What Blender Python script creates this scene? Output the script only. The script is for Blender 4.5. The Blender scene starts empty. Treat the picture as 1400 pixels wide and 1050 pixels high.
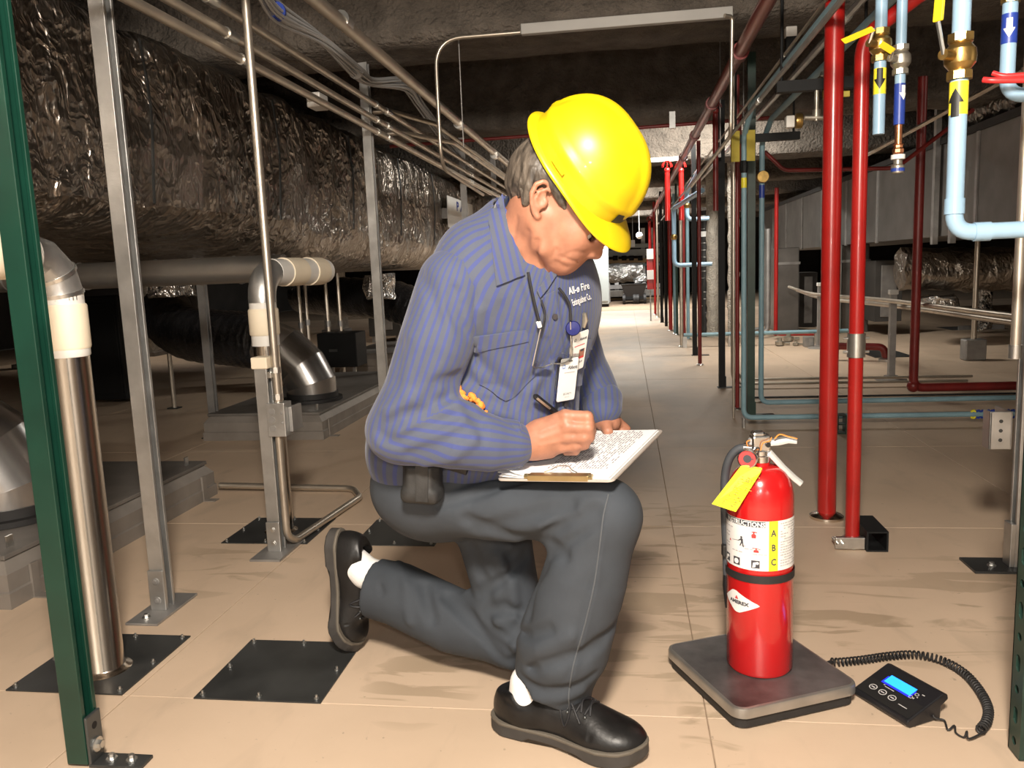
import bpy, bmesh, math, random
import numpy as np
from mathutils import Vector, Matrix, noise as mnoise

C = bpy.context.scene.collection
random.seed(7)
PI = math.pi

# ------------------------------------------------------------------ camera
FPX = 1100.0
VP = (855.0, 361.0)      # where the aisle's lines meet
ROLL = 0.04
CAMH = 0.88
_vy = np.array([VP[0] - 700, 525 - VP[1], -FPX]); _vy /= np.linalg.norm(_vy)
_up = np.array([-ROLL, 1.0, 0.0]); _up[2] = -(_up[0] * _vy[0] + _up[1] * _vy[1]) / _vy[2]
_up /= np.linalg.norm(_up)
_vx = np.cross(_vy, _up)
CM = np.array([_vx, _vy, _up])        # rows: world axes in camera axes
CP = np.array([0.0, 0.0, CAMH])

def ray(x, y):
    return CM @ np.array([(x - 700) / FPX, (525 - y) / FPX, -1.0])
def FL(x, y, z=0.0):                  # point on the level z
    d = ray(x, y); return CP + d * ((z - CP[2]) / d[2])
def W(x, y, Y):                       # point at the aisle distance Y
    d = ray(x, y); return CP + d * ((Y - CP[1]) / d[1])
def WX(x, y, X):                      # point on the side plane X
    d = ray(x, y); return CP + d * ((X - CP[0]) / d[0])

cam = bpy.data.objects.new('camera', bpy.data.cameras.new('camera'))
C.objects.link(cam)
cam.data.sensor_width = 36.0
cam.data.lens = 36.0 * FPX / 1400.0
cam.data.clip_start = 0.05
cam.data.clip_end = 100
mw = Matrix.Identity(4)
for i in range(3):
    for j in range(3):
        mw[i][j] = CM[i][j]
    mw[i][3] = CP[i]
cam.matrix_world = mw
sc = bpy.context.scene
sc.camera = cam
sc.view_settings.view_transform = 'Standard'
sc.view_settings.look = 'None'
sc.view_settings.gamma = 1.0
sc.view_settings.use_curve_mapping = False
sc.view_settings.exposure = 0.08

# ------------------------------------------------------------------ world and lamps
wd = bpy.data.worlds.new('world'); sc.world = wd; wd.use_nodes = True
bg = wd.node_tree.nodes['Background']
bg.inputs[0].default_value = (1.0, 0.9, 0.8, 1); bg.inputs[1].default_value = 0.03

def area(name, loc, tgt, sx, sy, power, col):
    l = bpy.data.lights.new(name, 'AREA'); l.shape = 'RECTANGLE'; l.size = sx; l.size_y = sy
    l.energy = power; l.color = col
    o = bpy.data.objects.new(name, l); C.objects.link(o)
    o.location = loc
    d = Vector(tgt) - Vector(loc)
    o.rotation_euler = d.to_track_quat('-Z', 'Y').to_euler()
    return o
WARM = (1.0, 0.90, 0.78)
pl = bpy.data.lights.new('work_lamp', 'POINT'); pl.energy = 325; pl.color = WARM; pl.shadow_soft_size = 0.13
po = bpy.data.objects.new('work_lamp', pl); C.objects.link(po); po.location = (0.0, -0.10, 1.72)
fl_ = bpy.data.lights.new('phone_lamp', 'POINT'); fl_.energy = 24; fl_.color = (1.0, .95, .88); fl_.shadow_soft_size = 0.02
fo = bpy.data.objects.new('phone_lamp', fl_); C.objects.link(fo); fo.location = (0.05, -0.04, 0.96)
area('tube_lamp_near', (0.75, 7.6, 2.25), (0.45, 8.3, 0.0), 0.9, 0.15, 82, (1.0, .95, .86))
area('tube_lamp_middle', (0.0, 12.2, 2.25), (0.0, 12.3, 0.0), 1.2, 0.2, 110, (1.0, .95, .86))
area('tube_lamp_far', (0.0, 16.6, 2.3), (0.0, 16.8, 0.0), 1.4, 0.3, 230, (1.0, .97, .92))
area('reflection_lamp_left', (-1.35, -4.2, 2.2), (-1.35, -4.6, 0.6), 0.5, 0.12, 110, (1.0, .95, .88))  # unseen lamp, added to brighten the wall that the polished pipes reflect
area('reflection_lamp_right', (2.0, -4.2, 2.2), (2.0, -4.6, 0.6), 0.5, 0.12, 60, (1.0, .95, .88))  # second unseen lamp added for the same reflection
area('tube_lamp_left', (-5.5, 9.0, 2.3), (-5.5, 9.0, 0.0), 1.2, 0.2, 22, WARM)
area('tube_lamp_right', (4.2, 4.2, 2.3), (4.2, 4.6, 0.0), 1.2, 0.2, 18, WARM)

# ------------------------------------------------------------------ materials
def lin(c):
    return tuple(((x / 12.92) if x <= 0.04045 else ((x + 0.055) / 1.055) ** 2.4) for x in c)

def mat(name, col, rough=0.5, metal=0.0, var=0.0, vscale=6.0, bump=0.0, bscale=60.0, bdist=0.01,
        coat=0.0, spec=0.5, emit=0.0, rvar=0.0, vstretch=None, detail=4.0):
    m = bpy.data.materials.new(name); m.use_nodes = True
    nt = m.node_tree; N = nt.nodes; L = nt.links
    b = N['Principled BSDF']
    b.inputs['Base Color'].default_value = (*col, 1)
    b.inputs['Roughness'].default_value = rough
    b.inputs['Metallic'].default_value = metal
    b.inputs['Specular IOR Level'].default_value = spec
    b.inputs['Coat Weight'].default_value = coat
    b.inputs['Coat Roughness'].default_value = 0.08
    if emit:
        b.inputs['Emission Color'].default_value = (*col, 1)
        b.inputs['Emission Strength'].default_value = emit
    if var or bump or rvar:
        tc = N.new('ShaderNodeTexCoord')
        vec = tc.outputs['Object']
        if vstretch:
            mp = N.new('ShaderNodeMapping'); mp.inputs['Scale'].default_value = vstretch
            L.new(vec, mp.inputs['Vector']); vec = mp.outputs[0]
    if var or rvar:
        n = N.new('ShaderNodeTexNoise'); n.inputs['Scale'].default_value = vscale
        n.inputs['Detail'].default_value = detail
        L.new(vec, n.inputs['Vector'])
        r = N.new('ShaderNodeValToRGB')
        r.color_ramp.elements[0].position = 0.3; r.color_ramp.elements[1].position = 0.7
        r.color_ramp.elements[0].color = (*[max(0, c * (1 - var)) for c in col], 1)
        r.color_ramp.elements[1].color = (*[min(1, c * (1 + var)) for c in col], 1)
        L.new(n.outputs['Fac'], r.inputs['Fac'])
        if var: L.new(r.outputs['Color'], b.inputs['Base Color'])
        if rvar:
            mr = N.new('ShaderNodeMapRange')
            mr.inputs[3].default_value = max(0.02, rough - rvar); mr.inputs[4].default_value = min(1, rough + rvar)
            L.new(n.outputs['Fac'], mr.inputs[0]); L.new(mr.outputs[0], b.inputs['Roughness'])
    if bump:
        n2 = N.new('ShaderNodeTexNoise'); n2.inputs['Scale'].default_value = bscale
        n2.inputs['Detail'].default_value = 5
        L.new(vec, n2.inputs['Vector'])
        bp = N.new('ShaderNodeBump'); bp.inputs['Strength'].default_value = bump
        bp.inputs['Distance'].default_value = bdist
        L.new(n2.outputs['Fac'], bp.inputs['Height']); L.new(bp.outputs[0], b.inputs['Normal'])
    return m

MT = {}
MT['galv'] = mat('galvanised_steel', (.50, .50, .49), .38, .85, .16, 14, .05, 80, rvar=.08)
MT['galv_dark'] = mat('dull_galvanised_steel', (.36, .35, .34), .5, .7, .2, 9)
MT['zinc'] = mat('bright_zinc', (.62, .62, .60), .28, .95, .1, 30)
MT['chrome'] = mat('polished_steel_jacket', (.74, .66, .57), .20, 1.0, .05, 4, rvar=.03)
MT['conduit'] = mat('steel_conduit', (.58, .52, .44), .36, .85, .12, 10)
MT['green'] = mat('green_enamel', (.005, .034, .022), .34, .0, .2, 10, .08, 120, .002, coat=.25)
MT['green_dark'] = mat('dark_green_enamel', (.016, .04, .03), .35, 0, .3, 14)
MT['black_paint'] = mat('black_paint', (.008, .0085, .009), .55, 0, .2, 8, spec=.25)
MT['black_plastic'] = mat('black_plastic', (.012, .012, .014), .36, 0, .1, 20, .05, 300, .001)
MT['black_rubber'] = mat('black_rubber', (.016, .015, .015), .62, 0, .3, 20)
MT['red'] = mat('red_pipe_enamel', (.36, .012, .010), .28, 0, .14, 8, .04, 90, .002, coat=.2)
MT['red_dark'] = mat('dull_red_pipe_enamel', (.20, .018, .016), .38, 0, .2, 8)
MT['red_main'] = mat('brownish_red_pipe', (.24, .045, .035), .3, .25, .12, 8)
MT['blue_pipe'] = mat('pale_blue_pipe', (.29, .45, .60), .36, 0, .06, 12)
MT['blue_dull'] = mat('dull_blue_pipe', (.22, .36, .42), .45, 0, .1, 12)
MT['brass'] = mat('brass', (.46, .30, .10), .3, .9, .25, 40, .1, 200, .001)
MT['nickel'] = mat('tarnished_nickel', (.42, .39, .33), .4, .8, .25, 40, .1, 200, .001)
MT['copper'] = mat('copper', (.56, .24, .12), .3, .95, .2, 30)
MT['yellow'] = mat('yellow_vinyl', (.80, .60, .02), .35, 0, .06, 20)
MT['yellow_dull'] = mat('faded_yellow_plate', (.52, .42, .07), .5, 0, .12, 20)
MT['tape_yellow'] = mat('yellow_tape', (.85, .74, .04), .4, 0, .05, 30)
MT['tape_blue'] = mat('dark_blue_tape', (.02, .05, .30), .4, 0, .1, 30)
MT['tape_black'] = mat('black_print', (.012, .012, .012), .5)
MT['white_print'] = mat('white_print', (.85, .85, .83), .5)
MT['red_lever'] = mat('red_vinyl', (.68, .03, .03), .35)
MT['cream'] = mat('cream_lagging', (.80, .70, .54), .6, 0, .05, 12, .08, 60, .003)
MT['cream_white'] = mat('white_plastic_sleeve', (.72, .70, .66), .35, 0, .04, 12)
MT['plate'] = mat('dark_steel_plate', (.058, .060, .060), .42, .55, .35, 7, .05, 60, .002, rvar=.12)
MT['plate_grey'] = mat('grey_steel_plate', (.10, .105, .105), .36, .7, .25, 6, rvar=.1)
MT['spiral'] = mat('spiral_duct_steel', (.36, .34, .31), .34, .85, .15, 6)
MT['curb'] = mat('dusty_sheet_steel', (.30, .27, .24), .55, .35, .2, 5, .05, 30)
MT['curb_top'] = mat('dusty_curb_lid', (.17, .155, .14), .6, .2, .3, 4)
MT['duct_sheet'] = mat('dull_duct_sheet', (.20, .19, .18), .42, .75, .2, 4)
MT['duct_elbow'] = mat('bright_duct_sheet', (.42, .41, .40), .26, .9, .15, 6)
MT['flex'] = mat('black_flex_jacket', (.022, .022, .024), .3, .1, .3, 8, .6, 38, .02, coat=.2)
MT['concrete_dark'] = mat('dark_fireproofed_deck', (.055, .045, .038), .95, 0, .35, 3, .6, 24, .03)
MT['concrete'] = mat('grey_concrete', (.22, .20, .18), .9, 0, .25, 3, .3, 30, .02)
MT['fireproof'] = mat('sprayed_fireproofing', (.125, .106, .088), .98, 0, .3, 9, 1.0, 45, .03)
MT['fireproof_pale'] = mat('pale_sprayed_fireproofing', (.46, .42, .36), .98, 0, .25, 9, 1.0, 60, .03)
MT['strip'] = mat('pale_grey_strip', (.42, .41, .39), .6, 0, .08, 6)
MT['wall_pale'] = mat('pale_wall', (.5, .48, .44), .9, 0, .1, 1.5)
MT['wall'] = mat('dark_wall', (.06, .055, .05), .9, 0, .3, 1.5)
MT['cable'] = mat('grey_cable', (.42, .42, .42), .5)
MT['cabinet'] = mat('pale_grey_cabinet', (.38, .42, .42), .45, 0, .05, 3)
MT['wood'] = mat('plain_timber', (.5, .36, .2), .7, 0, .2, 8)
MT['white'] = mat('white_sheet', (.8, .8, .78), .5)
MT['paper'] = mat('white_paper', (.86, .86, .86), .75)
MT['ink'] = mat('grey_ink', (.46, .43, .44), .7)
MT['ink_dark'] = mat('dark_ink', (.05, .05, .06), .6)
MT['extred'] = mat('glossy_red_enamel', (.50, .010, .011), .22, 0, .03, 5, coat=.6)
MT['aluminium'] = mat('bright_aluminium', (.72, .72, .72), .22, 1, .08, 20)
MT['lever_metal'] = mat('satin_aluminium', (.66, .66, .65), .42, .55, .08, 20)
MT['hose'] = mat('grey_black_hose', (.055, .06, .068), .55, 0, .2, 20)
MT['lab_white'] = mat('label_white', (.80, .79, .77), .4)
MT['lab_grey'] = mat('label_grey_print', (.46, .45, .44), .5)
MT['lab_yellow'] = mat('label_yellow', (.82, .72, .03), .4)
MT['tag'] = mat('yellow_card_tag', (.84, .80, .02), .5)
MT['orange'] = mat('orange_plastic_seal', (.75, .26, .05), .4)
MT['scale_top'] = mat('worn_steel_platform', (.17, .160, .158), .40, .7, .55, 11, .05, 60, .002, rvar=.14, detail=7)
MT['scale_rim'] = mat('bare_steel_rim', (.42, .40, .37), .36, .8, .2, 12)
MT['form_ink'] = mat('form_grey_ink', (.30, .27, .29), .7)
MT['pencil'] = mat('pencil_writing', (.34, .32, .05), .7)
MT['screen'] = mat('blue_backlit_screen', (.02, .28, 1.0), .3, emit=1.6)
MT['screen_edge'] = mat('deep_blue_backlit_edge', (.02, .03, .9), .3, emit=.8)
MT['skin'] = mat('skin', (.345, .152, .092), .52, 0, .16, 38, .12, 160, .002)
MT['hair'] = mat('grey_brown_hair', (.10, .082, .065), .5, 0, .7, 60, .8, 110, .004, vstretch=(1.0, 1.0, .25))
MT['hat'] = mat('yellow_hard_hat_shell', (.64, .47, .005), .38, 0, .05, 12, .04, 40, .002, coat=.12)
MT['trouser'] = mat('charcoal_twill', (.036, .043, .053), .85, 0, .12, 14, .25, 700, .001)
MT['trouser_seam'] = mat('trouser_seam_thread', (.075, .083, .092), .85)
MT['sock'] = mat('white_cotton_sock', (.82, .81, .79), .9, 0, .04, 40, .4, 260, .002)
MT['leather'] = mat('black_shoe_leather', (.009, .0085, .0085), .38, 0, .5, 20, .2, 120, .002, spec=.35, rvar=.1)
MT['leather_dusty'] = mat('scuffed_toe_leather', (.05, .047, .045), .5, 0, .35, 25, .15, 120, .002)
MT['sole'] = mat('dark_rubber_sole', (.040, .036, .033), .7, 0, .2, 30)
MT['welt'] = mat('grey_brown_welt', (.11, .095, .075), .7)
MT['pouch'] = mat('worn_black_pouch', (.022, .022, .022), .55, 0, .5, 26, .3, 150, .002)
MT['eyewhite'] = mat('eye_white', (.62, .56, .5), .25)
MT['eyedark'] = mat('eye_dark', (.02, .015, .012), .15)
MT['brow'] = mat('eyebrow_hair', (.10, .075, .055), .7, 0, .4, 200)
MT['gold'] = mat('brassy_clip', (.48, .38, .20), .28, .9, .1, 30)
MT['board'] = mat('clear_grey_acrylic_board', (.42, .38, .34), .25, 0, .05, 10)
MT['orange_knit'] = mat('orange_knit', (.78, .22, .03), .85, 0, .25, 90, .5, 150, .003)
MT['navy'] = mat('navy_plastic', (.008, .011, .10), .5, spec=.2)
MT['button'] = mat('dark_button', (.05, .045, .05), .35)
MT['thread_black'] = mat('black_cord', (.012, .012, .014), .6)
MT['red_print'] = mat('red_print', (.6, .05, .05), .5)
MT['blue_print'] = mat('blue_print', (.05, .18, .55), .5)
MT['face_print'] = mat('printed_portrait', (.34, .15, .10), .5)

def glass(name, col, rough=.05, ior=1.3):
    m = bpy.data.materials.new(name); m.use_nodes = True
    b = m.node_tree.nodes['Principled BSDF']
    b.inputs['Base Color'].default_value = (*col, 1); b.inputs['Roughness'].default_value = rough
    b.inputs['Transmission Weight'].default_value = 1.0; b.inputs['IOR'].default_value = ior
    return m
MT['clear'] = glass('clear_plastic', (.95, .96, .97), .05, 1.12)

def foil_mat(name, col, rough, strength):
    m = bpy.data.materials.new(name); m.use_nodes = True
    nt = m.node_tree; N = nt.nodes; L = nt.links; b = N['Principled BSDF']
    b.inputs['Metallic'].default_value = .92; b.inputs['Roughness'].default_value = rough
    tc = N.new('ShaderNodeTexCoord')
    n0 = N.new('ShaderNodeTexNoise'); n0.inputs['Scale'].default_value = 3.0; n0.inputs['Detail'].default_value = 6
    L.new(tc.outputs['Object'], n0.inputs['Vector'])
    r = N.new('ShaderNodeValToRGB')
    r.color_ramp.elements[0].position = .3; r.color_ramp.elements[1].position = .75
    r.color_ramp.elements[0].color = (*[c * .55 for c in col], 1); r.color_ramp.elements[1].color = (*col, 1)
    L.new(n0.outputs['Fac'], r.inputs['Fac']); L.new(r.outputs['Color'], b.inputs['Base Color'])
    mp = N.new('ShaderNodeMapping'); mp.inputs['Scale'].default_value = (1, 1.0, .75)
    L.new(tc.outputs['Object'], mp.inputs['Vector'])
    n1 = N.new('ShaderNodeTexNoise'); n1.inputs['Scale'].default_value = 5; n1.inputs['Detail'].default_value = 3
    L.new(mp.outputs[0], n1.inputs['Vector'])
    mx = N.new('ShaderNodeMix'); mx.data_type = 'RGBA'; mx.blend_type = 'LINEAR_LIGHT'; mx.inputs[0].default_value = .22
    L.new(mp.outputs[0], mx.inputs[6]); L.new(n1.outputs['Color'], mx.inputs[7])
    ad = None
    for sc_, w_ in ((6.0, 1.0), (15.0, .45), (38.0, .16)):
        v = N.new('ShaderNodeTexVoronoi'); v.inputs['Scale'].default_value = sc_; v.feature = 'F1'
        L.new(mx.outputs[2], v.inputs['Vector'])
        mu = N.new('ShaderNodeMath'); mu.operation = 'MULTIPLY'; mu.inputs[1].default_value = w_; L.new(v.outputs['Distance'], mu.inputs[0])
        if ad is None: ad = mu
        else:
            a2 = N.new('ShaderNodeMath'); a2.operation = 'ADD'; L.new(ad.outputs[0], a2.inputs[0]); L.new(mu.outputs[0], a2.inputs[1]); ad = a2
    # the facing is smooth in places and crumpled in others
    n3 = N.new('ShaderNodeTexNoise'); n3.inputs['Scale'].default_value = 1.1; n3.inputs['Detail'].default_value = 2; L.new(tc.outputs['Object'], n3.inputs['Vector'])
    mr = N.new('ShaderNodeMapRange'); mr.inputs[1].default_value = .38; mr.inputs[2].default_value = .60; mr.inputs[3].default_value = .25; mr.inputs[4].default_value = 1.0
    L.new(n3.outputs['Fac'], mr.inputs[0])
    a3 = N.new('ShaderNodeMath'); a3.operation = 'MULTIPLY'; L.new(ad.outputs[0], a3.inputs[0]); L.new(mr.outputs[0], a3.inputs[1]); ad = a3
    bp = N.new('ShaderNodeBump'); bp.inputs['Strength'].default_value = strength; bp.inputs['Distance'].default_value = .10
    L.new(ad.outputs[0], bp.inputs['Height']); L.new(bp.outputs[0], b.inputs['Normal'])
    return m
MT['foil'] = foil_mat('crumpled_foil_facing', (.45, .40, .35), .28, .66)
MT['foil_bright'] = foil_mat('bright_foil_facing', (.8, .78, .75), .25, .8)

def floor_mat():
    m = bpy.data.materials.new('beige_board_floor'); m.use_nodes = True
    nt = m.node_tree; N = nt.nodes; L = nt.links; b = N['Principled BSDF']
    g = N.new('ShaderNodeNewGeometry')
    def noise(scale, detail=5, stretch=None, dist=0.0):
        v = g.outputs['Position']
        if stretch:
            mp = N.new('ShaderNodeMapping'); mp.inputs['Scale'].default_value = stretch
            L.new(v, mp.inputs['Vector']); v = mp.outputs[0]
        n = N.new('ShaderNodeTexNoise'); n.inputs['Scale'].default_value = scale; n.inputs['Detail'].default_value = detail
        n.inputs['Distortion'].default_value = dist
        L.new(v, n.inputs['Vector']); return n.outputs['Fac']
    def ramp(f, p0, p1, c0=(0, 0, 0), c1=(1, 1, 1)):
        r = N.new('ShaderNodeValToRGB'); e = r.color_ramp.elements
        e[0].position = p0; e[1].position = p1; e[0].color = (*c0, 1); e[1].color = (*c1, 1)
        L.new(f, r.inputs['Fac']); return r.outputs['Color']
    def math_(op, a, bb):
        n = N.new('ShaderNodeMath'); n.operation = op
        for i, s in enumerate((a, bb)):
            if isinstance(s, (int, float)): n.inputs[i].default_value = s
            else: L.new(s, n.inputs[i])
        return n.outputs[0]
    def mix(f, a, bb):
        n = N.new('ShaderNodeMix'); n.data_type = 'RGBA'
        for i, s in ((0, f), (6, a), (7, bb)):
            if isinstance(s, tuple): n.inputs[i].default_value = (*s, 1)
            elif isinstance(s, (int, float)): n.inputs[i].default_value = s
            else: L.new(s, n.inputs[i])
        return n.outputs[2]
    base = ramp(noise(1.6, 6), .3, .75, (.52, .392, .280), (.65, .497, .365))
    # fine dirt and scratches
    f = ramp(noise(9, 8, (1, .4, 1), .6), .56, .72)
    c = mix(math_('MULTIPLY', f, .28), base, (.33, .26, .19))
    sp = ramp(noise(60, 3), .70, .76)
    c = mix(math_('MULTIPLY', sp, .5), c, (.20, .16, .12))
    # grey run down the aisle: foot wear plus the dim light, in colour
    xyz = N.new('ShaderNodeSeparateXYZ'); L.new(g.outputs['Position'], xyz.inputs[0])
    dx = math_('ABSOLUTE', math_('SUBTRACT', xyz.outputs['X'], .1), 0)
    wx = N.new('ShaderNodeMapRange'); wx.inputs[1].default_value = .75; wx.inputs[2].default_value = .2
    L.new(dx, wx.inputs[0])
    wy = N.new('ShaderNodeMapRange'); wy.inputs[1].default_value = 2.3; wy.inputs[2].default_value = 3.2
    L.new(xyz.outputs['Y'], wy.inputs[0])
    worn_dim = math_('MULTIPLY', math_('MULTIPLY', wx.outputs[0], wy.outputs[0]), ramp(noise(2.2, 7, (1, .5, 1)), .3, .6))
    c = mix(math_('MULTIPLY', worn_dim, .75), c, (.36, .315, .27))
    # damp streaky stains; the one right of the extinguisher holds its painted shadow
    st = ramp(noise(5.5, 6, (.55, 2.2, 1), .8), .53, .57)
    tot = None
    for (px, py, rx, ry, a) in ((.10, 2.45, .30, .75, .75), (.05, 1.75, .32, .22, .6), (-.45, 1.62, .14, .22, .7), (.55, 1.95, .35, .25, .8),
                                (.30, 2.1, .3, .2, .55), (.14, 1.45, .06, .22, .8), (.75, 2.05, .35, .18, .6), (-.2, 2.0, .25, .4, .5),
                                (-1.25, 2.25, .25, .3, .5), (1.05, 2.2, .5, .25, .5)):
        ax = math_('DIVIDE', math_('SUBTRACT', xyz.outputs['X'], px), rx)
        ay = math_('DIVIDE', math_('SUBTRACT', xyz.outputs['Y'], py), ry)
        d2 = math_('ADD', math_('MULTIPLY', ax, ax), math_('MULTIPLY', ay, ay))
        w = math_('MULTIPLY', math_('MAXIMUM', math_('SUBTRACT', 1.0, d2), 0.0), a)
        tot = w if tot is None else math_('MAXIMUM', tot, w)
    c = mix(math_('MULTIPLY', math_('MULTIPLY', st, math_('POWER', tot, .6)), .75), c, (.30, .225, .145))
    L.new(c, b.inputs['Base Color'])
    rr = N.new('ShaderNodeMapRange'); rr.inputs[3].default_value = .42; rr.inputs[4].default_value = .66
    L.new(noise(3, 5), rr.inputs[0]); L.new(rr.outputs[0], b.inputs['Roughness'])
    bp = N.new('ShaderNodeBump'); bp.inputs['Strength'].default_value = .12; bp.inputs['Distance'].default_value = .004
    L.new(noise(35, 6), bp.inputs['Height']); L.new(bp.outputs[0], b.inputs['Normal'])
    return m
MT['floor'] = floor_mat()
MT['floor_gap'] = mat('floor_joint', (.30, .22, .15), .9, 0, .2, 30)

def shirt_mat():
    m = bpy.data.materials.new('blue_grey_striped_cotton'); m.use_nodes = True
    nt = m.node_tree; N = nt.nodes; L = nt.links; b = N['Principled BSDF']
    b.inputs['Roughness'].default_value = .85
    b.inputs['Sheen Weight'].default_value = .15
    a = N.new('ShaderNodeAttribute'); a.attribute_name = 'stripe'
    s = N.new('ShaderNodeMath'); s.operation = 'SINE'
    mu = N.new('ShaderNodeMath'); mu.operation = 'MULTIPLY'; mu.inputs[1].default_value = 2 * PI / .0125
    L.new(a.outputs['Fac'], mu.inputs[0]); L.new(mu.outputs[0], s.inputs[0])
    r = N.new('ShaderNodeValToRGB'); e = r.color_ramp.elements
    mr = N.new('ShaderNodeMapRange'); mr.inputs[1].default_value = -1; L.new(s.outputs[0], mr.inputs[0])
    L.new(mr.outputs[0], r.inputs['Fac'])
    e[0].position = .60; e[1].position = .78
    e[0].color = (.062, .073, .105, 1); e[1].color = (.042, .056, .175, 1)
    L.new(r.outputs['Color'], b.inputs['Base Color'])
    tc = N.new('ShaderNodeTexCoord')
    n2 = N.new('ShaderNodeTexNoise'); n2.inputs['Scale'].default_value = 26; n2.inputs['Detail'].default_value = 4
    L.new(tc.outputs['Object'], n2.inputs['Vector'])
    bp = N.new('ShaderNodeBump'); bp.inputs['Strength'].default_value = .35; bp.inputs['Distance'].default_value = .008
    L.new(n2.outputs['Fac'], bp.inputs['Height']); L.new(bp.outputs[0], b.inputs['Normal'])
    return m
MT['shirt'] = shirt_mat()

# ------------------------------------------------------------------ mesh builder
def nrm(v):
    v = np.asarray(v, float); return v / (np.linalg.norm(v) + 1e-12)

def fillet(pts, rad, seg=5):
    pts = [np.asarray(p, float) for p in pts]
    out = [pts[0]]
    for i in range(1, len(pts) - 1):
        a, b, c = pts[i - 1], pts[i], pts[i + 1]
        u, v = nrm(a - b), nrm(c - b)
        ang = math.acos(max(-1, min(1, float(u @ v))))
        if ang > PI - .02: out.append(b); continue
        t = min(rad / math.tan(ang / 2), np.linalg.norm(a - b) * .49, np.linalg.norm(c - b) * .49)
        p0, p1 = b + u * t, b + v * t
        for k in range(seg + 1):
            s = k / seg
            out.append((1 - s) ** 2 * p0 + 2 * s * (1 - s) * b + s * s * p1)
    out.append(pts[-1]); return out

def catmull(pts, n=6):
    P = [np.asarray(p, float) for p in pts]; P = [2 * P[0] - P[1]] + P + [2 * P[-1] - P[-2]]
    out = []
    for i in range(1, len(P) - 2):
        for k in range(n):
            t = k / n
            out.append(.5 * (2 * P[i] + (P[i + 1] - P[i - 1]) * t + (2 * P[i - 1] - 5 * P[i] + 4 * P[i + 1] - P[i + 2]) * t * t
                       + (3 * P[i] - P[i - 1] - 3 * P[i + 1] + P[i + 2]) * t ** 3))
    out.append(P[-2]); return out

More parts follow.
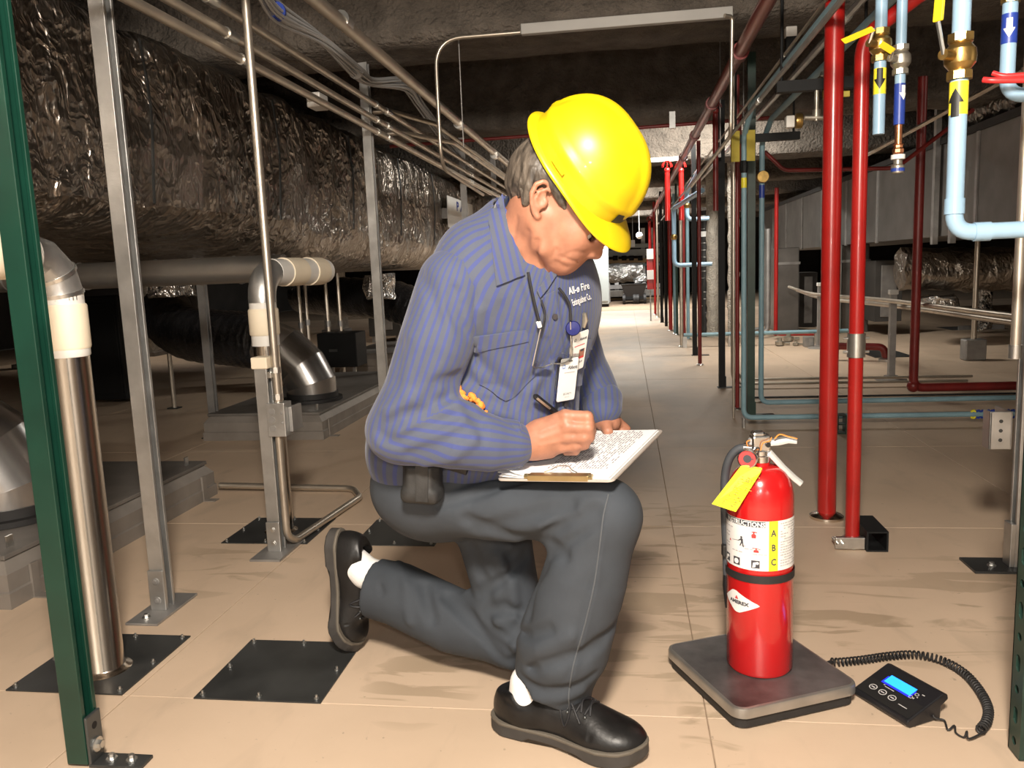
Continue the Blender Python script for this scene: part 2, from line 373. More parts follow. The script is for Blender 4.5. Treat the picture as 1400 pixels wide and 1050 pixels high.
class MB:
    def __init__(s): s.V = []; s.F = []
    def add(s, V, F):
        o = len(s.V); s.V += [tuple(map(float, v)) for v in V]; s.F += [tuple(i + o for i in f) for f in F]
    def bx(s, x0, x1, y0, y1, z0, z1):
        s.add([(x0, y0, z0), (x1, y0, z0), (x1, y1, z0), (x0, y1, z0), (x0, y0, z1), (x1, y0, z1), (x1, y1, z1), (x0, y1, z1)],
              [(0, 3, 2, 1), (4, 5, 6, 7), (0, 1, 5, 4), (1, 2, 6, 5), (2, 3, 7, 6), (3, 0, 4, 7)]); return s
    def obox(s, c, ax, ay, az, hx, hy, hz):
        c, ax, ay, az = (np.asarray(q, float) for q in (c, ax, ay, az))
        V = [c + ax * hx * i + ay * hy * j + az * hz * k for k in (-1, 1) for (i, j) in ((-1, -1), (1, -1), (1, 1), (-1, 1))]
        s.add(V, [(0, 3, 2, 1), (4, 5, 6, 7), (0, 1, 5, 4), (1, 2, 6, 5), (2, 3, 7, 6), (3, 0, 4, 7)]); return s
    def tube(s, pts, r, n=12, cap=True, up=None):
        P = [np.asarray(p, float) for p in pts]
        R = r if hasattr(r, '__len__') else [r] * len(P)
        t0 = nrm(P[1] - P[0])
        ref = np.array([0, 0, 1.]) if abs(t0[2]) < .9 else np.array([1., 0, 0])
        if up is not None: ref = np.asarray(up, float)
        u = nrm(ref - t0 * (ref @ t0)); V = []; F = []
        for i, p in enumerate(P):
            t = nrm(P[min(i + 1, len(P) - 1)] - P[max(i - 1, 0)])
            u = nrm(u - t * (u @ t)); w = np.cross(t, u)
            for k in range(n):
                a = 2 * PI * k / n; V.append(p + (u * math.cos(a) + w * math.sin(a)) * R[i])
        for i in range(len(P) - 1):
            for k in range(n):
                a, b = i * n + k, i * n + (k + 1) % n
                F.append((a, b, b + n, a + n))
        if cap:
            F.append(tuple(range(n - 1, -1, -1))); F.append(tuple(range((len(P) - 1) * n, len(P) * n)))
        s.add(V, F); return s
    def cyl(s, a, b, r, n=16): return s.tube([a, b], r, n)
    def lathe(s, prof, c=(0, 0, 0), n=32, ax=(1, 0, 0), ay=(0, 1, 0), az=(0, 0, 1), cap=True):
        c, ax, ay, az = (np.asarray(q, float) for q in (c, ax, ay, az)); V = []; F = []
        for (r, z) in prof:
            for k in range(n):
                a = 2 * PI * k / n; V.append(c + (ax * math.cos(a) + ay * math.sin(a)) * r + az * z)
        for i in range(len(prof) - 1):
            for k in range(n):
                a, b = i * n + k, i * n + (k + 1) % n; F.append((a, b, b + n, a + n))
        if cap:
            F.append(tuple(range(n - 1, -1, -1))); F.append(tuple(range((len(prof) - 1) * n, len(prof) * n)))
        s.add(V, F); return s
    def prism(s, poly, o, ax, ay, az, h0, h1):
        o, ax, ay, az = (np.asarray(q, float) for q in (o, ax, ay, az)); n = len(poly)
        V = [o + ax * p[0] + ay * p[1] + az * h for h in (h0, h1) for p in poly]
        F = [(i, (i + 1) % n, n + (i + 1) % n, n + i) for i in range(n)]
        F += [tuple(range(n - 1, -1, -1)), tuple(range(n, 2 * n))]
        s.add(V, F); return s
    def sphere(s, c, r, n=12, m=8, sc3=(1, 1, 1)):
        prof = []; V = []; F = []
        c = np.asarray(c, float)
        for i in range(m + 1):
            t = PI * i / m
            for k in range(n):
                a = 2 * PI * k / n
                V.append(c + np.array([math.sin(t) * math.cos(a) * sc3[0], math.sin(t) * math.sin(a) * sc3[1], -math.cos(t) * sc3[2]]) * r)
        for i in range(m):
            for k in range(n):
                a, b = i * n + k, i * n + (k + 1) % n; F.append((a, b, b + n, a + n))
        s.add(V, F); return s
    def strut(s, x, y, z0, z1, deg=0, a=.0413, d=.0413, t=.0026, lip=.0095):
        """lipped channel standing upright, its slot facing +X turned by deg"""
        h = a / 2
        poly = [(-d / 2, -h), (d / 2, -h), (d / 2, -h + lip), (d / 2 - t * 3, -h + lip), (d / 2 - t * 3, -h + lip - t), (d / 2 - t, -h + lip - t),
                (d / 2 - t, -h + t), (-d / 2 + t, -h + t), (-d / 2 + t, h - t), (d / 2 - t, h - t), (d / 2 - t, h - lip + t), (d / 2 - t * 3, h - lip + t),
                (d / 2 - t * 3, h - lip), (d / 2, h - lip), (d / 2, h), (-d / 2, h)]
        c, sn = math.cos(math.radians(deg)), math.sin(math.radians(deg))
        return s.prism(poly, (x, y, 0), (c, sn, 0), (-sn, c, 0), (0, 0, 1), z0, z1)
    def build(s, name, m, parent=None, smooth=False, bevel=0, ang=40, attr=None, seg=2):
        me = bpy.data.meshes.new(name)
        off = np.zeros(3)
        p = parent
        while p is not None: off = off + np.array(p.location); p = p.parent
        V = np.array(s.V, float).reshape(-1, 3)
        me.from_pydata((V - off).tolist(), [], s.F)
        bm = bmesh.new(); bm.from_mesh(me); bmesh.ops.recalc_face_normals(bm, faces=bm.faces); bm.to_mesh(me); bm.free()
        me.materials.append(MT[m] if isinstance(m, str) else m)
        if attr is not None:
            at = me.attributes.new('stripe', 'FLOAT', 'POINT'); at.data.foreach_set('value', np.asarray(attr, 'f'))
        o = bpy.data.objects.new(name, me); C.objects.link(o)
        if parent is not None: o.parent = parent
        if smooth:
            me.shade_smooth(); me.set_sharp_from_angle(angle=math.radians(ang))
        if bevel:
            b = o.modifiers.new('bevel', 'BEVEL'); b.width = bevel; b.segments = seg; b.limit_method = 'ANGLE'
        me.update(); return o

def thing(name, label, cat, loc, group=None):
    o = bpy.data.objects.new(name, None); C.objects.link(o)
    o.location = [float(q) for q in loc]; o.empty_display_size = .1
    o['label'] = label; o['category'] = cat
    if group: o['group'] = group
    return o
def tag(o, label, cat, group=None):
    o['label'] = label; o['category'] = cat
    if group: o['group'] = group
    return o
def struct(o): o['kind'] = 'structure'; return o
def plabel(o, l): o['label'] = l; return o

def text_mesh(txt, size, align='LEFT', ext=0.0, bold=0.0, shear=0.0):
    """vertices and faces of lettering lying in the XY plane"""
    cu = bpy.data.curves.new('t', 'FONT'); cu.body = txt; cu.size = size; cu.align_x = align; cu.extrude = ext
    cu.offset = bold; cu.resolution_u = 2; cu.shear = shear
    o = bpy.data.objects.new('t', cu); C.objects.link(o)
    dg = bpy.context.evaluated_depsgraph_get(); e = o.evaluated_get(dg); me = e.to_mesh()
    V = [tuple(v.co) for v in me.vertices]; F = [tuple(p.vertices) for p in me.polygons]
    e.to_mesh_clear(); bpy.data.objects.remove(o); bpy.data.curves.remove(cu)
    return V, F
def text_on(mb, txt, size, fn, align='CENTER', bold=0.0, shear=0.0):
    V, F = text_mesh(txt, size, align, 0, bold, shear)
    mb.add([fn(v[0], v[1]) for v in V], F); return mb
# ================================================================== STRUCTURE
fl = struct(MB().bx(-9, 9, -4.6, 24, -.06, -.0035).build('floor', 'floor_gap'))
PX0, PY0, PSX, PSY = .14, 1.49, 1.22, 1.17
pm = MB()
g = .0012
pm.add([(g, g, -.0035), (PSX - g, g, -.0035), (PSX - g, PSY - g, -.0035), (g, PSY - g, -.0035),
        (g, g, -.0008), (PSX - g, g, -.0008), (PSX - g, PSY - g, -.0008), (g, PSY - g, -.0008),
        (g + .001, g + .001, 0), (PSX - g - .001, g + .001, 0), (PSX - g - .001, PSY - g - .001, 0), (g + .001, PSY - g - .001, 0)],
       [(0, 3, 2, 1), (8, 9, 10, 11)] + [(i, (i + 1) % 4, 4 + (i + 1) % 4, 4 + i) for i in range(4)] + [(4 + i, 4 + (i + 1) % 4, 8 + (i + 1) % 4, 8 + i) for i in range(4)])
p0 = None
for j in range(-5, 12):
    for i in range(-6, 6):
        if p0 is None:
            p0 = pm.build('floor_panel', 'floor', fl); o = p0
        else:
            o = p0.copy(); C.objects.link(o)
        o.location = (PX0 + i * PSX, PY0 + j * PSY, random.choice((0, -.0002, -.0004)))

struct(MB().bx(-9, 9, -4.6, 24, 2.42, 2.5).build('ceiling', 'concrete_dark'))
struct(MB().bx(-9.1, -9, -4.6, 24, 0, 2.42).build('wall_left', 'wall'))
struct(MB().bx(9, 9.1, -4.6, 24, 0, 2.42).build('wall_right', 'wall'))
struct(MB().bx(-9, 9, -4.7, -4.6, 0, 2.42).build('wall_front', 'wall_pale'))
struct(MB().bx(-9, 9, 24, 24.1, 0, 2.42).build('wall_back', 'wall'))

# fireproofed beams across the aisle, their faces rough
def rough_beam(k, y0, y1, zb, m='fireproof'):
    nx, prof = 150, []
    prof += [(y0 - .02, 2.42), (y0, 2.3), (y0, 2.2), (y0, 2.1), (y0, 2.02), (y0, 1.96), (y0 - .01, zb + .05), (y0, zb + .015), (y0 + .03, zb),
             (y0 + .12, zb), ((y0 + y1) / 2, zb), (y1 - .12, zb), (y1 - .03, zb), (y1, zb + .02), (y1, zb + .1), (y1, 2.2), (y1 + .02, 2.42)]
    V = []; F = []
    for i in range(nx + 1):
        x = -8.9 + 17.8 * i / nx
        for j, (y, z) in enumerate(prof):
            d = .022 * mnoise.noise((x * 4, y * 4 + k * 7, z * 9)) + .012 * mnoise.noise((x * 17, y * 9, z * 23 + k))
            V.append((x, y + (d if z < 2.4 else 0), z + (d * .7 if z < 2.3 else 0)))
    n = len(prof)
    for i in range(nx):
        for j in range(n - 1):
            a = i * n + j; F.append((a, a + 1, a + n + 1, a + n))
    b = MB(); b.add(V, F)
    return struct(b.build('trim_%d' % k, m, smooth=True, ang=60))
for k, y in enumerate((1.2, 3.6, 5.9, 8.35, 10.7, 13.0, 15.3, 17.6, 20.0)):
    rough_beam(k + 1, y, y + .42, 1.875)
o = MB().bx(-.42, .455, 3.565, 3.6, 1.862, 1.905).build('pale_flat_strip', 'strip', bevel=.003)
tag(o, 'pale grey flat strip along lower edge of nearest overhead beam', 'strip')
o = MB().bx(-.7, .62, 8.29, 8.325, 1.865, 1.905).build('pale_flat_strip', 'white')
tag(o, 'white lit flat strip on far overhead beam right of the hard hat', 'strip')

# ================================================================== LEFT SIDE
def L_foot(mb, x, y, dx0, dx1, dy0, dy1, tab=None, t=.006):
    mb.bx(x + dx0, x + dx1, y + dy0, y + dy1, 0.0003, t)

def bolt(name, c, r, h, parent, m='zinc', axis=(0, 0, 1)):
    b = MB(); a = nrm(axis); c = np.asarray(c, float)
    ref = np.array([1., 0, 0]) if abs(a[0]) < .8 else np.array([0, 1., 0])
    u = nrm(np.cross(a, ref)); v = np.cross(a, u)
    b.lathe([(r * 1.7, 0), (r * 1.7, h * .25), (r * 1.6, h * .3)], c, 14, u, v, a)
    b.lathe([(r, h * .3), (r, h * .95), (r * .85, h)], c, 6, u, v, a)
    return b.build(name, m, parent)

# --- green strut post, nearest
x, y = -1.018, 1.262
t = thing('green_strut_post', 'dark green channel strut post standing nearest at left, bolted angle foot', 'post', (x, y, 0))
MB().strut(x, y, .006, 1.86, 0).build('post_channel', 'green', t, bevel=.002)
b = MB(); b.bx(x + .0215, x + .0275, y - .02, y + .02, .006, .098)
plabel(b.build('angle_bracket', 'plate_grey', t, bevel=.002), 'grey upright bracket tab')
MB().bx(x + .0215, x + .125, y - .02, y + .02, .0004, .0065).build('foot_plate', 'plate', t, bevel=.001)
bolt('hex_bolt', (x + .0275, y + .0, .036), .0085, .012, t, axis=(1, 0, 0))
MB().cyl((x + .0272, y, .074), (x + .0278, y, .074), .007).build('bracket_hole', 'black_paint', t)
for dx in (.055, .095): bolt('anchor_bolt', (x + dx, y, .0065), .006, .012, t)

# --- bright strut post beside the polished pipe
x, y = -1.262, 1.93
t = thing('steel_strut_post', 'bright galvanised strut post right of the polished pipe at left', 'post', (x, y, 0))
MB().strut(x, y, .006, 2.2, 0).build('post_channel', 'galv', t, bevel=.0015)
MB().bx(x - .045, x + .045, 1.822, 2.022, .0004, .007).build('foot_plate', 'galv_dark', t, bevel=.001)
MB().bx(x - .0225, x + .0225, y - .0275, y - .0212, .007, .118).build('front_bracket', 'galv', t, bevel=.002)
for z in (.035, .088): bolt('hex_bolt', (x, y - .0275, z), .006, .006, t, 'galv_dark', (0, -1, 0))
bolt('anchor_bolt', (x - .005, y - .075, .007), .007, .012, t)

# --- lagged steel pipes with elbows
def elbow(mb, c0, d_out, r, R, n=3):
    """gored elbow from a vertical run into direction d_out"""
    c0 = np.asarray(c0, float); d = nrm(d_out); P = []
    cen = c0 + d * R
    for i in range(n + 1):
        a = PI / 2 * i / n
        P.append(cen - d * R * math.cos(a) + np.array([0, 0, 1.]) * R * math.sin(a))
    return P
x, y = -1.21, 1.598
t = thing('lagged_pipe', 'polished steel clad pipe with cream collar and elbow behind green post', 'pipe', (x, y, 0))
r = .043
b = MB(); b.lathe([(r + .016, .003), (r + .012, .006), (r + .002, .009), (r, .012), (r, .735)], (x, y, 0), 48); b.build('steel_jacket', 'chrome', t, smooth=True)
b = MB(); b.lathe([(r + .001, .728), (r + .003, .731), (r + .003, .748)], (x, y, 0), 40); b.build('sleeve_band', 'cream_white', t, smooth=True)
b = MB(); b.lathe([(r + .004, .745), (r + .006, .75), (r + .006, .838), (r + .004, .842)], (x, y, 0), 40); plabel(b.build('cream_collar', 'cream', t, smooth=True), 'cream foam collar')
b = MB(); b.lathe([(r + .002, .838), (r + .002, .868)], (x, y, 0), 40); b.build('sleeve_band', 'cream_white', t, smooth=True)
P = elbow(b, (x, y, .865), (-.15, -1, 0), r + .002, .085, 3)
P = [np.array([x, y, .85])] + P
b = MB(); b.tube(P, r + .002, 32); plabel(b.build('gored_elbow', 'galv', t, smooth=True, ang=15), 'shiny gored steel elbow')
for q in (1, 2):
    b = MB(); dd = nrm(P[q + 1] - P[q - 1]); b.tube([P[q] - dd * .004, P[q] + dd * .004], r + .0045, 32); b.build('elbow_seam', 'zinc', t, smooth=True)
e = P[-1]; dd = nrm((-.15, -1, 0))
b = MB(); b.tube([e - dd * .01, e + dd * .03], r + .004, 32); b.build('sleeve_band', 'cream_white', t, smooth=True)
b = MB(); b.tube([e + dd * .03, e + dd * .30], r + .009, 32); plabel(b.build('cream_lagging', 'cream', t, smooth=True), 'cream lagged horizontal run')
for q in (.11, .2):
    b = MB(); b.tube([e + dd * q, e + dd * (q + .006)], r + .0105, 32); b.build('lagging_band', 'cream', t, smooth=True)

x, y = -1.215, 2.585
t = thing('lagged_pipe', 'steel clad riser with cream collar standing behind the short strut', 'pipe', (x, y, 0))
r = .043
b = MB(); b.lathe([(r + .014, .003), (r, .01), (r, .66)], (x, y, 0), 40); b.build('steel_jacket', 'chrome', t, smooth=True)
b = MB(); b.lathe([(r + .003, .655), (r + .003, .692)], (x, y, 0), 40); b.build('sleeve_band', 'cream_white', t, smooth=True)
b = MB(); b.lathe([(r + .004, .69), (r + .007, .695), (r + .007, .775), (r + .004, .78)], (x, y, 0), 40); plabel(b.build('cream_collar', 'cream', t, smooth=True), 'cream foam collar')
b = MB(); b.lathe([(r + .002, .776), (r + .002, .81)], (x, y, 0), 40); b.build('sleeve_band', 'cream_white', t, smooth=True)
P = [np.array([x, y, .80])] + elbow(b, (x, y, .815), (.08, 1, 0), r + .002, .085, 5)
b = MB(); b.tube(P, r + .003, 32); plabel(b.build('gored_elbow', 'galv', t, smooth=True, ang=25), 'grey steel elbow')
e = P[-1]; dd = nrm((.08, 1, 0))
for q0, q1, m, dr in ((-.01, .07, 'cream_white', .004), (.07, .19, 'cream', .008), (.19, .26, 'cream_white', .006), (.26, .36, 'cream', .01), (.36, .40, 'cream_white', .004)):
    b = MB(); b.tube([e + dd * q0, e + dd * q1], r + dr, 32); b.build('lagging_section', m, t, smooth=True)

# --- short strut with cream cap, conduit and junction box
x, y = -1.138, 2.385
t = thing('short_strut_post', 'short galvanised strut with cream plastic cap in front of riser', 'post', (x, y, 0))
MB().strut(x, y, .006, .605, 0).build('post_channel', 'galv', t, bevel=.0015)
MB().bx(x - .027, x + .027, y - .027, y + .027, .6, .637).build('end_cap', 'cream', t, bevel=.004)
MB().bx(x - .05, x + .05, y - .10, y + .10, .0004, .007).build('foot_plate', 'galv_dark', t)
MB().bx(x - .0225, x + .0225, y - .0275, y - .0212, .007, .105).build('front_bracket', 'galv', t, bevel=.002)
for z in (.035, .08): bolt('hex_bolt', (x, y - .0275, z), .005, .005, t, 'zinc', (0, -1, 0))
MB().bx(x + .02, x + .035, y - .022, y + .022, .57, .59).build('pipe_clamp', 'zinc', t, bevel=.002)

cx, cy = x + .043, y - .002
t = thing('conduit_riser', 'thin steel conduit rising to ceiling above the junction box', 'conduit', (cx, cy, .5))
MB().cyl((cx, cy, .49), (cx, cy, 2.41), .0125).build('conduit_tube', 'conduit', t, smooth=True)
for z in (.50, .585): MB().cyl((cx, cy, z), (cx, cy, z + .018), .0165, 8).build('coupling_nut', 'zinc', t)
t = thing('junction_box', 'galvanised junction box with round knockouts on the short strut', 'box', (cx, cy, .38))
MB().bx(cx - .03, cx + .03, cy - .028, cy + .03, .385, .492).build('box_body', 'galv', t, bevel=.002)
for z in (.412, .439, .466):
    b = MB(); b.lathe([(.0085, 0), (.0105, 0), (.0105, .0012), (.0085, .0012)], (cx - .012, cy - .028, z), 20, (1, 0, 0), (0, 0, 1), (0, -1, 0)); b.build('knockout', 'galv_dark', t)
MB().bx(cx + .03, cx + .042, cy + .0, cy + .08, .395, .475).build('side_box', 'galv_dark', t, bevel=.002)
for z in (.43, .46): bolt('cover_screw', (cx + .02, cy - .028, z), .0025, .003, t, 'galv_dark', (0, -1, 0))
pts = fillet([(cx - .008, cy, .386), (cx - .008, cy, .05), (-1.1, 2.44, .018), (-1.05, 2.95, .016), (-1.12, 3.072, .016), (-1.70, 3.072, .03)], .07, 7)
o = MB().tube(pts, .0125, 10).build('floor_conduit', 'conduit', smooth=True)
tag(o, 'bent steel conduit looping down from junction box and along the floor', 'conduit')

# --- floor cover plates
def plate(x0, x1, y0, y1, label, m='plate', n=2, cat='plate', skip=()):
    t = thing('floor_plate', label, cat, ((x0 + x1) / 2, (y0 + y1) / 2, 0), 'steel plates screwed over holes in the floor')
    MB().bx(x0, x1, y0, y1, .0002, .003).build('cover_sheet', m, t)
    q = .014
    for i in range(3):
        for j in range(3):
            if (i, j) == (1, 1) or (i, j) in skip: continue
            px = x0 + q + (x1 - x0 - 2 * q) * i / 2; py = y0 + q + (y1 - y0 - 2 * q) * j / 2
            b = MB(); b.lathe([(.0055, 0), (.0055, .0025), (.003, .004), (.0028, .009), (.0015, .010)], (px, py, .003), 10)
            b.build('screw', 'zinc', t, smooth=True)
plate(-1.375, -1.095, 1.49, 1.77, 'dark square steel floor plate around the foot of polished pipe')
plate(-.928, -.645, 1.487, 1.758, 'dark square steel floor plate left of the kneeling man\'s rear shoe')
plate(-1.37, -1.066, 2.449, 2.723, 'dark steel floor plate around the riser behind short strut')
plate(-.905, -.63, 2.441, 2.708, 'grey steel floor plate behind the raised rear shoe', 'plate_grey')
plate(-.93, -.60, 2.80, 3.06, 'grey steel floor plate half hidden below the black pouch', 'plate_grey')

# --- sheet steel curbs
def curb(x0, x1, y0, y1, h, label, cat='duct curb'):
    t = thing('duct_curb', label, cat, ((x0 + x1) / 2, (y0 + y1) / 2, 0))
    k = .035
    b = MB()
    lv = [(0, 0), (0, h * .33), (.006, h * .36), (.006, h * .72), (k, h)]
    V = []; F = []
    for (d, z) in lv:
        V += [(x0 + d, y0 + d, z), (x1 - d, y0 + d, z), (x1 - d, y1 - d, z), (x0 + d, y1 - d, z)]
    for i in range(len(lv) - 1):
        for j in range(4): F.append((i * 4 + j, i * 4 + (j + 1) % 4, i * 4 + 4 + (j + 1) % 4, i * 4 + 4 + j))
    b.add(V, F); b.build('curb_wall', 'curb', t)
    d = k - .012
    MB().bx(x0 + d, x1 - d, y0 + d, y1 - d, h - .002, h + .012).build('curb_lid', 'curb_top', t, bevel=.002)
    for (yy, xx) in ((y0 + .10, x1), (y1 - .10, x1)):
        b = MB(); b.bx(xx - .004, xx + .004, yy - .015, yy + .015, .002, h * .75); b.bx(xx, xx + .05, yy - .018, yy + .018, .0005, .004); b.build('hold_down_clip', 'curb', t)
        b = MB(); b.bx(xx - .07, xx - .064, yy - .012, yy + .012, h + .01, h + .045); b.build('lid_tab', 'zinc', t)
    return t
curb(-3.3, -1.70, 1.90, 3.05, .135, 'dusty sheet steel duct curb at left edge behind polished pipe')
curb(-2.34, -1.64, 4.10, 5.9, .135, 'dusty sheet steel duct curb behind the junction box')
curb(-2.6, -1.75, 7.0, 8.2, .16, 'grey sheet steel duct curb farther back between curb and man')

def gored(P, r, name, label, base_z, cat='duct elbow', m='duct_elbow', ax=None):
    t = thing(name, label, cat, (P[0][0], P[0][1], base_z))
    fb = MB(); fb.tube(P, r, 36, cap=False)
    for i in range(len(P) - 1):
        b = MB(); q = np.array(fb.V[i * 36:(i + 2) * 36]); ca, cb = q[:36].mean(0), q[36:].mean(0); d = nrm(cb - ca)
        q[:36] = ca + (q[:36] - ca) * 1.0; q[36:] = cb + (q[36:] - cb) * 1.012
        b.add(list(q), [(k, (k + 1) % 36, 36 + (k + 1) % 36, 36 + k) for k in range(36)] + [tuple(range(35, -1, -1)), tuple(range(36, 72))]); b.build('duct_gore', m, t, smooth=True)
    b = MB(); b.lathe([(r + .03, 0), (r + .03, .018), (r + .006, .02), (r + .006, .05)], (P[0][0], P[0][1], base_z), 40); plabel(b.build('base_collar', 'black_rubber', t, smooth=True), 'black collar')
    return t
z0 = .149
gored([(-2.02, 2.30, z0 + .02), (-2.02, 2.30, z0 + .10), (-2.06, 2.28, z0 + .20), (-2.17, 2.24, z0 + .30), (-2.34, 2.2, z0 + .36), (-2.7, 2.15, z0 + .37)], .17,
      'duct_elbow', 'dusty gored round duct elbow on curb at left edge', z0)
gored([(-1.87, 4.55, z0 + .02), (-1.87, 4.55, z0 + .10), (-1.92, 4.55, z0 + .20), (-2.02, 4.55, z0 + .30), (-2.16, 4.55, z0 + .36)], .145,
      'duct_elbow', 'shiny gored duct elbow behind the cream collared riser', z0)
# black flexible duct leading to it
pts = catmull([(-2.16, 4.55, z0 + .36), (-2.4, 4.6, .53), (-2.75, 4.75, .56), (-3.1, 5.1, .66), (-3.3, 5.6, .74)], 14)
R = [.165 + .006 * math.sin(i * 2.1) for i in range(len(pts))]
o = MB().tube(pts, R, 30).build('flexible_duct', 'flex', smooth=True, ang=80)
tag(o, 'black wrinkled flexible duct sagging into the shiny duct elbow', 'flexible duct')
pts = catmull([(-1.95, 7.6, .5), (-2.3, 7.7, .62), (-2.8, 7.9, .66), (-3.4, 8.2, .7)], 12)
o = MB().tube(pts, [.2 + .006 * math.sin(i * 2.1) for i in range(len(pts))], 24).build('flexible_duct', 'flex', smooth=True, ang=80)
tag(o, 'second black flexible duct farther back beside the man\'s shoulder', 'flexible duct')

# --- spiral duct
t = thing('spiral_duct', 'grey spiral seam duct running crosswise behind the bright strut', 'duct', (-2.2, 3.0, .93))
zc = float(W(230, 373, 3.0)[2])
MB().cyl((-3.6, 3.02, zc), (-1.30, 2.98, zc - .0), .052, 32).build('duct_tube', 'spiral', t, smooth=True)
b = MB()
for k in range(13):
    xx = -1.36 - k * .165
    b = MB(); P = [(xx + .05 * (a / 24.0), 3.0 + .0535 * math.cos(2 * PI * a / 24), zc + .0535 * math.sin(2 * PI * a / 24)) for a in range(25)]
    b.tube(P, .0028, 5); b.build('spiral_seam', 'galv', t, smooth=True)

# --- foil wrapped main duct
def foil_duct():
    t = thing('insulated_duct', 'huge foil wrapped insulated duct along the left under the ceiling', 'duct', (-2.4, 6.0, 1.3))
    prof = []
    X = -1.78
    prof += [(-3.4, 1.86), (-3.0, 1.86), (-2.5, 1.85), (-2.1, 1.84), (X - .12, 1.835), (X - .05, 1.825), (X - .01, 1.79)]
    for z in np.linspace(1.74, 1.18, 15): prof.append((X + .012 * math.sin((z - 1.18) / .6 * PI), z))
    for a in np.linspace(0, PI / 2, 9)[1:]: prof.append((X - .28 + .28 * math.cos(a), 1.18 - .25 * math.sin(a)))
    prof += [(-2.3, .925), (-2.6, .92), (-3.0, .92), (-3.4, .92)]
    ys = np.arange(-.2, 13.0, .045); V = []; F = []; n = len(prof)
    for y in ys:
        for j, (x, z) in enumerate(prof):
            if x > -2.35:
                strap = math.exp(-((((y - 1.2) % 1.15) - .57) / .05) ** 2)
                w = .035 * mnoise.noise((y * 3.2, z * 1.1, 3.3)) + .02 * abs(mnoise.noise((y * 9, z * 3.2, x * 4))) + .012 * mnoise.noise((y * 21, z * 9, x * 9))
                fold = -.02 * max(0, mnoise.noise((y * 6.5 + z * 1.5, z * .8, 9.1))) ** .7
                d = w + fold - .025 * strap
                sag = -.03 * max(0, mnoise.noise((y * .9, 1.2, 4.0))) if z < 1.2 else 0
                sag += .16 * max(0, min(1, (4.7 - y) / 1.3)) if z < 1.16 else 0
                V.append((x + d, y, z + d * .3 + sag + (.02 * mnoise.noise((y * 7, x * 6, 2.2)) if z < 1.0 else 0)))
            else:
                V.append((x, y, z + (.16 * max(0, min(1, (4.7 - y) / 1.3)) if z < 1 else 0)))
    for i in range(len(ys) - 1):
        for j in range(n - 1):
            a = i * n + j; F.append((a, a + n, a + n + 1, a + 1))
    b = MB(); b.add(V, F); b.build('foil_facing', 'foil', t, smooth=True, ang=50)
    for y in (1.78, 2.93, 4.08, 5.23, 6.38, 7.53):
        b = MB(); b.tube([(X + .006 + .012 * math.sin((z - 1.18) / .6 * PI), y + .01 * math.sin(z * 9), z) for z in np.linspace(1.18, 1.78, 24)], .006, 6); b.build('taped_seam', 'plate', t, smooth=True)
foil_duct()
t = thing('pipe_sign', 'white sign with dark blue capital letters on the foil duct', 'sign', (-1.72, 7.2, 1.4))
XS = -1.725
a, c = WX(611, 262, XS), WX(645, 262, XS)
for yy in (a[1] + .05, c[1] - .05): MB().bx(-1.86, XS - .007, yy - .02, yy + .02, 1.4, 1.5).build('sign_bracket', 'galv_dark', t)
MB().bx(XS - .007, XS, a[1], c[1], 1.31, 1.62).build('sign_board', 'white', t)
b = MB(); text_on(b, 'P A I', .13, lambda u, v: (XS + .002, (a[1] + c[1]) / 2 + u * 1.9, 1.50 + v), 'CENTER', .004); plabel(b.build('sign_lettering', 'tape_blue', t), 'blue letters')

# --- strut posts behind the man and far left
def bgpost(px, Y, label, top=1.95, m='galv', X=None, foot=True):
    p = W(px, 400, Y); x = p[0] if X is None else X
    t = thing('strut_post', label, 'post', (x, Y, 0))
    MB().strut(x, Y, .005, top, 0).build('post_channel', m, t)
    if foot:
        MB().bx(x - .06, x + .06, Y - .05, Y + .05, .0004, .006).build('foot_plate', 'plate', t)
        MB().bx(x - .025, x + .025, Y - .03, Y - .0215, .006, .07).build('front_bracket', m, t)
    return t
bgpost(0, 3.86, 'galvanised strut post just left of the man\'s shoulder holding conduits', 1.97, X=-1.21)
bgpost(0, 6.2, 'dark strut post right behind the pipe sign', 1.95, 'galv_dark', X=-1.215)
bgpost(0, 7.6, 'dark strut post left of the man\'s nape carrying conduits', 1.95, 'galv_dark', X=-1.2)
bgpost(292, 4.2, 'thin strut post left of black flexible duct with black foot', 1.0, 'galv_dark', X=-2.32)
k = 0
for px, Y, lab in ((100, 6.0, 'steel rod hanger at far left behind polished pipe collar'), (228, 5.2, 'steel rod hanger right of the bright strut'),
                   (412, 6.5, 'steel rod hanger just right of riser collar'), (421, 6.9, 'second rod hanger right of riser collar'),
                   (449, 6.6, 'rod hanger above black equipment box'), (466, 6.6, 'pale rod hanger right above black equipment box')):
    p = W(px, 450, Y)
    t = thing('hanger_rod', lab, 'rod', (p[0], Y, 0.0))
    MB().cyl((p[0], Y, .0), (p[0], Y, 1.0), .016, 8).build('rod', 'conduit', t, smooth=True)
    MB().cyl((p[0], Y, .45), (p[0], Y, .5), .024, 8).build('rod_coupling', 'galv_dark', t)
    MB().bx(p[0] - .04, p[0] + .04, Y - .03, Y + .03, .0004, .008).build('rod_foot', 'plate', t)
def block(name, label, cat, px0, px1, py0, py1, Y, depth, m, bev=.006, extra=None):
    a, c = W(px0, py1, Y), W(px1, py0, Y)
    z0 = max(0.0005, a[2])
    t = thing(name, label, cat, ((a[0] + c[0]) / 2, Y, z0))
    MB().bx(a[0], c[0], Y, Y + depth, z0, c[2]).build('casing', m, t, bevel=bev)
    return t, a[0], c[0], z0, c[2]
t, xa, xb, za, zb = block('equipment_box', 'black equipment box on two legs behind the shiny elbow', 'box', 436, 486, 455, 503, 6.2, .25, 'black_paint')
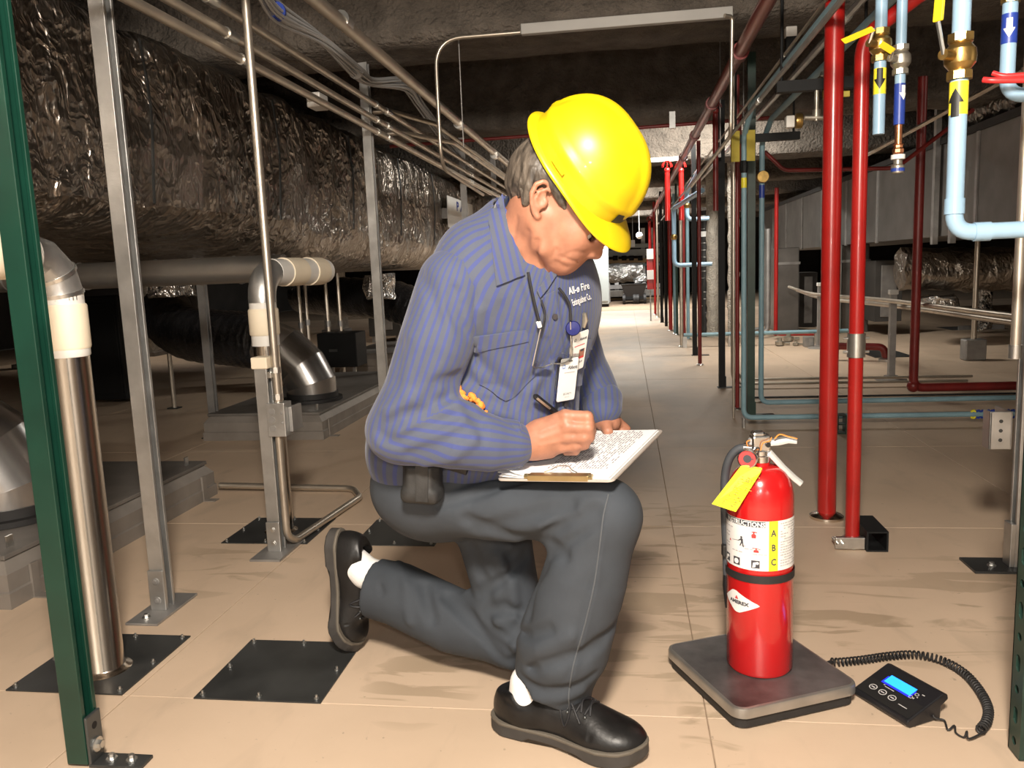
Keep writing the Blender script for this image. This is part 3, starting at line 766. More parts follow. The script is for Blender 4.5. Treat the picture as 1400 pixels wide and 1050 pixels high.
for xx in (xa + .08, xb - .06): MB().bx(xx - .012, xx + .012, 6.28, 6.31, .0005, za + .01).build('leg', 'galv', t)
MB().bx(xa + .1, xa + .17, 6.19, 6.2, (za + zb) / 2 - .01, (za + zb) / 2 + .01).build('handle', 'plate_grey', t)
t, xa, xb, za, zb = block('dark_cabinet', 'tall black cabinet behind the polished pipe', 'cabinet', 125, 158, 404, 547, 5.4, .3, 'black_paint')
MB().bx(xa + .02, xb - .02, 5.392, 5.4, za + .05, zb - .05).build('cabinet_door', 'black_paint', t, bevel=.003)
for px, Y, w, lab in ((24, 8.0, .18, 'pale concrete column at far left edge'), (190, 9.0, .3, 'dim concrete column left of bright strut'), (455, 12.0, .3, 'dim concrete column behind equipment box')):
    p = W(px, 440, Y)
    t = thing('concrete_column', lab, 'column', (p[0], Y, 0))
    b = MB(); b.bx(p[0] - w / 2, p[0] + w / 2, Y, Y + w, 0.0005, 2.42); b.build('column_shaft', 'fireproof_pale', t, bevel=.02)
    MB().bx(p[0] - w / 2 - .03, p[0] + w / 2 + .03, Y - .03, Y + w + .03, .0005, .05).build('column_base', 'concrete', t)
# crumpled foil boots under the duct
def foil_blob(a, c, r, label, name='foil_duct_boot', m='foil_bright', n=40, seed=0):
    a = np.asarray(a, float); c = np.asarray(c, float); P = [a + (c - a) * i / 16 for i in range(17)]
    b = MB(); b.tube(P, r, n)
    b.V = [tuple(np.array(v) + np.array([mnoise.noise((v[0] * 9 + seed, v[1] * 9, v[2] * 9)), mnoise.noise((v[0] * 9, v[1] * 9 + 5, v[2] * 9)), mnoise.noise((v[0] * 9, v[1] * 9, v[2] * 9 + 9))]) * .035) for v in b.V]
    o = b.build(name, m, smooth=True, ang=50); return tag(o, label, 'duct boot' if 'boot' in name else 'foil duct')
foil_blob((-2.55, 4.3, .92), (-2.55, 4.3, .80), .12, 'crumpled foil boot hanging below spiral duct', seed=1)
foil_blob((-2.05, 6.6, .86), (-2.05, 6.6, .68), .13, 'crumpled foil boot beneath main duct right of riser', seed=4)
# dark plant deeper on the left, seen below the duct
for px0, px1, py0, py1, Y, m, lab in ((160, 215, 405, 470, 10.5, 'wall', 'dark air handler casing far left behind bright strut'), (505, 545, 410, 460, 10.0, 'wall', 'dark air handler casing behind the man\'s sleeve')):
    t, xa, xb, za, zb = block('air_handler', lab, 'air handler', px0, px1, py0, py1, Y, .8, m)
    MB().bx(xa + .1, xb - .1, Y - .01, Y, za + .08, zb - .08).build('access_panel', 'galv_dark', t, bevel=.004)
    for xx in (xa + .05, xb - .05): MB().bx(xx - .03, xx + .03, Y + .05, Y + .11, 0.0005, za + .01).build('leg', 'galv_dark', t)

# ================================================================== OVERHEAD CONDUITS
def conduit(name, label, pts, r, m='conduit', coup=(), cat='conduit', group=None, n=12):
    t = thing(name, label, cat, pts[len(pts) // 2], group)
    MB().tube(pts, r, n).build('conduit_tube', m, t, smooth=True)
    P = [np.asarray(p, float) for p in pts]
    for c in coup:
        c = np.asarray(c, float)
        if abs(P[0][1] - P[-1][1]) > abs(P[0][0] - P[-1][0]): c0, c1 = c - (0, .03, 0), c + (0, .03, 0)
        else: c0, c1 = c - (.03, 0, 0), c + (.03, 0, 0)
        MB().cyl(c0, c1, r * 1.25, 12).build('coupling', 'zinc', t, smooth=True)
    return t
XL = -1.163
def clampz(t, x, y, z, r):
    b = MB(); b.bx(x - .03, x + r + .004, y - .012, y + .012, z - .004, z + .004); b.lathe([(r + .003, -.012), (r + .003, .012)], (x, y, z), 14, (1, 0, 0), (0, 0, 1), (0, 1, 0)); b.build('strut_clamp', 'zinc', t)
for z, lab in ((1.678, 'uppermost of the three parallel conduits at left on strut posts'), (1.608, 'middle of the three parallel conduits at left on strut posts'),
               (1.553, 'lowest of the three parallel conduits at left on strut posts')):
    t = conduit('steel_conduit', lab, [(XL, .4, z), (XL, 15, z)], .014, coup=[(XL, 2.42 + (1.6 - z) * 1.5, z), (XL, 4.05, z), (XL, 6.3, z)])
    for y in (3.86, 6.2, 7.6): clampz(t, XL, y, z, .014)
zt = [float(WX(320, 76, -1.30)[2]), float(WX(511, 183, -1.30)[2])]
t = conduit('steel_conduit', 'thinnest conduit with small box, just above the foil duct', [(-1.30, .5, zt[0]), (-1.30, 14, zt[1] - .02)], .007)
p = WX(434, 139, -1.30); MB().bx(-1.33, -1.27, p[1] - .05, p[1] + .05, p[2] - .03, p[2] + .03).build('conduit_box', 'cream_white', t, bevel=.004)
XB = -.92
zb_ = float(WX(560, 110, XB)[2])
conduit('large_conduit', 'large steel conduit slanting overhead left of the hard hat', [(XB, .5, zb_), (XB, 14, zb_)], .023, coup=[WX(470, 29, XB), WX(628, 170, XB), WX(676, 212, XB)])
p = WX(574, 160, -1.06); zz = 1.714
for k, (dz, dy, lab) in enumerate(((0, 0, 'bent conduit joining the rack from the left, upper one'), (-.071, .25, 'bent conduit joining the rack from the left, lower one'))):
    yy = float(p[1]) + dy
    conduit('bent_conduit', lab, fillet([(-1.28, yy - .1, zz + dz), (-1.2, yy - .1, zz + dz), (-1.06 + k * .05, yy + .35, zz + dz), (-1.06 + k * .05, 14, zz + dz)], .2, 6), .0135)
# conduit dropping from the beam
p1, p2 = W(690, 48, 3.58), W(640, 51, 3.58)
zs = float(W(640, 51, 3.56)[2])
pts = fillet([(-.42, 3.55, zs), (-.79, 3.55, zs), (-.79, 3.55, 1.33), (-.79, 4.6, 1.30)], .12, 8)
conduit('drop_conduit', 'thin conduit bending off the beam and dropping behind the rack', pts, .0085)
pts = fillet([(.42, 3.55, 1.865), (.452, 3.57, 1.865), (.452, 3.62, 1.4), (.452, 5.7, 1.38)], .06, 6)
conduit('drop_conduit', 'thin conduit bending down off right end of pale strip', pts, .0085)
t = thing('hanger_wire', 'thin hanger wire between the beam and the rack', 'wire', (-.70, 3.5, 1.6))
MB().cyl((-.70, 3.62, 1.88), (-.70, 3.62, 1.42), .0025, 6).build('wire', 'galv_dark', t)
# cable bundle drooping through hangers
BP = [(355, -20, 2.45), (378, 16, 2.7), (440, 54, 3.1), (487, 98, 3.45), (508, 112, 3.7), (556, 116, 4.1), (572, 140, 4.5), (600, 178, 5.2), (628, 212, 6.2)]
cen = [W(*q) for q in BP]
t = thing('cable_bundle', 'bundle of grey data cables drooping above the conduits', 'cable', cen[3])
for k in range(11):
    a = k * 2.4; rr = .010 + .0045 * (k % 4)
    P = catmull([c + np.array([math.cos(a + i * .5), .3 * math.sin(a + i), math.sin(a + i * .5)]) * rr * (1.5 if i % 2 else 1.0) for i, c in enumerate(cen)], 6)
    MB().tube(P, .0052, 6).build('cable', 'cable', t, smooth=True)
for i in (1, 3):
    b = MB(); c = cen[i]; d = nrm(cen[i + 1] - cen[i - 1]); b.tube([c - d * .006, c + d * .006], .032, 14); plabel(b.build('cable_loop', 'tape_blue' if i == 1 else 'cable', t, smooth=True), 'blue loop' if i == 1 else 'grey loop')
# red main overhead and crosswise red line
zr = 1.754; xr = .5
t = thing('sprinkler_main', 'brownish red sprinkler main running overhead along the aisle', 'pipe', (xr, 6, zr))
MB().tube([(xr, .6, zr), (xr, 16, zr)], .028, 20).build('main_pipe', 'red_main', t, smooth=True)
for (px, py) in ((1011, 74), (973, 151), (950, 195), (934, 228)):
    p = WX(px, py, xr)
    MB().cyl((xr, p[1] - .035, zr), (xr, p[1] + .035, zr), .037, 20).build('grooved_coupling', 'red_dark', t, smooth=True)
zc = float(W(850, 174, 5.8)[2])
t = thing('crosswise_red_pipe', 'thin red pipe crossing the aisle overhead behind the hard hat', 'pipe', (-.2, 5.8, zc))
MB().cyl((-1.66, 5.8, zc - .03), (1.0, 5.8, zc + .0), .012, 12).build('pipe_run', 'red_dark', t, smooth=True)
p = W(919, 160, 5.8); MB().bx(p[0] - .02, p[0] + .02, 5.78, 5.82, zc - .03, zc + .08).build('pipe_hanger', 'galv', t)
for px, Y, ztop, lab in ((978, 5.5, 1.86, 'dull red sprinkler riser with wire guard near the main'), (1010, 5.6, 1.84, 'dull red bent sprinkler riser right of the main')):
    p = W(px, 130, Y)
    t = thing('sprinkler_riser', lab, 'sprinkler', (p[0], Y, 1.3))
    MB().cyl((p[0], Y, .0 + 1.2), (p[0], Y, ztop - .05), .018, 12).build('riser_pipe', 'red_dark', t, smooth=True)
    MB().sphere((p[0], Y, ztop - .03), .022, 10, 6).build('sprinkler_head', 'red_dark', t, smooth=True)
    b = MB()
    for k in range(4):
        a = PI * k / 4
        b.tube([(p[0] + .04 * math.cos(a) * math.cos(q), Y + .04 * math.sin(a) * math.cos(q), ztop - .01 + .045 * math.sin(q)) for q in np.linspace(0, PI, 9)], .0018, 5)
    b.build('wire_guard', 'red_dark', t)
    MB().cyl((p[0] + .03, Y, ztop - .3), (p[0] + .03, Y, 2.42), .004, 6).build('riser_hanger', 'galv_dark', t)
    MB().bx(p[0] - .02, p[0] + .034, Y - .006, Y + .006, ztop - .32, ztop - .30).build('riser_clip', 'galv_dark', t)
for px, py, Y, lab in ((912, 236, 8.0, 'bright red caged sprinkler beneath the lit far beam'), (931, 236, 8.1, 'bright red elbowed riser beside the lit far beam'), (888, 305, 14.0, 'small red caged sprinkler farthest down the aisle')):
    p = W(px, py, Y)
    t = thing('sprinkler_riser', lab, 'sprinkler', (p[0], Y, p[2] - .4))
    MB().cyl((p[0], Y, p[2] - .45), (p[0], Y, p[2]), .026, 12).build('riser_pipe', 'red', t, smooth=True)
    b = MB()
    for k in range(4):
        a = PI * k / 4
        b.tube([(p[0] + .05 * math.cos(a) * math.cos(q), Y + .05 * math.sin(a) * math.cos(q), p[2] + .05 + .06 * math.sin(q)) for q in np.linspace(0, PI, 9)], .004, 5)
    b.build('wire_guard', 'red', t)
    MB().sphere((p[0], Y, p[2] + .02), .03, 10, 6).build('sprinkler_head', 'red', t, smooth=True)
# ================================================================== RIGHT SIDE
def flange(name, t, x, y, r, m='zinc', h=.012):
    b = MB(); b.lathe([(r, .0005), (r, h * .6), (r * .8, h), (r * .5, h * 1.4)], (x, y, 0), 28); return b.build(name, m, t, smooth=True, ang=30)

# thick red standpipe
x, y = .66, 2.76
t = thing('red_standpipe', 'thickest bright red standpipe on round chrome floor flange', 'pipe', (x, y, 0))
MB().cyl((x, y, .01), (x, y, 2.41), .0295, 24).build('pipe_run', 'red', t, smooth=True)
flange('floor_flange', t, x, y, .055, 'chrome', .016)
# thin red standpipe with clamp, coupling and stub
x, y = .666, 2.47
zt = float(W(1186, 62, 2.47)[2])
t = thing('red_standpipe', 'thinner bright red pipe with silver coupling, bending right at the top', 'pipe', (x, y, 0))
MB().tube(fillet([(x, y, .015), (x, y, zt + .02), (x + .16, y - .01, zt + .13), (x + 1.2, y - .02, zt + .15)], .10, 8), .0205, 20).build('pipe_run', 'red', t, smooth=True)
zc = float(W(1166, 472, y)[2])
b = MB(); b.cyl((x, y, zc - .035), (x, y, zc + .035), .0255, 20); plabel(b.build('silver_coupling', 'zinc', t, smooth=True), 'silver bolted coupling')
for dz in (-.02, .02): MB().cyl((x - .036, y, zc + dz), (x + .036, y, zc + dz), .004, 8).build('coupling_bolt', 'zinc', t)
b = MB(); b.lathe([(.03, .002), (.03, .03), (.024, .036)], (x, y, 0), 16); b.bx(x - .055, x + .03, y - .03, y - .015, .004, .04); b.build('pipe_clamp', 'zinc', t, bevel=.002)
for dx in (-.05, -.035): MB().cyl((x + dx, y - .045, .022), (x + dx, y + .02, .022), .005, 8).build('clamp_bolt', 'zinc', t)
# square steel stub beside it
cxs, cys = x + .062, y + .02
t = thing('square_steel_stub', 'short black square steel tube lying beside thin red pipe foot', 'steel tube', (cxs, cys, 0))
b = MB(); h = .031; wv = .005
for (x0, x1, z0, z1) in ((-h, h, 0, wv), (-h, h, 2 * h - wv, 2 * h), (-h, -h + wv, wv, 2 * h - wv), (h - wv, h, wv, 2 * h - wv)):
    b.bx(cxs + x0, cxs + x1, cys - .06, cys + .10, z0 + .0005, z1 + .0005)
b.build('tube_walls', 'black_paint', t)
# black box fixing beside the thick pipe
p = FL(1149, 592)
t = thing('square_steel_stub', 'small dark steel clip standing right behind the thick red pipe', 'steel tube', (p[0], p[1], 0))
b = MB()
for (x0, x1, z0, z1) in ((-.022, .022, 0, .006), (-.022, .022, .09, .096), (-.022, -.016, .006, .09), (.016, .022, .006, .09), (-.016, .016, .045, .05)):
    b.bx(p[0] + x0, p[0] + x1, p[1] - .03, p[1] + .03, z0 + .0005, z1 + .0005)
b.build('clip_frame', 'green_dark', t)

# valves, built once per size
def valve(t, c, r, m, hm, lever, up=.0):
    """brass ball valve on a vertical pipe at c: body, two hex ends, stem, lever"""
    c = np.asarray(c, float)
    b = MB(); b.lathe([(r * 1.25, -r * 2.6), (r * 1.35, -r * 1.6), (r * 1.2, -r * 1.5), (r * 1.75, -r * .8), (r * 1.85, 0), (r * 1.75, r * .8), (r * 1.2, r * 1.5), (r * 1.35, r * 1.6), (r * 1.25, r * 2.6)], c, 24)
    b.build('valve_body', m, t, smooth=True, ang=30)
    for s in (-1, 1):
        b = MB(); b.lathe([(r * 1.5, -r * .45), (r * 1.5, r * .45)], c + (0, 0, s * r * 2.2), 8); b.build('hex_end', m, t)
    d = nrm(lever[0]); a = c + d * r * 1.6
    MB().cyl(a, a + d * r * 1.8, r * .65, 12).build('valve_stem', m, t, smooth=True)
    e = a + d * r * 1.6
    P = [e] + [c + np.asarray(q, float) for q in lever[1]]
    dirv = nrm(P[-1] - P[-2]); side = nrm(np.cross(dirv, d)); 
    b = MB(); b.tube([e, P[1]], r * .28, 6); b.build('lever_arm', 'zinc', t)
    b = MB(); mid = (P[1] + P[-1]) / 2; b.obox(mid, dirv, side, d, np.linalg.norm(P[-1] - P[1]) / 2, r * .62, r * .2); plabel(b.build('lever_grip', hm, t, bevel=r * .15), 'vinyl lever grip')

def tape(t, c, r, h, m, name='marker_tape'):
    b = MB(); b.cyl((c[0], c[1], c[2] - h / 2), (c[0], c[1], c[2] + h / 2), r, 20); return b.build(name, m, t, smooth=True)
def arrow_on(t, c, r, s, m, down=True, phi=None):
    """flat arrow mark wrapped on a vertical pipe, facing the aisle"""
    if phi is None: phi = math.atan2(-c[1], -c[0])
    b = MB(); sg = -1.0 if down else 1.0
    us = np.linspace(-.6, .6, 13)
    def cover(f0, f1):
        V = []
        for u in us:
            lo, hi = f0(u), f1(u); a = phi + u * s / r
            for v in (lo, hi): V.append((c[0] + math.cos(a) * r, c[1] + math.sin(a) * r, c[2] + v * s * sg))
        b.add(V, [(2 * i, 2 * i + 2, 2 * i + 3, 2 * i + 1) for i in range(len(us) - 1)])
    cover(lambda u: 0.0, lambda u: max(.001, 1.0 - abs(u) / .6))
    us = np.linspace(-.3, .3, 7)
    cover(lambda u: -1.0, lambda u: 0.0)
    return b.build('flow_arrow', m, t)

# blue drop with yellow handle, closed end
Y = 2.2; p = W(1204, 60, Y); x = p[0]; r = .0142
zb, zv = float(W(1196, 184, Y)[2]), float(W(1204, 62, Y)[2])
t = thing('blue_pipe_drop', 'pale blue open ended pipe stub under valve with yellow handle tag', 'pipe', (x, Y, zb))
MB().cyl((x, Y, zb), (x, Y, zv - .03), r, 18).build('lower_pipe', 'blue_pipe', t, smooth=True)
MB().cyl((x, Y, zv + .03), (x, Y, 2.41), r, 18).build('upper_pipe', 'blue_pipe', t, smooth=True)
valve(t, (x, Y, zv), r * 1.02, 'brass', 'yellow', ((-.75, -.65, 0), [(-.03, -.045, .03), (-.105, -.065, .0)]))
zt_ = float(W(1199, 112, Y)[2]); tape(t, (x, Y, zt_), r + .0006, .062, 'tape_yellow'); arrow_on(t, (x, Y, zt_ + .005), r + .0012, .025, 'tape_black')
# blue drop with hose fitting
Y = 2.2; x = float(W(1232, 60, Y)[0]); r = .0125
zv = float(W(1231, 82, Y)[2]); z1 = float(W(1228, 166, Y)[2]); z2 = float(W(1225, 200, Y)[2]); z3 = float(W(1223, 237, Y)[2])
t = thing('blue_pipe_drop', 'pale blue pipe with dark blue tape, copper end and hose fitting', 'pipe', (x, Y, z3))
MB().cyl((x, Y, zv + .03), (x, Y, 2.41), r, 18).build('upper_pipe', 'blue_pipe', t, smooth=True)
MB().cyl((x, Y, z1), (x, Y, zv - .03), r, 18).build('lower_pipe', 'blue_pipe', t, smooth=True)
valve(t, (x, Y, zv), r * 1.05, 'nickel', 'yellow', ((-.75, -.65, 0), [(-.03, -.04, .012), (-.062, -.05, .03)]))
tape(t, (x, Y, float(W(1226, 143, Y)[2])), r + .0006, .098, 'tape_blue')
arrow_on(t, (x, Y, float(W(1229, 128, Y)[2])), r + .0012, .018, 'white_print', True, math.atan2(-Y, -x) + .7)
plabel(MB().cyl((x, Y, z2), (x, Y, z1 + .004), .009, 14).build('copper_tail', 'copper', t, smooth=True), 'bare copper end')
b = MB(); b.lathe([(.010, 0), (.014, .004), (.014, .012), (.011, .016), (.011, .022), (.014, .024)], (x, Y, z2 - .02), 8); b.build('hex_union', 'copper', t)
b = MB(); b.lathe([(.0165, 0), (.0165, .011)], (x, Y, z2 - .032), 18); b.build('white_washer', 'white_print', t)
b = MB(); b.lathe([(.015, 0), (.016, .004), (.016, .018), (.011, .022), (.010, .036), (.012, .04)], (x, Y, z3), 18); b.build('hose_fitting', 'nickel', t, smooth=True, ang=30)
b = MB(); b.lathe([(.0163, 0), (.0163, .008)], (x, Y, z3 + .004), 18); plabel(b.build('blue_ring', 'tape_blue', t), 'blue ring')
# big blue pipe with elbow
Y = 1.62; x = float(W(1310, 150, Y)[0]); r = .0152
zv = float(W(1311, 78, Y)[2]); ze = float(W(1310, 318, Y)[2])
t = thing('blue_pipe_elbow', 'largest pale blue pipe with brass valve and elbow turning right', 'pipe', (x, Y, ze))
MB().cyl((x, Y, zv + .04), (x, Y, 2.41), r, 20).build('upper_pipe', 'blue_pipe', t, smooth=True)
pe = W(1400, 316, Y)
MB().tube(fillet([(x, Y, zv - .04), (x, Y, ze), (x + .4, Y - .02, ze + .002)], .035, 8), r, 20).build('lower_pipe', 'blue_pipe', t, smooth=True)
for c0, c1 in (((x, Y, ze + .034), (x, Y, ze + .062)), ((x + .034, Y - .0017, ze), (x + .062, Y - .003, ze))):
    MB().cyl(c0, c1, r + .0022, 20).build('elbow_socket', 'blue_pipe', t, smooth=True)
valve(t, (x, Y, zv), r * .98, 'brass', 'yellow', ((-.8, -.6, 0), [(-.052, -.035, .055), (-.043, -.03, .185)]))
zt_ = float(W(1310, 135, Y)[2]); tape(t, (x, Y, zt_), r + .0006, .058, 'tape_yellow'); arrow_on(t, (x, Y, zt_ - .008), r + .0012, .025, 'tape_black', False, math.atan2(-Y, -x) - .35)
# blue pipe at the corner
Y = 1.75; x = float(W(1379, 60, Y)[0]); r = .0135; ze = float(W(1376, 132, Y)[2])
t = thing('blue_pipe_elbow', 'pale blue pipe with dark blue arrow tape at top right corner', 'pipe', (x, Y, ze))
MB().tube(fillet([(x, Y, 2.41), (x, Y, ze), (x + .3, Y - .02, ze + .004)], .035, 8), r, 20).build('pipe_run', 'blue_pipe', t, smooth=True)
zt_ = float(W(1380, 40, Y)[2]); tape(t, (x, Y, zt_), r + .0006, .055, 'tape_blue'); arrow_on(t, (x, Y, zt_), r + .0012, .018, 'white_print', True)
MB().lathe([(.018, 0), (.018, .02)], (x, Y, float(W(1381, 4, Y)[2])), 8).build('hex_union', 'brass', t)
p0, p1, p2 = W(1344, 109, 1.68), W(1362, 110, 1.67), W(1420, 109, 1.66)
t = thing('red_valve_lever', 'pair of red vinyl valve levers in front of corner blue pipe', 'valve lever', p0)
MB().tube(catmull([p0, p1, p2], 5), .0055, 10).build('lever_grip', 'red_lever', t, smooth=True)
q0, q1, q2 = W(1357, 100, 1.70), W(1375, 104, 1.69), W(1420, 101, 1.68)
MB().tube(catmull([q0, q1, q2], 5), .005, 10).build('lever_grip', 'red_lever', t, smooth=True)

# foreground right posts
x, y = .678, 1.41
t = thing('green_slotted_post', 'dark green slotted strut post cropped by the right edge', 'post', (x, y, 0))
def holed_face(b, o, ax, az, w, z0, z1, pitch, hr, hl, th, an):
    """strip of plate with a row of slotted holes, thickness th along an"""
    o, ax, az, an = (np.asarray(q, float) for q in (o, ax, az, an))
    n = int((z1 - z0) / pitch); K = 12
    for i in range(n):
        za = z0 + i * pitch; zc_ = za + pitch / 2
        sl = hl if i % 2 else 0.0
        ring = []
        for k in range(K):
            a = 2 * PI * (k + .5) / K; ring.append((hr * math.cos(a), zc_ + hr * math.sin(a) + (sl if math.sin(a) > 0 else -sl)))
        out = []
        for k in range(K):
            a = 2 * PI * (k + .5) / K; cx_, cz_ = math.cos(a), math.sin(a); s_ = max(abs(cx_), abs(cz_)); out.append((w / 2 * cx_ / s_, zc_ + pitch / 2 * cz_ / s_))
        V = [o + ax * u + az * v for (u, v) in out] + [o + ax * u + az * v for (u, v) in ring] + [o + ax * u + az * v + an * th for (u, v) in ring]
        F = []
        for k in range(K):
            j = (k + 1) % K; F.append((k, j, K + j, K + k)); F.append((K + k, K + j, 2 * K + j, 2 * K + k))
        b.add(V, F)
b = MB()
holed_face(b, (x - .0206, y, 0), (0, -1, 0), (0, 0, 1), .0413, .004, .724, .048, .0075, .008, .0026, (1, 0, 0))
holed_face(b, (x, y - .0206, 0), (1, 0, 0), (0, 0, 1), .0413, .004, .724, .048, .0075, .008, .0026, (0, 1, 0))
b.bx(x - .0206, x + .0206, y + .018, y + .0206, .004, .724); b.bx(x + .018, x + .0206, y - .0206, y + .018, .004, .724)
b.build('post_channel', 'green_dark', t)
x, y = 1.07, 2.32
t = thing('grey_strut_post', 'grey galvanised strut post with black foot plate by right edge', 'post', (x, y, 0))
MB().strut(x, y, .006, 2.2, 180).build('post_channel', 'galv', t, bevel=.0015)
a = FL(1335, 786); c = FL(1385, 772)
MB().bx(a[0], x + .05, y - .055, y + .055, .0004, .007).build('foot_plate', 'plate', t)
MB().bx(x - .034, x - .0206, y - .022, y + .022, .007, .13).build('side_bracket', 'galv', t, bevel=.002)
bolt('anchor_bolt', (x - .075, y - .01, .007), .007, .011, t)
z0, z1 = float(W(1370, 606, y)[2]), float(W(1370, 556, y)[2])
x0, x1 = float(W(1350, 580, y - .06)[0]), x + .03
t = thing('bracket_box', 'galvanised folded bracket with bolt holes on the grey strut', 'bracket', (x, y, z0))
b = MB(); b.bx(x0, x0 + .055, y - .075, y - .069, z0, z1); b.bx(x0 + .05, x0 + .056, y - .075, y + .02, z0, z1); b.bx(x0, x0 + .006, y - .075, y - .03, z0, z1); b.build('bracket_plate', 'galv', t, bevel=.002)
for zz_ in (.25, .5, .75):
    MB().cyl((x0 + .027, y - .0762, z0 + (z1 - z0) * zz_), (x0 + .027, y - .0748, z0 + (z1 - z0) * zz_), .005, 10).build('bolt_hole', 'plate', t)
Y = 1.9; p = W(1392, 400, Y); zb = float(W(1389, 490, Y)[2])
t = thing('conduit_riser', 'bright thin conduit hanging down along the right edge', 'conduit', (p[0], Y, zb))
MB().cyl((p[0], Y, zb), (p[0], Y, 2.41), .0105, 14).build('conduit_tube', 'conduit', t, smooth=True)
MB().cyl((p[0], Y, zb), (p[0], Y, zb + .03), .014, 10).build('coupling', 'zinc', t, smooth=True)

# row of posts and risers along the aisle
def riser(px, py, w, m, label, top=1.95, cat='pipe', name=None, flg=True, jit=0):
    p = FL(px, py); r = w / 2 * p[1] / 1100
    t = thing(name or 'pipe_riser', label, cat, (p[0], p[1], 0))
    MB().cyl((p[0], p[1], .0005), (p[0], p[1], top), r, 14).build('pipe_run', m, t, smooth=True)
    if flg: flange('floor_flange', t, p[0], p[1], r * 2.0, 'zinc', .01)
    return t, p, r
def spost(px, py, m, label, top=1.95):
    p = FL(px, py)
    t = thing('strut_post', label, 'post', (p[0], p[1], 0))
    MB().strut(p[0], p[1], .005, top, 0).build('post_channel', m, t)
    MB().bx(p[0] - .03, p[0] + .13, p[1] - .03, p[1] + .03, .0004, .006).build('foot_plate', 'plate', t)
    MB().bx(p[0] + .021, p[0] + .027, p[1] - .02, p[1] + .02, .006, .08).build('angle_bracket', m, t)
    return t, p
# blue risers joined to the crosswise blue pipes near the floor
pa = FL(1017, 585); za = .055
zt1 = float(W(1021, 172, pa[1])[2])
xa = float(W(1017, 400, pa[1])[0])
t = thing('blue_riser', 'dull blue riser nearest the aisle turning along the floor rightwards', 'pipe', (xa, pa[1], 0))
MB().tube(fillet([(xa + .012, .5, zt1 + .06), (xa + .012, pa[1] - .18, zt1 + .06), (xa, pa[1], zt1 - .05), (xa, pa[1], za), (2.15, pa[1] + .02, za)], .05, 7), .0135, 14).build('pipe_run', 'blue_dull', t, smooth=True)
MB().cyl((xa, pa[1], .0005), (xa, pa[1], za), .009, 10).build('pipe_foot', 'galv', t)
zq = float(W(1020, 200, pa[1])[2])
for dx in (-.045, .03):
    plabel(MB().obox((xa + dx, pa[1] - .02, zq - .0), (.95, .3, 0), (-.3, .95, 0), (0, 0, 1), .022, .002, .075).build('tag_plate', 'yellow_dull', t), 'faded yellow plate')
tape(t, (xa, pa[1], float(W(1019, 250, pa[1])[2])), .0142, .05, 'tape_yellow')
b = MB(); b.lathe([(.018, -.03), (.022, 0), (.018, .03)], (xa, pa[1], float(W(1020, 228, pa[1])[2])), 10); b.build('valve_body', 'black_paint', t)
xb_ = float(W(1041, 400, 4.72)[0]); zt2 = float(W(1043, 183, 4.72)[2])
t = thing('blue_riser', 'second dull blue riser, right of the dark green strut', 'pipe', (xb_, 4.72, 0))
MB().tube(fillet([(xb_ + .02, .9, zt2 + .05), (xb_ + .02, 4.55, zt2 + .05), (xb_, 4.72, zt2 - .05), (xb_, 4.72, .06), (2.3, 4.76, .06)], .05, 7), .0145, 14).build('pipe_run', 'blue_dull', t, smooth=True)
zq = float(W(1040, 242, 4.7)[2])
b = MB(); b.lathe([(.0, -.012), (.03, -.012), (.034, 0), (.03, .012), (0, .012)], (xb_, 4.69, zq), 20, (1, 0, 0), (0, 0, 1), (0, -1, 0)); plabel(b.build('brass_gauge', 'brass', t, smooth=True, ang=30), 'round brass cap')
tape(t, (xb_, 4.72, float(W(1040, 262, 4.72)[2])), .0152, .07, 'tape_blue')
spost(1026, 568, 'green_dark', 'dark green strut post between the two dull blue risers', 1.97)
spost(987, 530, 'black_paint', 'black strut post standing second in the row right of aisle', 1.93)
spost(950, 486, 'black_paint', 'black strut post farther along, left of the dull red riser', 1.93)
riser(957, 499, 5, 'red_dark', 'dull red riser between the two black strut posts', 1.86)
riser(917, 452, 5, 'red', 'bright red riser on tiny flange halfway down the aisle', 1.8)
riser(932, 474, 4.5, 'conduit', 'grey conduit riser at the left end of far blue pipe', 1.9)
t, p, r = riser(941, 464, 4.5, 'blue_dull', 'pale blue riser on the far crosswise blue pipe', 1.75)
p = FL(934, 474)
t = thing('crosswise_blue_pipe', 'far pale blue pipe lying crosswise by the floor behind black posts', 'pipe', (1.2, p[1], .1))
MB().cyl((p[0], p[1] - .1, .13), (2.2, p[1] - .1, .13), .02, 12).build('pipe_run', 'blue_dull', t, smooth=True)
for xx in (p[0] + .01, 1.05, 1.9): MB().bx(xx - .02, xx + .02, p[1] - .13, p[1] - .07, .0005, .115).build('pipe_support', 'galv', t)
riser(1008, 560, 5.5, 'red_dark', 'dark red riser squeezed left of the near blue riser', 1.9)
riser(1003, 572, 3.5, 'conduit', 'thin steel conduit riser at left of dark red riser', 1.93, 'conduit', flg=False)
p = FL(1001, 531)
t = thing('conduit_riser', 'pair of thin conduits bending along the floor beside black post', 'conduit', (p[0], p[1], 0))
for dx in (0, .03):
    MB().tube(fillet([(p[0] + dx, p[1], 1.9), (p[0] + dx, p[1], .03 + dx), (p[0] + dx + 1.5, p[1] - .05, .03 + dx)], .09, 7), .009, 8).build('conduit_tube', 'conduit', t, smooth=True)
riser(911, 446, 4, 'black_paint', 'black riser just left of bright red riser', 1.9, flg=False)
t, p = spost(905, 441, 'black_paint', 'black strut post near the end of the row', 1.9)
riser(900, 434, 3, 'conduit', 'thin pale riser near the far end of the row', 1.9)
riser(896, 430, 3.2, 'red', 'far bright red riser beside the red and white panel', 1.9)
riser(923, 456, 4, 'blue_dull', 'pale blue far riser right of bright red riser', 1.7)
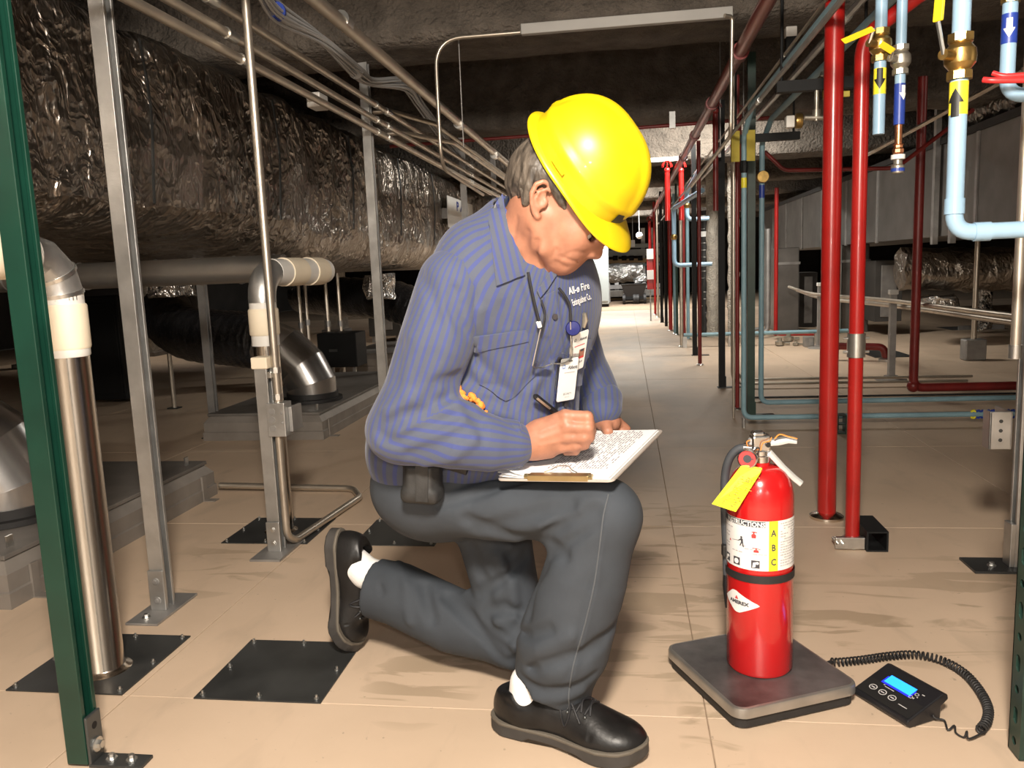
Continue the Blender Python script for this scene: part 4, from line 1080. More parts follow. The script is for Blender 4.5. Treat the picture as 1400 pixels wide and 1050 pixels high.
riser(936, 470, 3.5, 'red_dark', 'dusky red riser close to the far blue riser', 1.75)
riser(926, 458, 3, 'green_dark', 'thin dark green riser in the far blue cluster', 1.8)
# far blue loops
for (x0p, x1p, yt, yb, Y, lab) in ((921, 945, 285, 362, 8.2, 'pale blue pipe loop with rounded corners in the far cluster'), (939, 941, 262, 300, 8.3, 'short pale blue branch above the far loop')):
    a, c = W(x0p, yt, Y), W(x1p, yb, Y)
    t = thing('blue_pipe_loop', lab, 'pipe', (a[0], Y, c[2]))
    MB().tube(fillet([(c[0], Y - 1.2, a[2] + .06), (a[0], Y, a[2]), (a[0], Y, c[2]), (c[0] + .2, Y, c[2])], .06, 5), .022, 10).build('pipe_run', 'blue_pipe', t, smooth=True)
    MB().sphere((a[0], Y, (a[2] + c[2]) / 2), .035, 10, 6).build('valve_body', 'brass', t, smooth=True)
# red and white panel / cabinet by the far red riser
a, c = W(885, 396, 12.5), W(893, 340, 12.5)
t = thing('red_fire_cabinet', 'small red and white fire cabinet at far end of the row', 'cabinet', (a[0], 12.5, a[2]))
MB().bx(a[0], c[0], 12.5, 12.6, a[2], c[2]).build('cabinet_body', 'red', t, bevel=.01)
MB().bx(a[0] - .002, c[0] + .002, 12.49, 12.5, a[2] + (c[2] - a[2]) * .25, a[2] + (c[2] - a[2]) * .48).build('white_band', 'white', t)
MB().bx(a[0] - .002, c[0] + .002, 12.49, 12.5, a[2] + (c[2] - a[2]) * .75, c[2]).build('white_band', 'white', t)
MB().bx((a[0] + c[0]) / 2 - .01, (a[0] + c[0]) / 2 + .01, 12.55, 12.59, .0005, a[2]).build('stand', 'galv_dark', t)
# insulated and fireproofed columns beyond
def fuzzy_column(px0, px1, py, m, label, top=2.4, r=None, name='fireproofed_column', sd=0, amp=.02):
    a, c = FL(px0, py), FL(px1, py); rr = (c[0] - a[0]) / 2; x = (a[0] + c[0]) / 2; y = a[1] + rr
    t = thing(name, label, 'column', (x, y, 0))
    P = [(x, y, z) for z in np.linspace(.0, top, 50)]
    b = MB(); b.tube(P, rr, 24)
    V = []
    for v in b.V:
        d = amp * mnoise.noise((v[0] * 14 + sd, v[1] * 14, v[2] * 14)); V.append((v[0] + (v[0] - x) / rr * d, v[1] + (v[1] - y) / rr * d, max(.0005, v[2])))
    b.V = V; b.build('column_shaft', m, t, smooth=True, ang=70)
    return t, x, y, rr
fuzzy_column(967, 985, 462, 'fireproof_pale', 'pale crumbly fireproofed column between the black posts', sd=2)
fuzzy_column(996, 1012, 470, 'fireproof_pale', 'pale crumbly fireproofed column right of second black post', sd=5)
t, x, y, rr = fuzzy_column(958, 972, 461, 'black_rubber', 'dark furry lagged pipe with two white bands', 1.45, name='lagged_column', sd=8, amp=.012)
for py in (320, 298):
    z = float(W(965, py, y)[2]); MB().cyl((x, y, z - .03), (x, y, z + .03), rr * 1.18, 20).build('white_band', 'white', t, smooth=True)
for q in range(14):
    zz_ = .2 + q * .08; b = MB(); b.cyl((x, y, zz_), (x, y, zz_ + .008), rr * 1.03, 20); b.build('wire_tie', 'galv', t)
# overhead thin conduits on the right
for (pxa, pya, pxb, pyb, X, r_, m, lab) in ((1129, 4, 1032, 126, .63, .006, 'conduit', 'upper thin conduit slanting overhead right of the red main'),
                                          (1135, 13, 1040, 141, .66, .007, 'conduit', 'lower thin conduit slanting overhead right of the red main'),
                                          (1175, 0, 1140, 45, .86, .016, 'galv', 'stout grey conduit overhead between the two red standpipes'),
                                          (1100, 60, 1000, 185, .53, .008, 'galv_dark', 'dim thin conduit overhead above the near blue riser')):
    a, c = WX(pxa, pya, X), WX(pxb, pyb, X); z = (a[2] + c[2]) / 2
    conduit('steel_conduit', lab, [(X, .6, z), (X, 14, z)], r_, m, coup=[(X, (a[1] + c[1]) / 2, z)], n=8)
for y in (3.3, 4.6):
    t = thing('pipe_hanger', 'black %s hanger holding conduits overhead at right' % ('nearer' if y < 4 else 'farther'), 'hanger', (.72, y, 1.5))
    MB().bx(.58, .93, y - .02, y + .02, 1.50, 1.54).build('hanger_bar', 'black_paint', t)
    for xx in (.60, .90): MB().cyl((xx, y, 1.5), (xx, y, 2.41), .006, 8).build('hanger_rod', 'black_paint', t)
# gauge cluster
Y = 3.3
t = thing('valve_cluster', 'small brass and chrome valve cluster with yellow lever left of thick red pipe', 'valve', W(1125, 130, Y))
for px, py0, py1, rr_, m in ((1128, 100, 165, .009, 'nickel'), (1116, 118, 165, .009, 'nickel'), (1130, 120, 135, .016, 'brass'), (1116, 150, 160, .015, 'nickel'), (1129, 98, 103, .02, 'zinc'), (1117, 116, 120, .017, 'zinc')):
    a, c = W(px, py1, Y), W(px, py0, Y); MB().cyl((a[0], Y, a[2]), (a[0], Y, c[2]), rr_, 12).build('valve_piece', m, t, smooth=True)
a, c = W(1100, 161, Y), W(1130, 161, Y); MB().cyl(a, c, .01, 10).build('valve_piece', 'nickel', t)
a, c = W(1132, 130, Y), W(1162, 128, Y); MB().obox((a + c) / 2, nrm(c - a), (0, 1, 0), (0, 0, 1), np.linalg.norm(c - a) / 2, .004, .011).build('lever_grip', 'yellow_dull', t, bevel=.003)
p = W(1081, 166, 3.4)
t = thing('pressure_switch', 'white box with round brass gauge below the stout conduits', 'gauge', p)
MB().bx(p[0] - .02, p[0] + .012, 3.38, 3.42, p[2] - .025, p[2] + .02).build('switch_box', 'cream_white', t, bevel=.003)
b = MB(); b.lathe([(.028, -.012), (.03, 0), (.028, .012)], (p[0] + .03, 3.4, p[2]), 20, (0, 1, 0), (0, 0, 1), (1, 0, 0)); b.build('gauge_case', 'brass', t, smooth=True, ang=30)
p = W(1081, 45, 3.6)
t = thing('conduit_box', 'small white box on black bracket high at the right', 'box', p)
MB().bx(p[0] - .022, p[0] + .022, 3.58, 3.62, p[2] - .018, p[2] + .022).build('box_body', 'cream_white', t, bevel=.003)
MB().bx(p[0] - .02, p[0] + .02, 3.58, 3.62, p[2] - .12, p[2] - .018).build('black_bracket', 'black_paint', t)

# right hand duct
X = 2.42
z0 = float(WX(1251, 326, X)[2]); z1 = float(WX(1390, 160, X)[2])
z0_duct = z0
t = thing('sheet_metal_duct', 'large rectangular sheet metal duct along the right', 'duct', (X + .6, 7, z0))
MB().bx(X, X + 1.3, .8, 15, z0, z1).build('duct_body', 'duct_sheet', t)
for k in range(12):
    yy = 1.6 + k * 1.12
    MB().bx(X - .012, X + .01, yy, yy + .035, z0 - .012, z1 + .012).build('duct_flange', 'galv_dark', t)
for yy in (6.4, 6.75): MB().bx(X - .05, X - .012, yy, yy + .05, z0 - .06, 2.41).build('duct_hanger', 'galv', t)
b = MB(); b.bx(X - .02, X + 1.32, .8, 15, z1 + .0, z1 + .05); 
V = [(v[0] , v[1], v[2]) for v in b.V]; b.build('duct_top_lagging', 'black_rubber', t)
foil_blob((X + .18, 5.2, z1 + .18), (X + .18, 6.8, z1 + .18), .10, 'crumpled dark foil lagging lying on the right duct', 'foil_lagging', 'foil', 30, 7)
# legs / plenum columns below it
for (p0, p1, Y, lab) in ((1062, 1092, 10.0, 'leftmost dark grey duct plenum standing below the right duct'), (1140, 1150, 9.6, 'narrow pale grey plenum edge between the red standpipes'), (1150, 1187, 9.7, 'wide dark grey duct plenum right of thin red standpipe')):
    a, c = W(p0, 440, Y), W(p1, 440, Y)
    t = thing('duct_plenum', lab, 'duct', ((a[0] + c[0]) / 2, Y, 0))
    MB().bx(a[0], c[0], Y, Y + .6, .0005, z0 - .001).build('plenum_casing', 'concrete' if p0 == 1140 else 'duct_sheet', t, bevel=.01)
    MB().bx(a[0] - .01, c[0] + .01, Y - .012, Y + .01, z0 - .2, z0 - .17).build('plenum_flange', 'galv_dark', t)
# guard rail of conduit on strut stanchions
t = thing('conduit_rail', 'double conduit rail on short stanchions across the right', 'conduit', (1.85, 6, .52))
for dz, dx, (y0, y1) in ((.02, -.042, (2.6, 9.4)), (-.025, .045, (2.7, 9.2))):
    MB().tube(catmull([(1.85 + dx + .15, y0 - .2, .545 + dz), (1.85 + dx, 4.0, .545 + dz), (1.85 + dx, 6, .535 + dz), (1.85 + dx, 8.2, .50 + dz), (1.83 + dx, 9.3, .54 + dz)], 8), .016, 10).build('conduit_tube', 'conduit', t, smooth=True)
for px, py, lab in ((1218, 519, 'short stanchion with square cap between the red pipes'), (1120, 476, 'short stanchion farther back, left of thin red pipe')):
    p = FL(px, py)
    t = thing('rail_stanchion', lab, 'post', (p[0], p[1], 0))
    MB().strut(p[0], p[1], .006, .60, 0).build('post_channel', 'galv_dark', t)
    MB().bx(p[0] - .028, p[0] + .028, p[1] - .028, p[1] + .028, .598, .63).build('end_cap', 'cream_white', t, bevel=.004)
    b = MB(); b.lathe([(.11, .0004), (.1, .01), (.05, .014), (.045, .03)], (p[0], p[1], 0), 9); b.build('grout_pad', 'concrete', t, smooth=True)
# dark red pipes on the right
p = FL(1249, 541)
x = float(W(1250, 480, p[1])[0])
t = thing('dark_red_pipe', 'dark red pipe dropping to the floor and turning right', 'pipe', (x, p[1], 0))
MB().tube(fillet([(x, p[1], 1.9), (x, p[1], .05), (3.4, p[1] + .02, .05)], .06, 6), .027, 14).build('pipe_run', 'red_dark', t, smooth=True)
MB().sphere((x, p[1], .06), .038, 12, 8).build('elbow_fitting', 'red_dark', t, smooth=True)
p = FL(1127, 492); q = FL(1208, 494)
t = thing('dark_red_pipe', 'dark red pipe behind thick standpipe ending in floor elbow', 'pipe', (p[0], p[1], 0))
MB().tube(fillet([(p[0], p[1], 1.5), (p[0], p[1], .12), (q[0], q[1], .12), (q[0] + .02, q[1], .01)], .06, 6), .03, 14).build('pipe_run', 'red_dark', t, smooth=True)
MB().lathe([(.06, .0005), (.06, .02), (.035, .03)], (q[0] + .02, q[1], 0), 16).build('floor_flange', 'zinc', t)
p = FL(1061, 464); q = FL(1116, 464)
x = float(W(1061, 380, p[1])[0])
t = thing('dark_red_pipe', 'thin red pipe far right of the blue risers turning along floor', 'pipe', (x, p[1], 0))
MB().tube(fillet([(x, p[1], 1.62), (x, p[1], .06), (q[0], q[1], .06)], .05, 5), .022, 12).build('pipe_run', 'red', t, smooth=True)
MB().sphere((x, p[1], .07), .033, 10, 6).build('elbow_fitting', 'red', t, smooth=True)
# slanting red line under the beam at right
t = thing('dark_red_pipe', 'thin dark red pipe slanting under the ceiling behind the red standpipes', 'pipe', W(1100, 235, 6))
MB().tube(fillet([W(1045, 207, 5.0), W(1072, 233, 5.0), W(1225, 230, 5.0), W(1330, 150, 4.6)], .08, 4), .012, 10).build('pipe_run', 'red_dark', t, smooth=True)
t = thing('steel_conduit', 'long thin conduit slanting under the ceiling at far right', 'conduit', W(1250, 180, 5))
MB().tube([W(1180, 215, 6.0), W(1400, 95, 3.9)], .012, 8).build('conduit_tube', 'conduit', t, smooth=True)
# foil duct and boots at the back right
a, c = W(1240, 368, 8.0), W(1375, 372, 8.0)
foil_blob((a[0], 8.2, a[2] + .0), (c[0] + .6, 8.2, c[2]), .20, 'dark foil wrapped round duct at back right above the rail', 'foil_duct', 'foil', 40, 3)
a = W(1288, 395, 8.0)
foil_blob((a[0], 8.1, a[2] - .08), (a[0], 8.1, .33), .17, 'crumpled foil duct boot at back right below foil duct', seed=11)
a = W(1358, 400, 9.0)
foil_blob((a[0], 9.2, a[2] + .1), (a[0], 9.2, .035), .07, 'small bright foil boot far right beside the grey strut', seed=15)
# rod on block
p = FL(1330, 492)
t = thing('hanger_rod', 'thin rod standing on a dark square block at right', 'rod', (p[0], p[1], 0))
xr_ = float(W(1334, 420, p[1])[0])
MB().bx(p[0] - .08, p[0] + .08, p[1] - .06, p[1] + .06, .0005, .17).build('base_block', 'galv_dark', t, bevel=.01)
MB().cyl((p[0], p[1], .17), (p[0], p[1], z0_duct - .004), .02, 10).build('rod', 'conduit', t, smooth=True)
# electrical box, loose fittings, strips on the floor
p = FL(1106, 474)
t = thing('electrical_box', 'small grey electrical box on floor left of the far stanchion', 'box', (p[0], p[1], 0))
MB().bx(p[0] - .05, p[0] + .04, p[1] - .05, p[1] + .05, .0005, .10).build('box_body', 'galv_dark', t, bevel=.005)
MB().bx(p[0] - .01, p[0] + .03, p[1] - .055, p[1] - .05, .02, .085).build('box_cover', 'galv', t)
for px, py, s, lab in ((1066, 473, .045, 'leftmost loose metal fitting lying by thin red pipe'), (1078, 467, .05, 'loose pipe fitting lying behind the others by thin red pipe'), (1088, 473, .03, 'rightmost loose metal fitting lying by thin red pipe')):
    p = FL(px, py)
    b = MB(); b.lathe([(s * .6, 0), (s, .2 * s), (s, s), (s * .5, 1.2 * s), (s * .5, 1.8 * s)], (p[0], p[1], .001), 10); b.tube([(p[0], p[1], s * .6), (p[0] + s * 2.2, p[1], s * .5)], s * .35, 8)
    tag(b.build('loose_fitting', 'nickel', smooth=True, ang=35), lab, 'fitting')
o = MB().bx(*sorted((FL(1190, 487)[0], FL(1246, 487)[0])), *sorted((FL(1210, 489)[1], FL(1210, 478)[1])), .0003, .006).build('floor_plate', 'plate', bevel=.001)
tag(o, 'dark floor plate far right beyond the cap topped stanchion', 'plate')
for py, m, r_, lab in ((543, 'black_rubber', .006, 'dark thin strip as blue pipe shadow, lying crosswise behind blue pipes'), (549, 'conduit', .006, 'thin conduit lying crosswise behind the blue pipes')):  # the dark strip is the blue pipes' floor shadow made as an object
    p = FL(1150, py)
    tag(MB().tube([(.72, p[1], r_ + .0005), (2.6, p[1], r_ + .0005)], r_, 8).build('shadow_and_conduit', m, smooth=True), lab, 'cable')
t = thing('blue_hose', 'blue chain sleeve on the end of crosswise blue pipe', 'pipe', FL(1320, 566))
pa2 = FL(1300, 567); pb2 = FL(1352, 567)
for k in range(9):
    xx = pa2[0] + (pb2[0] - pa2[0]) * k / 8
    b = MB(); b.tube([(xx + .012 * math.cos(q), pa[1] + .012 + .0 * q, za + .02 * math.sin(q)) for q in np.linspace(0, 2 * PI, 10)], .006, 6); b.build('chain_link', 'tape_blue' if k else 'tape_yellow', t)
# dark clutter deeper on the right
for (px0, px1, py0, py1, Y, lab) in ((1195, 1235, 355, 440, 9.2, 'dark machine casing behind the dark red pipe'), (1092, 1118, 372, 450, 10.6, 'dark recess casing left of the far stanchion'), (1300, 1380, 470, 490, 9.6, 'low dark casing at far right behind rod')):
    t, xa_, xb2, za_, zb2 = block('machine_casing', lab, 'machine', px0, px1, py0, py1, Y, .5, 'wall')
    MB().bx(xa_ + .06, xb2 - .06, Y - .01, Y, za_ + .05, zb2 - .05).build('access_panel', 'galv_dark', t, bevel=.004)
# pipes behind the blue risers (insulated drain loops)
for k, (px, lab) in enumerate(((1052, 'dark lagged drain loop behind second blue riser'), (1047, 'thin dark drain pipe behind second blue riser'))):
    p = FL(px, 462 - 8 * k)
    t = thing('drain_loop', lab, 'pipe', (p[0], p[1], 0))
    MB().tube(fillet([(p[0] - .02, p[1], 1.2), (p[0] - .02, p[1], .05), (p[0] - .25, p[1], .0305 - .01 * k), (p[0] - .25, p[1], .5)], .1, 6), .03 - .01 * k, 10).build('pipe_run', 'galv_dark', t, smooth=True)

# ================================================================== FAR END OF THE AISLE
Y = 17.2
a, c = W(813, 419, Y), W(831, 335, Y)
t = thing('grey_cabinet', 'pale grey electrical cabinet at end of aisle right of man\'s nose', 'cabinet', (a[0], Y, 0))
MB().bx(a[0] - .25, c[0], Y, Y + .5, .06, c[2]).build('cabinet_body', 'cabinet', t, bevel=.01)
MB().bx(a[0] - .24, c[0] - .02, Y - .012, Y, .12, c[2] - .04).build('cabinet_door', 'cabinet', t, bevel=.005)
MB().bx(a[0] - .2, c[0] - .01, Y + .02, Y + .45, .0005, .06).build('plinth', 'black_paint', t)
# barrow cart
Y = 18.0
a, c = W(850, 407, Y), W(884, 388, Y)
t = thing('tub_cart', 'black tub cart on wheels at far end of the aisle', 'cart', ((a[0] + c[0]) / 2, Y + .3, 0))
b = MB(); V = []
for (z, k) in ((a[2] + .02, .08), (c[2] - .02, 0), (c[2], -.02)):
    V += [(a[0] + k, Y + k, z), (c[0] - k, Y + k, z), (c[0] - k, Y + .8 - k, z), (a[0] + k, Y + .8 - k, z)]
F = [(3, 2, 1, 0), (8, 9, 10, 11)] + [(i * 4 + j, i * 4 + (j + 1) % 4, i * 4 + 4 + (j + 1) % 4, i * 4 + 4 + j) for i in range(2) for j in range(4)]
b.add(V, F); b.build('tub', 'black_plastic', t)
for xx in (a[0] + .05, a[0] + .28, c[0] - .2, c[0] - .04):
    MB().cyl((xx - .03, Y + .1, .11), (xx + .03, Y + .1, .11), .11, 18).build('wheel', 'black_rubber', t, smooth=True, ang=30)
MB().bx(a[0] + .05, c[0] - .05, Y + .08, Y + .7, .1, a[2] + .03).build('axle_frame', 'black_paint', t)
o = foil_blob(W(826, 374, 19.2), W(878, 372, 19.2), .22, 'bright foil wrapped duct section above the tub cart', 'foil_duct', 'foil_bright', 30, 21)
for px in (832, 872):
    p = W(px, 374, 19.2); MB().bx(p[0] - .03, p[0] + .03, 19.17, 19.23, .0005, p[2] - .19).build('duct_stand', 'galv_dark', o)
foil_blob(W(868, 386, 18.7), W(884, 378, 18.7), .09, 'crumpled foil scrap heaped on the tub cart', 'foil_scrap', 'foil_bright', 20, 23)
# storage rack behind
Y = 20.5
t = thing('storage_rack', 'pale steel rack with cross members closing the far end', 'rack', (0, Y, 0))
for py, m, h in ((337, 'cabinet', .10), (346, 'cabinet', .16), (357, 'wood', .10), (363, 'blue_dull', .06), (392, 'galv_dark', .1), (402, 'galv', .2), (411, 'wood', .2)):
    p = W(850, py, Y); MB().bx(p[0] - 1.4, p[0] + 1.0, Y, Y + .12, p[2] - h / 2, p[2] + h / 2).build('rack_beam', m, t)
for px in (812, 843, 880, 893):
    p = W(px, 380, Y); MB().bx(p[0] - .05, p[0] + .05, Y + .12, Y + .2, .0005, 1.75).build('rack_upright', 'white', t)
for px in (838, 850, 860, 872):
    p = W(px, 353, Y); MB().cyl((p[0], Y - .06, p[2]), (p[0] + .12, Y - .06, p[2]), .06, 10).build('rack_roller', 'black_paint', t)
a, c = W(858, 338, 19.5), W(868, 328, 19.5)
o = MB().bx(a[0] - .1, c[0], 19.5, 19.53, a[2], c[2]).build('hanging_notice', 'white')
for xx in (a[0] - .05, c[0] - .05): MB().cyl((xx, 19.515, c[2]), (xx, 19.515, 2.42), .006, 6).build('notice_wire', 'galv', o)
tag(o, 'white hanging notice board just below the hat visor', 'sign')
p = W(874, 322, 17.0)
o = MB().sphere(p, .07, 12, 8).build('globe_lamp', 'white', smooth=True); tag(o, 'small white globe hanging at far end beyond visor', 'lamp')
MB().cyl(p + (0, 0, .06), (p[0], p[1], 2.41), .01, 6).build('lamp_stem', 'galv', o)
# ================================================================== EXTINGUISHER ON ITS SCALE
ZT = .046
eb = FL(1038, 908, ZT); ex, ey = float(eb[0]), float(eb[1])
ER = .0655
# platform
cs = [FL(917, 884, .04), FL(1007, 978, .035), FL(1168, 942, .035), FL(1012, 866, .04)]
sx_ = nrm(FL(1168, 940, .04) - FL(1007, 976, .04)); sx_[2] = 0; sx_ = nrm(sx_)
sy_ = np.array([-sx_[1], sx_[0], 0])
f_ = FL(1007, 976, .04); l_ = FL(917, 884, .04); r_ = FL(1168, 940, .04)
hw = np.linalg.norm(r_ - f_) / 2; hd = abs((l_ - f_) @ sy_) / 2
ctr = f_ + sx_ * hw + sy_ * hd + sx_ * (((l_ - f_) @ sx_)) * .5
def rrect(hx, hy, r, n=6):
    P = []
    for (cx_, cy_, a0) in ((hx - r, hy - r, 0), (-hx + r, hy - r, 90), (-hx + r, -hy + r, 180), (hx - r, -hy + r, 270)):
        for k in range(n + 1):
            a = math.radians(a0 + 90 * k / n); P.append((cx_ + r * math.cos(a), cy_ + r * math.sin(a)))
    return P
hx_, hy_ = .140, .145
ctr = (l_ + r_) / 2; ctr[2] = 0
t = thing('platform_scale', 'worn grey steel platform scale under the red extinguisher', 'scale', (ctr[0], ctr[1], 0))
b = MB()
lv = [(.0, .026), (.0, .040), (-.0015, .0445), (-.005, ZT)]
V = []; F = []; n = None
for d, z in lv:
    P = rrect(hx_ + d, hy_ + d, .028 + d); n = len(P)
    V += [ctr * (1, 1, 0) + sx_ * p[0] + sy_ * p[1] + np.array([0, 0, z]) for p in P]
for i in range(len(lv) - 1):
    for k in range(n): F.append((i * n + k, i * n + (k + 1) % n, (i + 1) * n + (k + 1) % n, (i + 1) * n + k))
V += [ctr * (1, 1, 0) + sx_ * p[0] + sy_ * p[1] + np.array([0, 0, ZT]) for p in rrect(hx_ - .009, hy_ - .009, .019)]; i = len(lv) - 1
for k in range(n): F.append((i * n + k, i * n + (k + 1) % n, (i + 1) * n + (k + 1) % n, (i + 1) * n + k))
F.append(tuple(range(n - 1, -1, -1)))
b.add(V, F); plabel(b.build('platform_rim', 'scale_rim', t, smooth=True, ang=45), 'bare bright steel rim')
MB().prism(rrect(hx_ - .0075, hy_ - .0075, .020), ctr * (1, 1, 0), sx_, sy_, (0, 0, 1), ZT - .004, ZT + .0002).build('platform_plate', 'scale_top', t)
b = MB(); b.prism(rrect(hx_ - .006, hy_ - .006, .024), ctr * (1, 1, 0), sx_, sy_, (0, 0, 1), .005, .026); plabel(b.build('base_tray', 'black_rubber', t), 'black underside tray')
for i in (-1, 1):
    for j in (-1, 1):
        c = ctr + sx_ * (hx_ - .04) * i + sy_ * (hy_ - .04) * j; MB().cyl((c[0], c[1], .0005), (c[0], c[1], .006), .014, 12).build('rubber_foot', 'black_rubber', t)

# extinguisher
t = thing('fire_extinguisher', 'red fire extinguisher standing on the steel scale platform', 'fire extinguisher', (ex, ey, ZT))
E0 = np.array([ex, ey, ZT])
zsh = float(W(1052, 652, ey)[2]) - ZT      # where the shoulder begins
znk = float(W(1035, 633, ey)[2]) - ZT
HB = .385; HN = .437
prof = [(ER - .010, .0005), (ER - .003, .002), (ER, .008), (ER, HB - .03)]
for a in np.linspace(0, 1, 9):
    q = a * PI / 2
    prof.append((.019 + (ER - .019) * math.cos(q) ** .8, HB - .03 + (HN - .012 - HB + .03) * math.sin(q)))
prof += [(.0185, HN - .006), (.0185, HN)]
b = MB(); b.lathe(prof, E0, 64); b.build('cylinder', 'extred', t, smooth=True, ang=50)
PHI = math.atan2(-ey, -ex)               # towards the viewer's side
def EC(ang, z, dr=0.0): return E0 + np.array([math.cos(PHI + ang) * (ER + dr), math.sin(PHI + ang) * (ER + dr), z])
def ang_px(dx): return math.asin(max(-1, min(1, dx / 43.5)))
def ez(y): return float(W(1038, y, ey - ER)[2]) - ZT
def wrap(name, a0, a1, z0, z1, m, dr=.0006, n=24):
    b = MB(); V = []; F = []
    for i in range(n + 1):
        a = a0 + (a1 - a0) * i / n; V += [EC(a, z0, dr), EC(a, z1, dr)]
    for i in range(n): F.append((2 * i, 2 * i + 2, 2 * i + 3, 2 * i + 1))
    b.add(V, F); return b.build(name, m, t, smooth=True)
zl0, zl1 = ez(781), ez(713)
lab = wrap('instruction_label', -1.75, 1.5, zl0, zl1, 'lab_white', n=48); plabel(lab, 'white instruction label')
H = zl1 - zl0
def sub(o): o.parent = lab; return o
# pieces of print on the label: (angles in radians around the viewer's direction)
def wrapsub(name, a0, a1, z0, z1, m, dr=.0009, n=10):
    return sub_parent(wrap(name, a0, a1, z0, z1, m, dr, n))
def sub_parent(o): o.parent = lab; return o
# the label child sits at the same origin as the extinguisher empty, so plain reparenting keeps the place
wrapsub('title_band', -1.75, .16, zl1 - H * .125, zl1 - H * .01, 'ink_dark')
b = MB(); text_on(b, 'INSTRUCTIONS', .0128, lambda u, v: EC(-.50 + u * .95 / ER, zl1 - H * .112 + v, .0013), 'CENTER', .0004); o = b.build('title_lettering', 'white_print', t); sub_parent(o)
wrapsub('yellow_band', .26, .54, zl0, zl1, 'lab_yellow')
for k, ch in enumerate('ABC'):
    b = MB(); text_on(b, ch, .0185, lambda u, v: EC(.40 + u * .8 / ER, zl1 - H * (.30 + .29 * k) + v, .0013), 'CENTER', .0005); sub_parent(b.build('class_letter', 'ink_dark', t))
rnd = random.Random(3)
b = MB()
for k in range(17):
    z = zl1 - H * (.05 + .053 * k)
    a = .62
    while a < 1.36:
        w = rnd.uniform(.03, .12)
        if rnd.random() < .85:
            b.add([EC(a, z - .0022, .0012), EC(min(1.4, a + w), z - .0022, .0012), EC(min(1.4, a + w), z, .0012), EC(a, z, .0012)], [(0, 1, 2, 3)])
        a += w + .02
sub_parent(b.build('small_print', 'lab_grey', t))
b = MB()
for (a0, zf, n_) in ((-1.28, .20, 3), (-1.28, .33, 2), (-1.28, .40, 2), (-1.28, .55, 2), (-1.28, .61, 2), (-.55, .52, 1), (-.45, .57, 2), (-.2, .66, 3), (-.9, .655, 3)):
    a = a0
    for q in range(n_):
        w = rnd.uniform(.08, .14); z = zl1 - H * zf
        b.add([EC(a, z - .002, .0012), EC(a + w, z - .002, .0012), EC(a + w, z, .0012), EC(a, z, .0012)], [(0, 1, 2, 3)]); a += w + .03
sub_parent(b.build('small_print', 'ink', t))
# little pictograms of an extinguisher, a person and three squares
def flat_on(name, polys, a0, z0, s, m):
    b = MB()
    for poly in polys: b.add([EC(a0 + u * s / ER, z0 + v * s, .0013) for (u, v) in poly], [tuple(range(len(poly)))])
    return sub_parent(b.build(name, m, t))
def circ(cx_, cy_, r_, n=12): return [(cx_ + r_ * math.cos(2 * PI * k / n), cy_ + r_ * math.sin(2 * PI * k / n)) for k in range(n)]
flat_on('red_pictogram', [[(-.35, 0), (.35, 0), (.4, .55), (.2, .75), (-.2, .75), (-.4, .55)], [(-.12, .75), (.12, .75), (.12, 1.0), (-.12, 1.0)], [(-.5, 1.0), (.55, .95), (.55, 1.1), (-.1, 1.2)]], -.17, zl1 - H * .345, .0115, 'red_print')
flat_on('red_pictogram', [[(-.5, 0), (.5, 0), (.4, .5), (-.4, .5)], [(-.12, .5), (.12, .5), (.12, .9), (-.12, .9)], [(-.7, .75), (.75, .6), (.75, .72), (-.7, .9)]], -.10, zl1 - H * .63, .0105, 'red_print')
flat_on('person_pictogram', [circ(0, 1.15, .17), [(-.1, 1.0), (.25, .95), (.3, .4), (.42, -.3), (.25, -.3), (.12, .3), (-.15, -.2), (-.3, -.15), (-.05, .45)], [(-.1, .95), (-.55, .6), (-.5, .5), (0, .75)], [(-.5, .62), (-1.7, .45), (-1.7, .4), (-.5, .54)]], -.55, zl1 - H * .52, .0135, 'ink_dark')
flat_on('red_pictogram', [[(-.3, 0), (.3, 0), (.15, .6), (0, .35), (-.15, .6)]], -1.0, zl1 - H * .505, .008, 'red_print')
for k, a in enumerate((-1.15, -.72, -.12)):
    flat_on('square_pictogram', [[(-.55, 0), (.55, 0), (.55, 1.1), (-.55, 1.1)]], a, zl0 + H * .05, .0145, 'ink_dark')
    b = MB(); polys = ([circ(0, .55, .38), ] if k == 1 else [[(-.4, .1), (0, .2), (.1, .9), (-.3, .8)], circ(.25, .75, .2)])
    for poly in polys: b.add([EC(a + u * .0145 / ER, zl0 + H * .05 + v * .0145, .0017) for (u, v) in poly], [tuple(range(len(poly)))])
    sub_parent(b.build('pictogram_light', 'white_print', t))
# strap band round the body, with its hose clip
zb0, zb1 = ez(799), ez(789)
plabel(wrap('rubber_band', -PI, PI, zb0 + .001, zb1 + .002, 'black_rubber', .0022, 64), 'black band')
# diamond badge
zc = ez(829); hh = (ez(814) - ez(843)) / 2
cA = ang_px(1018 - 1038)
poly = [(-.90, .0), (-.62, .75), (-.48, .8), (.66, .06), (.70, 0), (.66, -.06), (-.10, -.9), (-.25, -.9)]
poly = [(-1.02, .05), (-.50, 1.0), (-.1, .95), (.98, .10), (1.02, -.02), (.95, -.1), (-.0, -1.0), (-.25, -.95)]
A0 = ang_px(-43.0); 
def bd(u, v, dr): return EC(-.62 + u * .62, zc + v * hh, dr)
b = MB(); K = 14
outline = [(-1.1, .05), (-.45, 1.0), (-.2, 1.02), (1.0, .06), (1.02, -.02), (.98, -.08), (.0, -1.0), (-.25, -1.0)]
